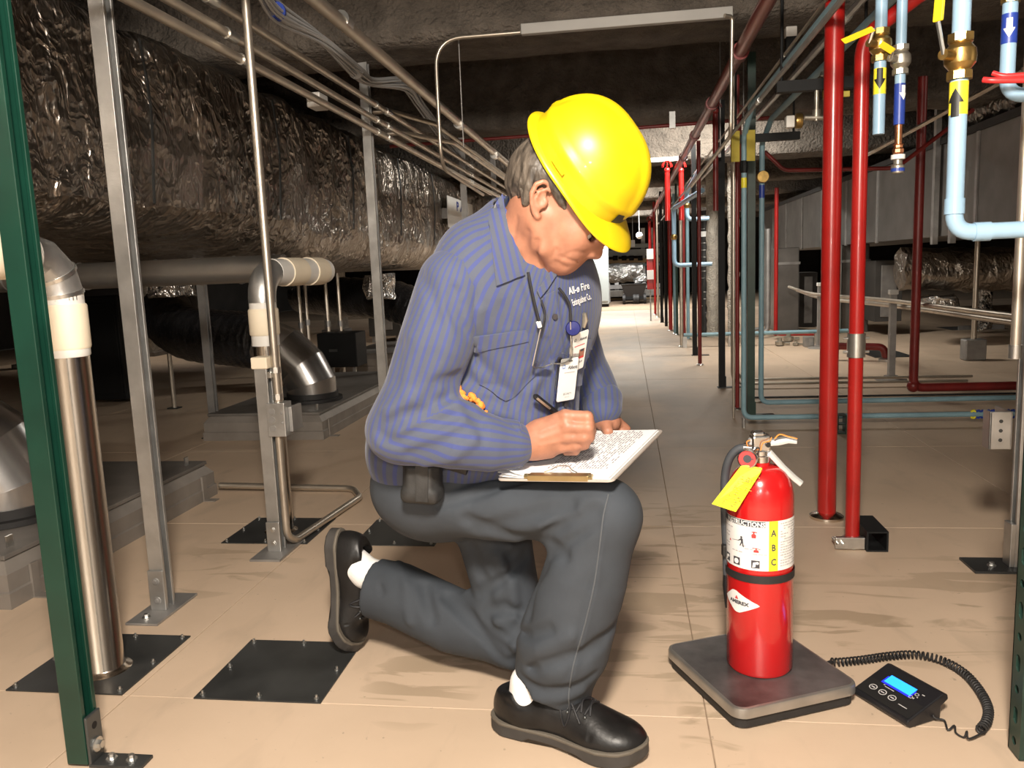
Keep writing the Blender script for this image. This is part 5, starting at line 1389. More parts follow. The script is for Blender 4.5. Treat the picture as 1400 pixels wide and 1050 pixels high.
# fan of narrow strips so the badge follows the curve
V = []; F = []
us = np.linspace(-1.1, 1.02, 22)
def span(u):
    lo, hi = None, None
    n = len(outline); ys = []
    for i in range(n):
        (x0, y0), (x1, y1) = outline[i], outline[(i + 1) % n]
        if (x0 - u) * (x1 - u) <= 0 and abs(x1 - x0) > 1e-9: ys.append(y0 + (y1 - y0) * (u - x0) / (x1 - x0))
    return (min(ys), max(ys)) if ys else (0, 0)
for u in us:
    lo, hi = span(u); V += [bd(u, lo, .0008), bd(u, hi, .0008)]
for i in range(len(us) - 1): F.append((2 * i, 2 * i + 2, 2 * i + 3, 2 * i + 1))
b.add(V, F); badge = b.build('maker_badge', 'lab_white', t, smooth=True); plabel(badge, 'white diamond badge')
b = MB(); text_on(b, 'AMEREX', .0098, lambda u, v: EC(-.66 + u * 1.22 / ER, zc - .004 + v - u * .02, .0013), 'CENTER', .0005); o = b.build('badge_lettering', 'ink_dark', t); o.parent = badge
b = MB()
for q in ([(-.5, 0), (.5, 0), (.35, .5), (-.35, .5)], [(-.2, .5), (.2, .5), (.2, .9), (-.2, .9)]): b.add([EC(-.72 + p[0] * .008 / ER, zc + .0055 + p[1] * .0075, .0013) for p in q], [tuple(range(len(q)))])
o = b.build('badge_emblem', 'red_print', t); o.parent = badge
# valve, gauge, levers, hose
mp_ = np.array([ex, ey, 0])
RT = nrm(CM[:, 0] * (1, 1, 0)); FR = np.array([RT[1], -RT[0], 0])      # to the right in view / towards the viewer
def EP(px, py, toward=0.0): 
    p = W(px, py, ey - toward); return p
b = MB(); b.lathe([(.0195, 0), (.0195, .012), (.017, .014), (.017, .022)], (ex, ey, ZT + HN - .004), 24); b.build('valve_neck', 'aluminium', t, smooth=True, ang=30)
zn = ZT + HN + .018
b = MB(); b.obox((ex, ey, zn + .016), RT, FR, (0, 0, 1), .019, .014, .017); b.obox(np.array([ex, ey, zn + .03]) - RT * .005, RT, FR, (0, 0, 1), .013, .011, .010); b.build('valve_body', 'aluminium', t, bevel=.005, seg=3)
MB().cyl(np.array([ex, ey, zn + .014]) + RT * .011 + FR * .0145, np.array([ex, ey, zn + .014]) + RT * .011 + FR * .017, .005, 12).build('valve_pin', 'tape_black', t)
# carry handle (lower, slanting down right)
def lever(name, pts, w0, w1, th, m='aluminium', toward=0.0):
    P = [EP(*p, toward) for p in pts]; b = MB(); V = []; F = []
    n = len(P)
    for i, p in enumerate(P):
        d = nrm(P[min(i + 1, n - 1)] - P[max(i - 1, 0)]); up = np.cross(FR, d); up = up if up[2] > 0 else -up
        w = w0 + (w1 - w0) * i / (n - 1)
        V += [p - FR * w - up * th, p - FR * w + up * th * .3, p - FR * (w - .003) + up * th, p + FR * (w - .003) + up * th, p + FR * w + up * th * .3, p + FR * w - up * th]
    for i in range(n - 1):
        for k in range(6): F.append((i * 6 + k, i * 6 + (k + 1) % 6, i * 6 + 6 + (k + 1) % 6, i * 6 + 6 + k))
    F += [(5, 4, 3, 2, 1, 0), tuple(range((n - 1) * 6, n * 6))]
    b.add(V, F); return b.build(name, m, t, bevel=.0015)
lever('carry_handle', [(1050, 617), (1058, 626), (1070, 639), (1085, 653), (1094, 660)], .011, .012, .0065, 'lever_metal')
lever('squeeze_lever', [(1036, 606), (1046, 605), (1062, 604), (1076, 601), (1088, 602)], .010, .010, .006, 'lever_metal')
lever('lever_hook', [(1026, 612), (1027, 602), (1034, 596), (1042, 596)], .009, .008, .0055, 'lever_metal')
for dy in (-.3, .3): pass
b = MB(); b.tube(catmull([EP(1040, 616, .018), EP(1043, 606, .02), EP(1052, 603, .02), EP(1055, 598, .018)], 5), .0012, 6)
b.tube(catmull([EP(1059, 600, .018), EP(1066, 594, .016), EP(1078, 597, .016), EP(1090, 600, .016)], 5), .0014, 6)
b.tube(catmull([EP(1022, 610, .012), EP(1021, 604, .012), EP(1026, 602, .012)], 4), .0012, 6); plabel(b.build('tamper_seal', 'orange', t, smooth=True), 'orange seal loop')
# gauge
gc = EP(1022, 627, .052); ga = nrm(np.array([-.30, -1, .05])); gu = nrm(np.cross((0, 0, 1), ga)); gv = np.cross(ga, gu)
b = MB(); b.lathe([(.0, -.008), (.017, -.008), (.019, -.004), (.019, .004), (.0165, .006), (.0155, .0035)], gc, 28, gu, gv, ga, cap=False); g_ = b.build('pressure_gauge', 'aluminium', t, smooth=True, ang=35)
b = MB(); b.lathe([(.0, .0030), (.0156, .0030)], gc, 24, gu, gv, ga, cap=False); o = b.build('gauge_dial', 'red_print', t); o.parent = g_
b = MB(); b.lathe([(.0, .0034), (.008, .0034)], gc, 16, gu, gv, ga, cap=False); b.obox(gc + ga * .0036 + gu * .004, gu, gv, ga, .008, .001, .0002); o = b.build('gauge_needle', 'ink_dark', t); o.parent = g_
MB().cyl(gc - ga * .008, np.array([ex, ey, zn + .01]), .006, 10).build('gauge_stem', 'aluminium', t, smooth=True)
# hose curling over the left and down the side
hp = [EP(1030, 613, .004), EP(1018, 612, .0), EP(1006, 616, -.005), EP(996, 630, -.008), EP(991, 655, -.01), EP(991, 700, -.012), EP(993, 750, -.015), EP(994, 785, -.015)]
b = MB(); b.tube(catmull(hp, 6), .0085, 14); plabel(b.build('discharge_hose', 'hose', t, smooth=True), 'dark rubber hose')
b = MB(); b.tube([EP(1028, 613.5, .004), EP(1017, 612.3, .0)], .0105, 12); b.build('hose_ferrule', 'aluminium', t, smooth=True, ang=30)
b = MB(); b.tube([EP(994, 772, -.015), EP(994, 800, -.015), EP(995, 830, -.016)], [.0075, .009, .0055], 14); plabel(b.build('hose_nozzle', 'black_plastic', t, smooth=True), 'black nozzle')
p = EP(992.5, 752, -.004); b = MB(); b.obox(p, RT, FR, (0, 0, 1), .008, .008, .012); b.build('hose_clip', 'black_rubber', t, bevel=.002)
# hanging inspection tag
q = [(1020, 636), (1042, 640), (1040, 646), (1006, 700), (973, 689), (1013, 637)]
def tagp(px, py, d=.0):
    k = (py - 636) / 64.0
    return W(px, py, ey - .056 - .012 * min(1, max(0, k * 3)) - .0 * k - d)
t2 = thing('inspection_tag', 'bright yellow paper tag with handwriting hanging from the extinguisher gauge', 'tag', tagp(1020, 640))
b = MB(); V = [tagp(*p, .0) for p in q] + [tagp(*p, -.0008) for p in q]; n = len(q)
b.add(V, [tuple(range(n)), tuple(range(2 * n - 1, n - 1, -1))] + [(i, (i + 1) % n, n + (i + 1) % n, n + i) for i in range(n)]); b.build('tag_card', 'tag', t2)
rnd = random.Random(5); b = MB()
o0 = np.array([1019., 641.]); du = nrm((-40, 53, 0))[:2]; dv = nrm((22, 7, 0))[:2] 
for k in range(15):
    s0 = 6 + k * 3.6
    u_ = 2.0
    wmax = 24
    while u_ < wmax:
        w = rnd.uniform(1.5, 5)
        if rnd.random() < .55:
            P = [o0 + du * (s0 + a) + dv * (u_ + c) for a, c in ((0, 0), (rnd.uniform(.6, 1.6), 0), (rnd.uniform(.6, 1.6), w), (0, w))]
            b.add([tagp(*p, .0012) for p in P], [(0, 1, 2, 3)])
        u_ += w + rnd.uniform(1, 4)
P = [o0 + du * (14 + 4 * math.sin(a * 2)) + dv * (14 + 4 * math.cos(a)) for a in np.linspace(0, 2 * PI, 14)]
b.tube([tagp(*p, .0015) for p in P], .0006, 5)
b.build('handwriting', 'pencil', t2)
MB().tube(catmull([tagp(1022, 639), EP(1028, 634, .05), EP(1034, 630, .02)], 4), .0008, 5).build('tag_wire', 'galv', t2)

# ---- indicator unit with blue screen
B = [FL(1165, 951), FL(1240, 998)]                 # front lower edge on the floor
bu = nrm(B[1] - B[0]); bw = np.linalg.norm(B[1] - B[0]); bv = np.array([-bu[1], bu[0], 0]); bd_ = .098
tilt_h = (.016, .050)
c0 = B[0]
t = thing('scale_indicator', 'black scale indicator with lit blue screen on the floor', 'scale display', c0 + bu * bw / 2 + bv * bd_ / 2)
def IU(u, v, h=0.0):
    """point on the slanted face: u along, v up the slope, h off the face"""
    z = tilt_h[0] + (tilt_h[1] - tilt_h[0]) * v / bd_
    nn = nrm(np.cross(bu, nrm(bv * bd_ + np.array([0, 0, tilt_h[1] - tilt_h[0]]))))
    return c0 + bu * u + bv * v + np.array([0, 0, z]) + nn * h
b = MB(); poly = [(.008, .0008), (0, .008), (.002, tilt_h[0]), (bd_ - .006, tilt_h[1]), (bd_ + .004, tilt_h[1] - .004), (bd_ + .006, tilt_h[1] - .014), (bd_ - .012, tilt_h[1] - .024), (bd_ - .014, .0008)]
b.prism(poly, c0, bv, (0, 0, 1), bu, 0, bw); b.build('case', 'black_plastic', t, bevel=.0025)
def panel(name, u0, u1, v0, v1, m, h=.0006):
    b = MB(); b.add([IU(u0, v0, h), IU(u1, v0, h), IU(u1, v1, h), IU(u0, v1, h), IU(u0, v0, h - .0006), IU(u1, v0, h - .0006), IU(u1, v1, h - .0006), IU(u0, v1, h - .0006)],
                   [(0, 1, 2, 3), (7, 6, 5, 4), (0, 4, 5, 1), (1, 5, 6, 2), (2, 6, 7, 3), (3, 7, 4, 0)]); return b.build(name, m, t)
panel('face_film', .004, bw - .004, .006, bd_ - .008, 'tape_black', .0006)
U = bw / .145
plabel(panel('screen_surround', .030 * U, .103 * U, .047, .074, 'screen_edge', .0012), 'deep blue glowing edge')
plabel(panel('lit_screen', .034 * U, .100 * U, .051, .0715, 'screen', .0018), 'bright blue lit screen')
def ring(name, u, v, r0, r1, m, h=.0014):
    b = MB(); V = []; F = []; n = 20
    for k in range(n):
        a = 2 * PI * k / n
        V += [IU(u + r0 * math.cos(a), v + r0 * .8 * math.sin(a), h), IU(u + r1 * math.cos(a), v + r1 * .8 * math.sin(a), h)]
    for k in range(n): F.append((2 * k, 2 * k + 1, 2 * ((k + 1) % n) + 1, 2 * ((k + 1) % n)))
    b.add(V, F); return b.build(name, m, t)
for u in (.030, .055, .080):
    b = MB(); b.add([IU(u * U + .0085 * math.cos(2 * PI * k / 16), .027 + .007 * math.sin(2 * PI * k / 16), .0013) for k in range(16)], [tuple(range(16))]); kb = b.build('key_button', 'black_plastic', t)
    o = ring('key_ring', u * U, .027, .0066, .0086, 'lab_grey', .0016); o.parent = kb
    b = MB(); b.add([IU(u * U + x_, .027 + y_, .0016) for x_, y_ in ((-.0042, -.0012), (.0042, -.0012), (.0042, .0012), (-.0042, .0012))], [(0, 1, 2, 3)]); o = b.build('key_print', 'ink', t); o.parent = kb
for u, v in ((.109, .061), (.104, .050)): ring('indicator_ring', u * U, v, .003, .0044, 'lab_grey')
b = MB()
for (u, v, w, h_) in ((.116, .066, .006, .002), (.113, .055, .003, .002), (.120, .072, .004, .002), (.109, .049, .003, .003), (.046, .041, .022, .0016), (.040, .0435, .004, .0016), (.100, .022, .020, .0016)):
    b.add([IU(u * U, v, .0013), IU(u * U + w, v, .0013), IU(u * U + w, v + h_, .0013), IU(u * U, v + h_, .0013)], [(0, 1, 2, 3)])
b.build('face_print', 'lab_grey', t)
b = MB(); b.add([IU((.058 + x_ * .022) * U, .0785 + y_ * .008, .0013) for x_, y_ in ((0, .1), (.35, .35), (.5, 1), (.7, .3), (1, 0), (.6, -.1))], [tuple(range(6))]); b.add([IU((.058 + x_ * .022) * U, .0785 + y_ * .008, .0013) for x_, y_ in ((0, .25), (.35, .5), (.35, .8), (0, .75))], [(0, 1, 2, 3)]); b.build('maker_emblem', 'lab_grey', t)
# coiled lead
path = [(1137, 911), (1150, 911), (1180, 908), (1215, 903), (1250, 901), (1285, 908), (1315, 924), (1336, 946), (1350, 972), (1349, 992), (1340, 1005)]
P = [FL(*q) for q in path]
C3 = np.array(catmull(P, 30)); seg = np.linalg.norm(np.diff(C3, axis=0), axis=1); s = np.concatenate([[0], np.cumsum(seg)])
nt = 62; steps = nt * 9; Lt = s[-1]; pts = []
for i in range(steps + 1):
    f = i / steps
    g = f ** .86 * .0 + (f if f < .45 else .45 + (f - .45) * 1.0)
    q = g * Lt; x_ = np.array([np.interp(q, s, C3[:, k]) for k in range(3)]); d = np.array([np.interp(min(q + .004, Lt), s, C3[:, k]) - np.interp(max(q - .004, 0), s, C3[:, k]) for k in range(3)]); d = nrm(d)
    n1 = np.array([-d[1], d[0], 0]); R_ = .0078; a = 2 * PI * nt * f
    pts.append(x_ + n1 * math.cos(a) * R_ + np.array([0, 0, 1.]) * (R_ + .0022 + math.sin(a) * R_))
tail = [pts[-1]] + [FL(*q, z) for q, z in (((1325, 1010), .008), ((1322, 1000), .016), ((1318, 1008), .004), ((1307, 1002), .004), ((1305, 992), .008), ((1296, 998), .004), ((1291, 985), .006), ((1277, 981), .01), ((1276, 968), .02))]
t = thing('coiled_lead', 'black coiled lead curving from platform scale round to indicator', 'cable', P[4])
MB().tube(pts, .0021, 6).build('coil', 'black_rubber', t, smooth=True)
MB().tube(catmull(tail, 5), .0019, 6).build('lead_tail', 'black_rubber', t, smooth=True)
MB().tube([FL(1126, 908, .015), P[0] + np.array([0, 0, .01])], .0045, 8).build('lead_grommet', 'black_rubber', t, smooth=True)
# ================================================================== SMOOTH BODIES FROM DISTANCE FIELDS
def P3(px, py, Y): return W(px, py, Y)
class Prim:
    def __init__(s, f, op='u', k=.02): s.f = f; s.op = op; s.k = k
def f_cap(a, b, ra, rb):
    a, b = np.asarray(a, float), np.asarray(b, float); ab = b - a; L2 = ab @ ab + 1e-12
    def f(P):
        t = np.clip(((P - a) @ ab) / L2, 0, 1); return np.linalg.norm(P - a - t[:, None] * ab, axis=1) - (ra + (rb - ra) * t)
    return f
def f_ecap(a, b, ra, rb, axis, s):
    """tapered capsule squeezed by s along an axis"""
    axis = nrm(axis); a0 = np.asarray(a, float)
    g = f_cap(a0, np.asarray(b, float) + axis * ((np.asarray(b, float) - a0) @ axis) * (1 / s - 1), ra, rb)
    def f(P):
        return g(P + np.outer((P - a0) @ axis, axis) * (1 / s - 1)) * min(1, s)
    return f
def f_ell(c, R, r):
    """ellipsoid, R rows are its axes"""
    c = np.asarray(c, float); R = np.asarray(R, float); r = np.asarray(r, float)
    def f(P):
        q = (P - c) @ R.T; k0 = np.linalg.norm(q / r, axis=1); k1 = np.linalg.norm(q / (r * r), axis=1) + 1e-9
        return k0 * (k0 - 1) / k1
    return f
def f_plane(c, n):
    c = np.asarray(c, float); n = nrm(n)
    return lambda P: (P - c) @ n
def f_chain(pts, rs):
    fs = [f_cap(pts[i], pts[i + 1], rs[i], rs[i + 1]) for i in range(len(pts) - 1)]
    def f(P):
        d = fs[0](P)
        for g in fs[1:]: d = np.minimum(d, g(P))
        return d
    return f
class Field:
    def __init__(s): s.p = []; s.cr = []
    def u(s, f, k=.02): s.p.append(Prim(f, 'u', k)); return s
    def sub(s, f, k=.01): s.p.append(Prim(f, 's', k)); return s
    def isec(s, f, k=.004): s.p.append(Prim(f, 'i', k)); return s
    def crease(s, pts, w, depth): s.cr.append((f_chain(pts, [0] * len(pts)), w, depth * s.gain)); return s
    gain = 1.0
    @staticmethod
    def comb(D, d, p):
        k = p.k
        if p.op == 'u':
            h = np.clip(.5 + .5 * (D - d) / k, 0, 1); return D + (d - D) * h - k * h * (1 - h)
        d2 = -d if p.op == 's' else d
        h = np.clip(.5 - .5 * (D - d2) / k, 0, 1); return D + (d2 - D) * h + k * h * (1 - h)
    def ev(s, P):
        D = np.full(len(P), 1.0)
        for p in s.p: D = s.comb(D, p.f(P), p)
        for f, w, dp in s.cr:
            q = f(P); D = D + dp * np.exp(-(q / w) ** 2)
        return D
    def hit(s, px, py, tmax=4.0, t0=.6):
        d = ray(px, py); d = d / np.linalg.norm(d); t = t0
        for _ in range(160):
            v = s.ev((CP + d * t)[None])[0]
            if v < .0004: break
            t += v * .7
            if t > tmax: return None
        return CP + d * t
    def normal(s, p, e=.003):
        Q = np.array([p + np.array(v) * e for v in ((1, 0, 0), (-1, 0, 0), (0, 1, 0), (0, -1, 0), (0, 0, 1), (0, 0, -1))])
        v = s.ev(Q); return nrm([v[0] - v[1], v[2] - v[3], v[4] - v[5]])
    def mesh(s, lo, hi, h, smooth=2):
        lo = np.asarray(lo, float); hi = np.asarray(hi, float); B = 8; S = B * h
        nb = np.ceil((hi - lo) / S).astype(int)
        gi = np.stack(np.meshgrid(*[np.arange(n) for n in nb], indexing='ij'), -1).reshape(-1, 3)
        cen = lo + (gi + .5) * S; rad = S * .866
        act = np.abs(s.ev(cen)) < rad * 1.5 + .012
        gi = gi[act]; cen = cen[act]; n = len(gi)
        loc = np.stack(np.meshgrid(np.arange(9), np.arange(9), np.arange(9), indexing='ij'), -1).reshape(-1, 3)
        D = np.full((n, 729), 1.0)
        CH = 400
        for a in range(0, n, CH):
            g = gi[a:a + CH]; c = cen[a:a + CH]
            P = lo + (g[:, None, :] * B + loc[None]) * h
            d = np.full(P.shape[:2], 1.0)
            for p in s.p:
                pc = p.f(c)
                m = (np.abs(pc) < rad * 1.6 + p.k * 1.2 + .01) if p.op == 's' else (pc < rad * 1.6 + p.k * 1.2 + .01)
                if p.op == 'i': m = pc > -(rad * 1.6 + p.k * 1.2 + .01)
                if p.op == 's': m = pc < rad * 1.6 + p.k * 1.2 + .01
                if m.any():
                    Q = P[m]; sh = Q.shape; v = p.f(Q.reshape(-1, 3)).reshape(sh[:2]); d[m] = s.comb(d[m], v, p)
            for f, w, dp in s.cr:
                m = f(c) < rad * 1.2 + 2.5 * w
                if m.any():
                    Q = P[m]; sh = Q.shape; q = f(Q.reshape(-1, 3)).reshape(sh[:2]); d[m] = d[m] + dp * np.exp(-(q / w) ** 2)
            D[a:a + CH] = d
        D = D.reshape(n, 9, 9, 9)
        ins = D < 0
        cnt = sum(ins[:, i:i + 8, j:j + 8, k:k + 8].astype(np.int8) for i in (0, 1) for j in (0, 1) for k in (0, 1))
        bi, ci, cj, ck = np.nonzero((cnt > 0) & (cnt < 8))
        corners = [(i, j, k) for i in (0, 1) for j in (0, 1) for k in (0, 1)]
        val = np.stack([D[bi, ci + i, cj + j, ck + k] for (i, j, k) in corners], 1)
        pos = np.zeros((len(bi), 3)); num = np.zeros(len(bi))
        for a in range(8):
            for b in range(a + 1, 8):
                df = np.abs(np.array(corners[a]) - corners[b]).sum()
                if df != 1: continue
                m = (val[:, a] < 0) != (val[:, b] < 0)
                t = val[m, a] / (val[m, a] - val[m, b])
                pos[m] += np.array(corners[a]) + t[:, None] * (np.array(corners[b]) - np.array(corners[a])); num[m] += 1
        G = gi[bi] * B + np.stack([ci, cj, ck], 1)
        V = lo + (G + pos / num[:, None]) * h
        dim = nb * B + 2
        def key(g): return ((g[:, 0] + 1) * dim[1] + g[:, 1] + 1) * dim[2] + g[:, 2] + 1
        K = key(G); order = np.argsort(K); Ks = K[order]
        def look(g):
            k = key(g); i = np.searchsorted(Ks, k); i = np.clip(i, 0, len(Ks) - 1); ok = Ks[i] == k; return np.where(ok, order[i], -1)
        faces = []
        for ax in range(3):
            e = [0, 0, 0]; e[ax] = 1
            A_ = ins[:, :8, :8, :8]; B_ = ins[:, e[0]:8 + e[0], e[1]:8 + e[1], e[2]:8 + e[2]]
            b_, i_, j_, k_ = np.nonzero(A_ != B_)
            g = gi[b_] * B + np.stack([i_, j_, k_], 1); flip = A_[b_, i_, j_, k_]
            u, v = [(1, 2), (2, 0), (0, 1)][ax]
            du = np.zeros(3, int); du[u] = 1; dv = np.zeros(3, int); dv[v] = 1
            q = np.stack([look(g - du - dv), look(g - dv), look(g), look(g - du)], 1)
            ok = (q >= 0).all(1); s.lost = getattr(s, 'lost', 0) + int((~ok).sum()); q = q[ok]; fl_ = flip[ok]
            q[~fl_] = q[~fl_][:, ::-1]; faces.append(q)
        Fq = np.concatenate(faces)
        # a little smoothing
        for _ in range(smooth):
            acc = np.zeros_like(V); c = np.zeros(len(V))
            for a, b in ((0, 1), (1, 2), (2, 3), (3, 0)):
                np.add.at(acc, Fq[:, a], V[Fq[:, b]]); np.add.at(acc, Fq[:, b], V[Fq[:, a]]); np.add.at(c, Fq[:, a], 1); np.add.at(c, Fq[:, b], 1)
            V = V * .5 + .5 * acc / np.maximum(c, 1)[:, None]
        return V, Fq
def link_mesh(name, V, Fq, m, parent=None, attr=None, mats=None, mi=None, smooth=True):
    off = np.zeros(3); p = parent
    while p is not None: off = off + np.array(p.location); p = p.parent
    me = bpy.data.meshes.new(name); V = np.asarray(V) - off; Fq = np.asarray(Fq)
    me.vertices.add(len(V)); me.vertices.foreach_set('co', V.astype('f').ravel())
    w = Fq.shape[1]
    me.loops.add(len(Fq) * w); me.loops.foreach_set('vertex_index', Fq.astype('i').ravel())
    me.polygons.add(len(Fq)); me.polygons.foreach_set('loop_start', (np.arange(len(Fq)) * w).astype('i')); me.polygons.foreach_set('loop_total', np.full(len(Fq), w, 'i'))
    me.update(calc_edges=True); me.validate()
    for q in ([m] if mats is None else mats): me.materials.append(MT[q])
    if mi is not None: me.polygons.foreach_set('material_index', mi.astype('i'))
    if attr is not None:
        at = me.attributes.new('stripe', 'FLOAT', 'POINT'); at.data.foreach_set('value', np.asarray(attr, 'f'))
    if smooth: me.shade_smooth()
    o = bpy.data.objects.new(name, me); C.objects.link(o)
    if parent is not None: o.parent = parent
    return o
def bounds(*pts, m=.12):
    A = np.array(pts); return A.min(0) - m, A.max(0) + m

# ================================================================== THE KNEELING MAN
pel = P3(612, 655, 1.58)
man = thing('person', 'man in yellow hard hat kneeling on one knee, writing on clipboard', 'person', (pel[0], pel[1], 0))
LF = nrm((.75, .66, 0)); FW = nrm((.66, -.75, 0)); UPV = np.array([0, 0, 1.])
def frame(up, fw):
    up = nrm(up); fw = nrm(np.asarray(fw) - up * (np.asarray(fw) @ up)); return fw, np.cross(up, fw), up
# ---- joints
hipR, hipL = P3(592, 672, 1.52), P3(662, 668, 1.66)
kneeR, ankR = P3(826, 705, 1.405), P3(757, 945, 1.43)
kneeL, ankL = P3(706, 868, 1.60), P3(512, 795, 1.70)
shR, elR, wrR = P3(618, 392, 1.405), P3(556, 583, 1.385), P3(722, 606, 1.425)
shL, elL, wrL = P3(768, 395, 1.64), P3(803, 528, 1.74), P3(822, 562, 1.68)
neckB = P3(700, 335, 1.50); chest = P3(710, 435, 1.535); belly = P3(685, 560, 1.545)
fwS, lfS, upS = frame(neckB - pel, FW)

# ---- trousers
T = Field(); T.gain = 1.8
T.u(f_ell(P3(606, 662, 1.575), (fwS, lfS, upS), (.115, .155, .12)), .03)
T.u(f_chain([hipR, P3(665, 694, 1.475), kneeR], [.084, .061, .062]), .03)
T.u(f_chain([hipL, P3(684, 770, 1.63), kneeL], [.088, .074, .064]), .04)
T.u(f_chain([kneeR, P3(799, 790, 1.41), P3(770, 880, 1.42), P3(757, 925, 1.428)], [.062, .078, .088, .074]), .03)
T.u(f_ecap(P3(758, 915, 1.43), P3(766, 972, 1.432), .066, .056, (0, 1, 0), .95), .02)
T.u(f_chain([kneeL, P3(620, 848, 1.64), P3(545, 812, 1.68), P3(497, 800, 1.70)], [.066, .070, .070, .066]), .03)
# creases: straight seam, knee folds, lower bunching
def tr(pts, w, d, F=T):
    H = [F.hit(*p) for p in pts]; H = [h for h in H if h is not None]
    if len(H) > 1: F.crease(H, w, d)
T0 = T
folds = []
for pts, w, d in (
    ([(640, 712), (700, 735), (752, 745), (770, 760)], .012, .009),
    ([(700, 760), (735, 735), (775, 712), (812, 700)], .014, .010), ([(700, 750), (740, 722), (790, 702)], .012, -.006),
    ([(745, 775), (732, 800), (722, 840)], .012, .006), ([(752, 760), (768, 748), (815, 716)], .009, .006),
    ([(822, 720), (812, 790), (790, 880), (776, 930)], .004, .0022), ([(826, 720), (817, 790), (795, 880), (781, 930)], .005, -.0018),
    ([(700, 905), (735, 912), (775, 900), (825, 880)], .011, .007), ([(702, 885), (735, 888), (780, 870)], .012, -.005),
    ([(712, 928), (745, 945), (790, 938), (812, 925)], .009, .006), ([(730, 955), (765, 957), (795, 945)], .009, -.004),
    ([(705, 860), (725, 868), (750, 862)], .011, .006), ([(845, 850), (815, 880), (800, 900)], .011, .006),
    ([(600, 690), (660, 672), (720, 655)], .012, .006), ([(610, 672), (650, 655), (690, 640)], .010, .007), ([(650, 725), (720, 705), (780, 690)], .012, .005),
    ([(560, 765), (580, 800), (590, 845)], .013, .008), ([(545, 770), (555, 800), (560, 850)], .010, -.006), ([(585, 775), (612, 815), (655, 860), (690, 890)], .013, .009),
    ([(600, 772), (640, 812), (680, 850)], .012, -.006), ([(520, 765), (522, 810), (530, 855)], .008, .003), ([(620, 790), (640, 840), (690, 905)], .010, .006),
    ([(640, 745), (660, 790), (668, 830)], .012, .007), ([(655, 812), (690, 790), (720, 760)], .012, .008), ([(662, 840), (690, 830), (712, 838)], .012, .009), ([(680, 760), (700, 800), (705, 840)], .012, -.006),
    ([(665, 838), (672, 860), (695, 872)], .009, .007)):
    folds.append(([T.hit(*p) for p in pts], w, d))
for H, w, d in folds:
    H = [h for h in H if h is not None]
    if len(H) > 1: T.crease(H, w, d)
# hems: cut and hollow
pc = P3(766, 974, 1.43); hn = nrm(np.cross(P3(797, 976, 1.40) - P3(697, 906, 1.43), np.array([.1, 1, -.12]))); hn = hn if hn[2] < 0 else -hn
class _Hem: pass
def f_box_limited(fp, c, R):
    c = np.asarray(c, float)
    return lambda P: np.maximum(fp(P), np.linalg.norm(P - c, axis=1) - R)
T.sub(f_box_limited(f_plane(P3(742, 934, 1.43), -hn), P3(735, 985, 1.43), .14), .004)
T.sub(f_cap(P3(764, 930, 1.43), P3(764, 1000, 1.43), .050, .056), .004)
hl = nrm(P3(505, 800, 1.70) - P3(560, 815, 1.68))
T.sub(f_box_limited(f_plane(P3(512, 800, 1.70), -hl), P3(470, 790, 1.71), .12), .004)
T.sub(f_cap(P3(530, 808, 1.69), P3(480, 795, 1.71), .054, .058), .004)
T.isec(lambda P: .0006 - P[:, 2], .004)
V, Fq = T.mesh(*bounds(hipR, hipL, kneeR, ankR, kneeL, ankL, P3(560, 650, 1.6), P3(497, 800, 1.7), m=.14), .0042, 2)
trs = link_mesh('trousers', V, Fq, 'trouser', man)
H = [T.hit(*q) for q in catmull([(832, 676, 0), (825, 705, 0), (820, 745, 0), (812, 800, 0), (798, 860, 0), (785, 905, 0), (778, 945, 0), (778, 968, 0)], 6) for q in [(q[0], q[1])]]
H = [h - nrm(h - CP) * .0004 for h in H if h is not None]
b = MB(); b.tube(H, .0016, 6); o = b.build('side_seam', 'trouser_seam', man, smooth=True); o.parent = trs

# ---- shirt body
S = Field(); S.gain = 1.25
S.u(f_ell(P3(612, 610, 1.575), (fwS, lfS, upS), (.128, .172, .15)), .03)
S.u(f_ell(belly, (fwS, lfS, upS), (.138, .160, .16)), .05)
S.u(f_ell(chest, (fwS, lfS, upS), (.130, .166, .19)), .05)
S.u(f_cap(shR + (.02, .02, -.0), shL + (-.015, -.01, 0), .066, .058), .07)
S.u(f_cap(P3(652, 345, 1.46), P3(755, 352, 1.60), .060, .048), .06)
S.u(f_ecap(neckB - upS * .03, neckB + upS * .03, .078, .070, lfS, .95), .04)
for pts, w, d in (
    ([(668, 300), (655, 335), (640, 352), (612, 372)], .004, .002),
    ([(640, 400), (628, 430), (640, 470), (632, 500)], .012, .012), ([(655, 425), (648, 455), (655, 490)], .010, -.006),
    ([(640, 470), (660, 500), (700, 540), (706, 550)], .013, .010), ([(700, 545), (725, 520), (745, 500)], .012, .008),
    ([(625, 505), (650, 525), (690, 530)], .011, .009), ([(690, 525), (720, 535), (760, 500)], .010, -.005),
    ([(660, 545), (690, 552), (720, 565)], .010, .007), ([(716, 380), (735, 450), (750, 520), (758, 575)], .008, .003),
    ([(766, 400), (770, 450), (778, 520), (786, 580)], .004, .004), ([(640, 560), (660, 575), (700, 580)], .010, .006),
    ([(690, 420), (700, 440), (730, 460)], .014, .003), ([(570, 620), (600, 640)], .010, .006),
    ([(745, 470), (752, 500), (740, 540)], .012, .006), ([(800, 480), (805, 520), (800, 560)], .008, .007)):
    tr(pts, w, d, S)
S.sub(f_ecap(neckB + upS * .03, neckB + upS * .14 + fwS * .05, .060, .066, lfS, .95), .006)
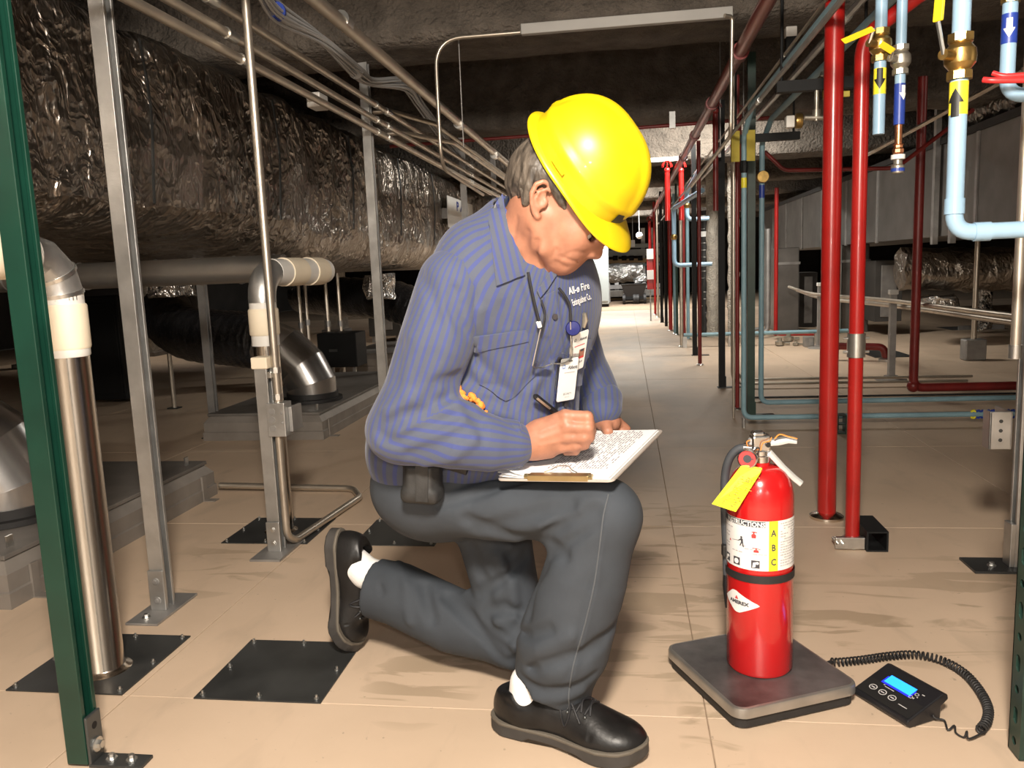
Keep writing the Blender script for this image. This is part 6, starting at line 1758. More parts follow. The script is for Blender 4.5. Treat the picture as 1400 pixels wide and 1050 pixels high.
# shirt tail cut at the belt
bc = P3(600, 668, 1.56); S.isec(f_plane(bc, -upS + fwS * .25), .006)
def torso_stripe(V):
    q = V - belly; a = np.arctan2(q @ lfS, q @ fwS)
    return a * .135
V, Fq = S.mesh(*bounds(shR, shL, belly, P3(560, 680, 1.58), neckB + (0, 0, .05), m=.2), .0042, 2)
link_mesh('shirt', V, Fq, 'shirt', man, torso_stripe(V))

# ---- sleeves
def limb_stripe(V, a, b, r):
    d = nrm(b - a); ref = nrm(np.cross(d, (0.3, 1, 0))); w = np.cross(d, ref); q = V - a
    return np.arctan2(q @ w, q @ ref) * r
SR = Field(); SR.gain = 1.3
SR.u(f_chain([shR + (.005, .012, .0), P3(596, 470, 1.392), elR], [.070, .067, .060]), .03)
SR.u(f_chain([elR, P3(620, 594, 1.380), P3(668, 606, 1.398), P3(697, 608, 1.415)], [.059, .062, .052, .045]), .04)
SR.u(f_ell(P3(540, 592, 1.39), np.eye(3), (.045, .05, .04)), .03)
for pts, w, d in (
    ([(575, 375), (590, 400), (600, 440)], .012, .004), ([(625, 400), (618, 425), (632, 452)], .008, .006), ([(618, 392), (612, 410), (622, 440)], .006, .005), ([(632, 415), (630, 440), (640, 460)], .006, .005),
    ([(585, 540), (600, 525), (625, 518), (640, 522)], .013, .012), ([(520, 590), (550, 570), (590, 560), (610, 545)], .012, .010), ([(530, 560), (560, 545), (600, 530)], .012, -.006),
    ([(525, 598), (545, 605), (580, 585), (620, 570)], .011, .009), ([(560, 622), (600, 610), (640, 585), (660, 575)], .012, .007), ([(580, 635), (620, 625), (650, 600)], .010, -.005),
    ([(600, 560), (625, 552), (650, 558)], .011, -.008), ([(640, 560), (655, 580), (660, 600)], .010, .005), ([(555, 420), (548, 470), (540, 520)], .014, .004), ([(600, 440), (588, 490), (570, 530)], .014, .005)):
    tr(pts, w, d, SR)
V, Fq = SR.mesh(*bounds(shR, elR, wrR, m=.13), .004, 2)
a1 = limb_stripe(V, shR, elR, .062); a2 = limb_stripe(V, elR, wrR, .05)
dm = np.linalg.norm(V - elR, axis=1); side = ((V - elR) @ nrm(wrR - elR)) > ((V - elR) @ nrm(shR - elR))
link_mesh('sleeve', V, Fq, 'shirt', man, np.where(side, a2, a1))
# right cuff
CR = Field(); d = nrm(P3(716, 607, 1.420) - P3(672, 604, 1.405))
CR.u(f_ecap(P3(675, 605, 1.406), P3(724, 608, 1.423), .049, .041, (0, 1, 0), .85), .01)
CR.isec(f_plane(P3(713, 607, 1.420), d + (.0, 0, .18)), .003); CR.isec(f_plane(P3(671, 605, 1.405), -d - np.array([.0, 0, .10])), .003)
CR.sub(f_cap(P3(695, 607, 1.415), P3(740, 610, 1.423), .034, .034), .003)
V, Fq = CR.mesh(*bounds(P3(672, 605, 1.405), P3(720, 608, 1.420), m=.07), .003, 1)
cf = link_mesh('cuff', V, Fq, 'shirt', man, limb_stripe(V, P3(675, 605, 1.405), P3(715, 608, 1.420), .046))
p = CR.hit(679, 637); 
if p is not None:
    n_ = CR.normal(p); u_ = nrm(np.cross(n_, (0, 0, 1))); v_ = np.cross(n_, u_)
    b = MB(); b.lathe([(.0, 0), (.006, 0), (.0062, .002), (.004, .0026), (.0035, .0016), (0, .0016)], p, 16, u_, v_, n_, cap=False); o = b.build('cuff_button', 'button', man, smooth=True); o.parent = cf
SL = Field()
SL.u(f_chain([shL, P3(780, 464, 1.70), elL], [.066, .060, .054]), .03)
SL.u(f_chain([elL, P3(815, 545, 1.73), P3(822, 554, 1.70)], [.054, .050, .042]), .03)
for pts, w, d in (([(800, 545), (822, 535), (842, 548)], .008, .007), ([(800, 520), (815, 505), (838, 500)], .012, .006), ([(795, 500), (812, 470), (826, 440)], .012, .006)):
    tr(pts, w, d, SL)
V, Fq = SL.mesh(*bounds(shL, elL, wrL, m=.12), .0042, 2)
link_mesh('sleeve', V, Fq, 'shirt', man, limb_stripe(V, shL, elL, .06))
CL = Field(); CL.u(f_ecap(P3(823, 546, 1.71), P3(824, 559, 1.68), .045, .041, (0, 0, 1), .85), .01)
V, Fq = CL.mesh(*bounds(P3(823, 560, 1.70), m=.08), .0035, 1)
link_mesh('cuff', V, Fq, 'shirt', man, limb_stripe(V, P3(823, 548, 1.72), P3(824, 574, 1.675), .046))

# ---- patches laid on the cloth
def patch(name, poly, fld, off, th, m, parent=None, stripe=None, step=5.0, lift=None):
    """a piece of cloth cut to an outline and laid on a surface"""
    bm = bmesh.new(); vs = [bm.verts.new((x, y, 0)) for x, y in poly]; bm.faces.new(vs)
    xs = [p[0] for p in poly]; ys = [p[1] for p in poly]
    for x in np.arange(min(xs) + step, max(xs), step): bmesh.ops.bisect_plane(bm, geom=bm.verts[:] + bm.edges[:] + bm.faces[:], plane_co=(x, 0, 0), plane_no=(1, 0, 0))
    for y in np.arange(min(ys) + step, max(ys), step): bmesh.ops.bisect_plane(bm, geom=bm.verts[:] + bm.edges[:] + bm.faces[:], plane_co=(0, y, 0), plane_no=(0, 1, 0))
    bm.verts.ensure_lookup_table(); bm.verts.index_update()
    XY = [(v.co.x, v.co.y) for v in bm.verts]; H = []
    last = None
    for x, y in XY:
        h = fld.hit(x, y)
        if h is None: h = last if last is not None else P3(x, y, 1.5)
        last = h; H.append(h)
    # keep the piece from falling away behind the outline
    H = np.array(H); dist = np.linalg.norm(H - CP, axis=1); md = np.median(dist); 
    for i, (x, y) in enumerate(XY):
        if dist[i] > md + .10: d = ray(x, y); H[i] = CP + d / np.linalg.norm(d) * (md + .03)
    Nn = np.array([fld.normal(h) for h in H])
    lf = np.array([off + (lift(x, y) if lift else 0) for x, y in XY])
    top = H + Nn * lf[:, None]; bot = H + Nn * (lf - th)[:, None]
    F = [tuple(v.index for v in f.verts) for f in bm.faces]; n = len(XY)
    bd = [(e.verts[0].index, e.verts[1].index) for e in bm.edges if e.is_boundary]
    b = MB(); b.add(list(top) + list(bot), F + [tuple(i + n for i in f[::-1]) for f in F] + [(a, c, c + n, a + n) for a, c in bd]); bm.free()
    att = None
    if stripe is not None: att = np.concatenate([stripe(top), stripe(top)])
    return b.build(name, m, parent, smooth=True, ang=50, attr=att)
def collar_stripe(V):
    d = nrm(P3(716, 376, 1.4) - P3(692, 275, 1.4)); q = V - P3(692, 275, 1.4); s_ = nrm(np.cross(d, FR)); return (q @ s_) * 1.0
patch('collar_flap', [(688, 268), (678, 282), (669, 298), (671, 335), (678, 391), (697, 384), (717, 375), (712, 352), (699, 322), (692, 295)], S, .006, .0035, 'shirt', man, collar_stripe)
patch('collar_flap', [(762, 372), (751, 372), (733, 398), (737, 407), (747, 395)], S, .006, .0035, 'shirt', man, collar_stripe)
pk = patch('chest_pocket', [(648, 460), (690, 455), (718, 452), (728, 500), (731, 515), (700, 545), (690, 548), (655, 525)], S, .004, .004, 'shirt', man, torso_stripe)
o = patch('pocket_flap', [(648, 459), (690, 454), (719, 451), (721, 466), (690, 472), (650, 480)], S, .0065, .0045, 'shirt', man, torso_stripe); o.parent = pk
pk2 = patch('chest_pocket', [(778, 470), (806, 462), (812, 520), (782, 530)], S, .004, .004, 'shirt', man, torso_stripe)
patch('front_placket', [(742, 405), (757, 398), (764, 440), (772, 520), (776, 585), (764, 585), (757, 520), (749, 440)], S, .0045, .004, 'shirt', man, torso_stripe)
for px, py in ((756, 432), (763, 492), (769, 552)):
    p = S.hit(px, py)
    if p is None: continue
    n_ = S.normal(p); u_ = nrm(np.cross(n_, (0, 0, 1))); v_ = np.cross(n_, u_)
    b = MB(); b.lathe([(.0, .006), (.005, .006), (.0052, .0085), (0, .0085)], p, 14, u_, v_, n_, cap=False); b.build('shirt_button', 'button', man, smooth=True)
# embroidered words on the left breast
def on_surf(fld, px, py, off):
    h = fld.hit(px, py); return h + fld.normal(h) * off if h is not None else P3(px, py, 1.5)
def txt_px(txt, size_px, x0, y0, ang, fld, off, m, parent, name='embroidery', align='LEFT', bold=0.0, shear=0.0, squeeze=1.0):
    V, F = text_mesh(txt, 1.0, align, 0, bold, shear); c, s_ = math.cos(ang), math.sin(ang); b = MB()
    Q = []
    for v in V:
        u, w = v[0] * size_px * squeeze, -v[1] * size_px; Q.append(on_surf(fld, x0 + u * c - w * s_, y0 + u * s_ + w * c, off))
    b.add(Q, F); return b.build(name, m, parent)
# ---- the body itself: head, neck, trunk, arms, hands, legs as one skin
HY = 1.44
K = Field()
def hp_(px, py, dy=0.0): return W(px, py, HY + dy)
mm = 1.0
def hu(f, k=.012): K.u(f, k)
fH = nrm(hp_(820, 352) - hp_(738, 300)); fH = nrm(np.array([.84, 0, -.545])); uH = np.array([.545, 0, .84]); yH = np.array([0, -1., 0])
AX = np.array([fH, -yH, uH])
# cranium, face mass, jaw
hu(f_ell(hp_(774, 246), AX, (.092, .078, .084)))
hu(f_ell(hp_(786, 300), AX, (.070, .066, .060)), .03)
hu(f_cap(hp_(748, 305), hp_(768, 345), .058, .040), .03)
for s in (-1, 1):
    hu(f_chain([hp_(733, 300, s * .056), hp_(742, 338, s * .046), hp_(766, 357, s * .014)], [.018, .018, .014]), .022)
    hu(f_ell(hp_(783, 322, s * .042), AX, (.026, .020, .022)), .02)          # cheekbone
    hu(f_ell(hp_(775, 340, s * .030), AX, (.022, .018, .020)), .02)
hu(f_ell(hp_(764, 359), AX, (.0125, .020, .0125)), .010)                        # chin
hu(f_ell(hp_(777, 344), AX, (.018, .025, .014)), .012)                        # muzzle
hu(f_ell(hp_(803, 305), AX, (.022, .050, .016)), .014)                        # brow
# nose
hu(f_chain([hp_(806, 318), hp_(813, 335), hp_(815, 346)], [.0085, .0100, .0115]), .010)
for s in (-1, 1): hu(f_ell(hp_(807, 346, s * .0125), AX, (.0105, .0065, .0078)), .006)
K.sub(f_ell(hp_(810, 353, -.007), AX, (.005, .003, .003)), .004); K.sub(f_ell(hp_(810, 353, .007), AX, (.005, .003, .003)), .004)
# lips
hu(f_cap(hp_(791, 352, -.004), hp_(781, 351, -.024), .0055, .0035), .006); hu(f_cap(hp_(791, 352, .004), hp_(781, 351, .024), .0055, .0035), .006)
hu(f_cap(hp_(783, 360, -.004), hp_(775, 355, -.022), .0065, .0035), .006); hu(f_cap(hp_(783, 360, .004), hp_(775, 355, .022), .0065, .0035), .006)
hu(f_ell(hp_(781, 361), AX, (.0075, .017, .0065)), .006)
Q_ = [K.hit(*q) for q in ((789, 357.5), (784, 357.2), (777, 355), (770, 352.5), (765, 350))]; Q_ = [q for q in Q_ if q is not None and abs(q[1] - HY) < .15]
K.crease([hp_(790, 358.5, 0)] + Q_, .0022, .0030)
Q_ = [K.hit(*q) for q in ((774, 366), (768, 363), (762, 359))]; Q_ = [q for q in Q_ if q is not None and abs(q[1] - HY) < .15]
if len(Q_) > 1: K.crease(Q_, .004, .0025)
# eye sockets with lids and balls
for s in (-1, 1):
    K.sub(f_ell(hp_(804, 321, s * .034), AX, (.013, .016, .010)), .012)
    hu(f_ell(hp_(797, 323, s * .031), AX, (.0135, .0145, .0125)), .003)
    K.sub(f_ell(hp_(804.5, 323.5, s * .037), AX, (.0105, .017, .0034)), .002)
    K.crease([hp_(805, 319, s * .020), hp_(807, 320, s * .034), hp_(802, 325, s * .046)], .0022, .0025)
    K.crease([hp_(803, 331, s * .024), hp_(799, 332, s * .040), hp_(792, 330, s * .05)], .003, .0018)
# folds of an older face
for s in (-1,):
    for Q_, w_, d_ in (([(733, 332), (731, 345), (737, 358), (746, 367)], .005, .0035), ([(760, 342), (756, 352), (757, 362)], .0045, .0022), ([(801, 346), (790, 344), (778, 346), (770, 352)], .004, .0014)):
        Q_ = [K.hit(*q) for q in Q_]; Q_ = [q for q in Q_ if q is not None and abs(q[1] - HY) < .15]
        if len(Q_) > 1: K.crease(Q_, w_, d_)
    K.crease([hp_(790, 320, s * .055), hp_(783, 316, s * .06)], .003, .0012); K.crease([hp_(790, 323, s * .055), hp_(783, 323, s * .06)], .003, .0012)
# neck
hu(f_ecap(P3(712, 345, 1.49), P3(737, 300, HY + .01), .064, .058, yH, 1.0), .03)
hu(f_cap(hp_(722, 338, .01), hp_(722, 372, .02), .045, .048), .02)
for p0, p1, d_ in (((722, 318), (712, 352), .003), ((735, 330), (728, 372), .004), ((706, 300), (700, 330), .002)):
    a, b_ = K.hit(*p0), K.hit(*p1)
    if a is not None and b_ is not None: K.crease([a, b_], .006, d_)
# ears
for s in (-1, 1):
    E_ = hp_(739, 270, s * .076); eo = np.array([.12, s * .5, .0])
    ea = nrm(hp_(744, 250) - hp_(732, 296)); ef = nrm(np.cross(ea, (0, 1, 0)))
    rim = [hp_(752, 262, s * .079), hp_(751, 252, s * .083), hp_(743, 248, s * .087), hp_(733, 252, s * .089), hp_(727, 264, s * .088), hp_(727, 278, s * .085), hp_(730, 290, s * .080), hp_(735, 296, s * .077)]
    K.u(f_chain(rim, [.0036, .004, .0042, .0045, .0045, .0042, .0048, .0062]), .004)
    K.u(f_ell(hp_(737, 273, s * .080), np.array([ef, nrm((0, 1, 0)), ea]), (.0115, .0042, .021)), .004)
    K.u(f_chain([hp_(747, 259, s * .083), hp_(737, 262, s * .086), hp_(733, 274, s * .085), hp_(736, 284, s * .082)], [.0026, .003, .003, .003]), .003)
    K.u(f_cap(hp_(746, 276, s * .078), hp_(744, 282, s * .078), .005, .004), .004)
    K.sub(f_ell(hp_(740, 274, s * .088), np.array([ef, nrm((0, 1, 0)), ea]), (.0065, .0055, .0105)), .003)
# trunk and limbs under the clothes
ku = lambda f, k=.03: K.u(f, k)
ku(f_ell(chest, (fwS, lfS, upS), (.095, .145, .16))); ku(f_ell(belly, (fwS, lfS, upS), (.10, .135, .14))); ku(f_ell(P3(608, 650, 1.575), (fwS, lfS, upS), (.09, .12, .10)))
ku(f_cap(P3(640, 372, 1.45), P3(752, 388, 1.62), .045, .042)); ku(f_cap(neckB - upS * .05, P3(715, 335, 1.48), .062, .06))
ku(f_chain([shR + (.01, .02, -.01), elR], [.044, .036])); ku(f_chain([elR, P3(690, 606, 1.412), P3(724, 606, 1.428)], [.036, .027, .0255]))
ku(f_chain([shL, elL, P3(823, 566, 1.69)], [.044, .038, .027]))
ku(f_chain([hipR, P3(665, 698, 1.475), kneeR, P3(775, 880, 1.425), P3(748, 925, 1.43)], [.05, .042, .04, .034, .024])); ku(f_chain([hipL, kneeL, P3(580, 820, 1.67), P3(530, 800, 1.69)], [.06, .042, .034, .024]))
def P3h(x, y, Y): return P3(x, y, Y + .045)
# right hand closed round the pen
hd = lambda f, k=.009: K.u(f, k)
wz = P3h(722, 607, 1.386)
hd(f_ecap(P3h(716, 606, 1.386), P3h(742, 600, 1.382), .027, .029, (0, 1, 0), .8), .02)
hd(f_cap(P3h(736, 588, 1.384), P3h(772, 570, 1.374), .018, .0135), .016)
hd(f_cap(P3h(738, 596, 1.378), P3h(774, 584, 1.368), .019, .0135), .014)
hd(f_cap(P3h(738, 605, 1.380), P3h(773, 599, 1.371), .018, .0125), .014)
hd(f_cap(P3h(736, 612, 1.388), P3h(764, 611, 1.380), .0165, .0115), .014)
hd(f_cap(P3h(728, 615, 1.392), P3h(752, 616, 1.390), .014, .012), .014)
for mcp, pip, dip, tip, r0 in (
    ((773, 569, 1.372), (803, 570, 1.366), (808, 588, 1.372), (806, 600, 1.380), .0108),
    ((775, 584, 1.366), (804, 585, 1.360), (806, 598, 1.368), (796, 606, 1.382), .0108),
    ((774, 599, 1.369), (799, 598, 1.361), (800, 608, 1.370), (786, 612, 1.386), .0102),
    ((765, 612, 1.378), (787, 610, 1.368), (787, 617, 1.378), (774, 618, 1.392), .0088)):
    K.u(f_cap(P3h(*mcp), P3h(*pip), r0 * 1.08, r0), .005)
    K.u(f_chain([P3h(*pip), P3h(*dip), P3h(*tip)], [r0, r0 * .92, r0 * .8]), .0025)
    K.u(f_ell(P3h(mcp[0] + 1, mcp[1] - 1, mcp[2] - .007), np.eye(3), (.0085, .0075, .008)), .008)
K.u(f_chain([P3h(742, 585, 1.405), P3h(772, 572, 1.405), P3h(792, 580, 1.398), P3h(805, 594, 1.390)], [.017, .014, .0115, .0088]), .006)
# tendons and veins on the back of the hand
for a, b_ in (((738, 590), (772, 576)), ((738, 600), (772, 590)), ((738, 609), (770, 604))):
    A_, B_ = K.hit(*a), K.hit(*b_)
    if A_ is not None and B_ is not None: K.crease([A_, B_], .0035, -.0014)
# left hand steadying the board
LY = 1.685
hd(f_ecap(P3(823, 566, LY), P3(832, 578, LY - .01), .028, .026, (0, 0, 1), .75), .02)
K.u(f_chain([P3(824, 576, LY - .02), P3(829, 582, LY - .035), P3(831, 589.5, LY - .05)], [.0155, .0128, .0112]), .006)
K.u(f_chain([P3(838, 572, LY), P3(847, 579, LY + .005), P3(857, 586, LY + .01)], [.0125, .0108, .0085]), .005)
K.u(f_chain([P3(836, 578, LY + .012), P3(846, 586, LY + .01), P3(853, 593, LY + .0)], [.0125, .0105, .0085]), .004)
K.u(f_chain([P3(832, 584, LY + .015), P3(840, 593, LY + .01), P3(845, 600, LY - .01)], [.012, .0105, .0085]), .004)
K.u(f_chain([P3(826, 586, LY + .012), P3(832, 595, LY + .005), P3(835, 601, LY - .012)], [.011, .0095, .008]), .004)
lo, hi = bounds(shR, shL, elR, elL, wrL, kneeL, kneeR, P3(735, 965, 1.43), P3(490, 785, 1.715), hp_(768, 246), m=.13)
V, Fq = K.mesh(lo, hi, .0027, 1)
body = link_mesh('body', V, Fq, 'skin', man)
bm = bmesh.new(); bm.from_mesh(body.data); be = [e for e in bm.edges if e.is_boundary]
if be: bmesh.ops.holes_fill(bm, edges=be, sides=12); bm.to_mesh(body.data); body.data.shade_smooth()
bm.free()
print('body verts', len(V), 'lost', K.lost)
# eyes
for s in (-1, 1):
    b = MB(); b.sphere(hp_(798.7, 322.7, s * .0335), .0127, 18, 12); e_ = b.build('eyeball', 'eyewhite', man, smooth=True)
    d_ = nrm(np.array([.74, s * .34, -.58])); c_ = hp_(798.7, 322.7, s * .0335) + d_ * .0126; u_ = nrm(np.cross(d_, (0, 1, 0))); v_ = np.cross(d_, u_)
    b = MB(); b.lathe([(.0, .0008), (.003, .0007), (.0055, 0)], c_, 16, u_, v_, d_, cap=False); o = b.build('iris', 'eyedark', man, smooth=True); o.parent = e_
for s in (-1, 1):
    b = MB(); b.tube([hp_(806, 306, s * .022), hp_(806, 307, s * .035), hp_(800, 311, s * .048)], [.0035, .0045, .0025], 8); b.build('eyebrow', 'brow', man, smooth=True)
# hair below the hat: nape and sideburn
Hh = Field()
for s in (-1, 1):
    Hh.u(f_ell(hp_(733, 240, s * .030), AX, (.036, .046, .046)), .02)
    Hh.u(f_chain([hp_(738, 228, s * .064), hp_(727, 254, s * .068), hp_(719, 277, s * .058)], [.016, .014, .007]), .02)
    Hh.u(f_chain([hp_(758, 252, s * .078), hp_(768, 275, s * .074), hp_(772, 284, s * .070)], [.009, .008, .004]), .008)
    Hh.u(f_chain([hp_(725, 230, s * .07), hp_(750, 240, s * .078), hp_(766, 262, s * .077)], [.012, .011, .008]), .012)
Hh.u(f_chain([hp_(722, 232), hp_(717, 250), hp_(714, 270)], [.034, .034, .022]), .03)
Hh.u(f_ell(hp_(752, 228), AX, (.060, .076, .06)), .02)
rnd = random.Random(9)
for k in range(34):
    a = rnd.uniform(0, 1); x0 = 708 + 34 * a + rnd.uniform(-3, 3); y0 = 226 + 6 * a
    x1 = x0 - 8 + rnd.uniform(-3, 3); y1 = 270 + 12 * a + rnd.uniform(-4, 6)
    H = [Hh.hit(x0, y0), Hh.hit((x0 + x1) / 2 - 2, (y0 + y1) / 2), Hh.hit(x1, y1)]; H = [h for h in H if h is not None]
    if len(H) > 1: Hh.crease(H, .0024, rnd.choice((.0022, -.0020)))
V, Fq = Hh.mesh(*bounds(hp_(703, 236), hp_(772, 285), m=.1), .0024, 0)
link_mesh('hair', V, Fq, 'hair', man)

# ---- shoes
def shoe(place, bend=0.0):
    """lace-up shoe; local x towards the toe, y across, z up, heel at x=0; bend curls the toe up (radians)"""
    L = .305
    def outline(k, d=0.0):
        P = []
        for i in range(k):
            a = 2 * PI * i / k; x = .5 - .5 * math.cos(a); s_ = math.sin(a); sg = 1 if s_ >= 0 else -1
            w = np.interp(x, [0, .03, .1, .25, .45, .62, .75, .88, .96, 1.0], [0, .020, .0335, .0355, .037, .047, .0525, .046, .030, 0])
            P.append((x * L + (d if x > .98 else (-d if x < .02 else 0)), sg * (w + d) + .004 * math.sin(PI * x)))
        return P
    def bendf(V):
        V = np.asarray(V, float).copy()
        if bend:
            x0 = L * .66; R = .11; dx = np.clip(V[:, 0] - x0, 0, None); a = np.minimum(dx / R, bend); rest = dx - a * R
            m = V[:, 0] > x0; zz = V[:, 2]
            nx = x0 + (R - zz) * np.sin(a) + rest * np.cos(a); nz = R - (R - zz) * np.cos(a) + rest * np.sin(a)
            V[m, 0] = nx[m]; V[m, 2] = nz[m]
        return V
    def put(V): return place(bendf(V))
    out = []
    n = 72
    def loft(levels):
        V = []; F = []
        for d, z in levels: V += [(p[0], p[1], z(p[0]) if callable(z) else z) for p in outline(n, d)]
        for i in range(len(levels) - 1):
            for k in range(n): F.append((i * n + k, i * n + (k + 1) % n, (i + 1) * n + (k + 1) % n, (i + 1) * n + k))
        F.append(tuple(range(n - 1, -1, -1))); F.append(tuple(range((len(levels) - 1) * n, len(levels) * n)))
        return V, F
    def heel(x): return 0.0 if x < .085 else (.008 if x < .19 else max(0.0, .008 * (1 - (x - .19) / .02)) if x < .21 else 0.0) + .012 * max(0, (x / L - .8) / .2) ** 2 * (0 if bend else 1)
    tz = lambda x: .030 + .010 * max(0, (x / L - .75) / .25) ** 2 * (0 if bend else 1)
    V, F = loft([(.001, heel), (.0045, lambda x: heel(x) + .004), (.0045, lambda x: tz(x) - .006)])
    b = MB(); b.add(put(V), F); out.append(('sole', 'sole', b, 30))
    V, F = loft([(.0045, lambda x: tz(x) - .006), (.0052, lambda x: tz(x) - .003), (.004, tz)])
    b = MB(); b.add(put(V), F); out.append(('welt', 'welt', b, 30))
    # upper as a smooth field
    U_ = Field(); e = np.eye(3)
    U_.u(f_ell((.055, .002, .045), e, (.054, .036, .058)), .02)
    U_.u(f_ell((.232, .004, .033), e, (.075, .052, .034)), .03)
    U_.u(f_ecap((.09, .003, .05), (.20, .004, .040), .040, .040, (0, 1, 0), .95), .03)
    U_.u(f_cap((.125, .003, .070), (.185, .004, .054), .026, .022), .03)
    U_.u(f_ecap((.06, .002, .07), (.075, .002, .098), .038, .036, (0, 1, 0), .9), .02)
    U_.u(f_cap((.10, .003, .085), (.115, .003, .100), .022, .016), .012)
    U_.isec(f_plane((.05, 0, .090), (-.22, 0, 1)), .004)
    for s in (-1, 1): U_.sub(f_ell((.085, s * .042, .098), e, (.030, .022, .026)), .008)
    U_.sub(f_ecap((.068, .002, .085), (.072, .002, .14), .031, .034, (0, 1, 0), .88), .004)
    U_.isec(f_plane((0, 0, .026), (0, 0, -1)), .002)
    for s in (-1, 1):
        y = s * .06
        U_.crease([(.002, s * .022, .075), (.03, s * .036, .060), (.045, s * .038, .03)], .0016, .0016)
        U_.crease([(.030, s * .034, .082), (.065, s * .039, .070), (.105, s * .034, .078)], .0035, .002)
        U_.crease([(.195, s * .044, .034), (.185, s * .036, .055), (.165, s * .02, .066), (.20, s * .012, .062)], .0016, .0018)
        U_.crease([(.215, s * .045, .045), (.222, s * .02, .062), (.222, 0, .066)], .004, .0022)
    Vm, Fm = U_.mesh((-.02, -.075, .012), (.325, .08, .135), .0032, 1)
    out.append(('upper', 'leather', (put(Vm), Fm), 0))
    # laces
    b = MB()
    def zs(x, y, o=.0015):
        zz = np.linspace(.13, .03, 200); d = U_.ev(np.stack([np.full(200, x), np.full(200, y), zz], 1)); i = np.argmax(d < 0); return (x, y, zz[i] + o)
    for k in range(4):
        x = .148 + .017 * k
        b.tube(put(catmull([zs(x, -.024), zs(x + .004, -.010, .003), zs(x + .006, .008, .003), zs(x + .010, .024)], 5)), .0024, 6); b.tube(put(catmull([zs(x, .026), zs(x + .004, .010, .004), zs(x + .006, -.006, .004), zs(x + .010, -.022)], 5)), .0024, 6)
    for s in (-1, 1):
        b.tube(put(catmull([zs(.152, 0, .004), zs(.148, s * .020, .012), zs(.164, s * .038, .010), zs(.172, s * .026, .008), zs(.156, s * .004, .004)], 5)), .0021, 6); b.tube(put(catmull([zs(.154, 0, .004), zs(.17, s * .016, .008), zs(.195, s * .036, .004)], 5)), .002, 6)
    out.append(('laces', 'thread_black', b, 60))
    for s in (-1, 1):
        for k in range(4):
            x = .150 + .017 * k; b = MB(); b.sphere(put([zs(x, s * .026, .0005)])[0], .0034, 8, 5)
            out.append(('eyelet', 'plate_grey', b, 60))
    return out
def build_shoe(parts, nm):
    root = None
    for name, m, g_, ang in parts:
        if name == 'upper':
            root = link_mesh(nm, g_[0], g_[1], m, man)
    for name, m, g_, ang in parts:
        if name != 'upper':
            o = g_.build(name, m, man, smooth=True, ang=ang); o.parent = root
    return root
# front shoe flat on the floor
hl_, to_ = FL(676, 996), FL(866, 1044); fx = nrm(to_ - hl_); fy = np.array([-fx[1], fx[0], 0])
oh = hl_ + fy * .014 - fx * .006
def pl_front(V): V = np.asarray(V); return oh + V[:, :1] * fx + V[:, 1:2] * fy + V[:, 2:3] * np.array([0, 0, 1.]) + np.array([0, 0, .0006])
build_shoe(shoe(pl_front), 'shoe')
# rear shoe standing on its toe
rY = 1.735
hr = W(452, 742, rY)
gx = nrm(np.array([.02, -.03, -1.0])); gz = nrm(np.array([1.0, -.12, 0.02])); gy = np.cross(gz, gx); gz = np.cross(gx, gy)
def pl_rear0(V): V = np.asarray(V); return hr + V[:, :1] * gx + V[:, 1:2] * gy + V[:, 2:3] * gz
rs = shoe(lambda V: np.asarray(V), 1.25)
def allv(p):
    return np.array(p[2].V) if not isinstance(p[2], tuple) else p[2][0]
minz = min(pl_rear0(allv(p))[:, 2].min() for p in rs)
hr = hr + np.array([0, 0, .0008 - minz + .0015]); print('rear shoe lift', -minz)
rs2 = []
for name, m, g_, ang in rs:
    if isinstance(g_, tuple): rs2.append((name, m, (pl_rear0(g_[0]), g_[1]), ang))
    else: g_.V = [tuple(v) for v in pl_rear0(np.array(g_.V))]; rs2.append((name, m, g_, ang))
build_shoe(rs2, 'shoe')
# socks
b = Field(); b.u(f_chain([pl_front([(.068, .002, .045)])[0], pl_front([(.076, .002, .10)])[0], P3(748, 905, 1.43)], [.036, .036, .037]), .02)
V, Fq = b.mesh(*bounds(pl_front([(.07, 0, .05)])[0], pl_front([(.08, 0, .2)])[0], m=.06), .004, 1); link_mesh('sock', V, Fq, 'sock', man)
a_ = pl_rear0([(.068, .002, .045)])[0]; c_ = P3(548, 800, 1.69)
b = Field(); b.u(f_chain([a_, P3(500, 783, 1.712), c_], [.036, .037, .038]), .02)
V, Fq = b.mesh(*bounds(a_, c_, m=.06), .004, 1); link_mesh('sock', V, Fq, 'sock', man)

# ================================================================== THINGS HE WEARS AND HOLDS
# hard hat
fh = nrm(np.array([.545, -.06, -.84])); uh = nrm(np.array([.78, -.37, .50])); uh = nrm(uh - fh * (uh @ fh)); sh_ = np.cross(uh, fh)
hc = W(791, 229, HY + .0)
t = thing('hard_hat', 'yellow hard hat with dark front patch worn by kneeling man', 'hard hat', hc)
def HP(f, s, u): return hc + fh * f + sh_ * s + uh * u
def dome(a, v, k=1.0):
    """shell point: a round the head from the front, v 0 at rim level .. 1 at the crown"""
    rl = (.116 if math.cos(a) > 0 else .112); rw = .104
    hgt = .116; c = math.cos(v * PI / 2); s_ = math.sin(v * PI / 2)
    c2 = c ** .80
    return HP(rl * math.cos(a) * c2 * k + .004, rw * math.sin(a) * c2 * k, hgt * s_ ** .95 * (k if k > 1 else 1))
NA, NV = 96, 26
V = []; F = []
for j in range(NV + 1):
    v = j / NV * .995
    for i in range(NA):
        a = 2 * PI * i / NA; k = 1.0
        # moulded crest from front to back and a gutter ridge low on the shell
        p = dome(a, v); q = (p - hc); sl = q @ sh_
        n_ = nrm(q - uh * .02)
        lift = .0055 * math.exp(-(abs(sl) / .017) ** 4) * min(1, v * 4) + .0045 * math.exp(-((v - .17) / .028) ** 2)
        V.append(p + n_ * lift)
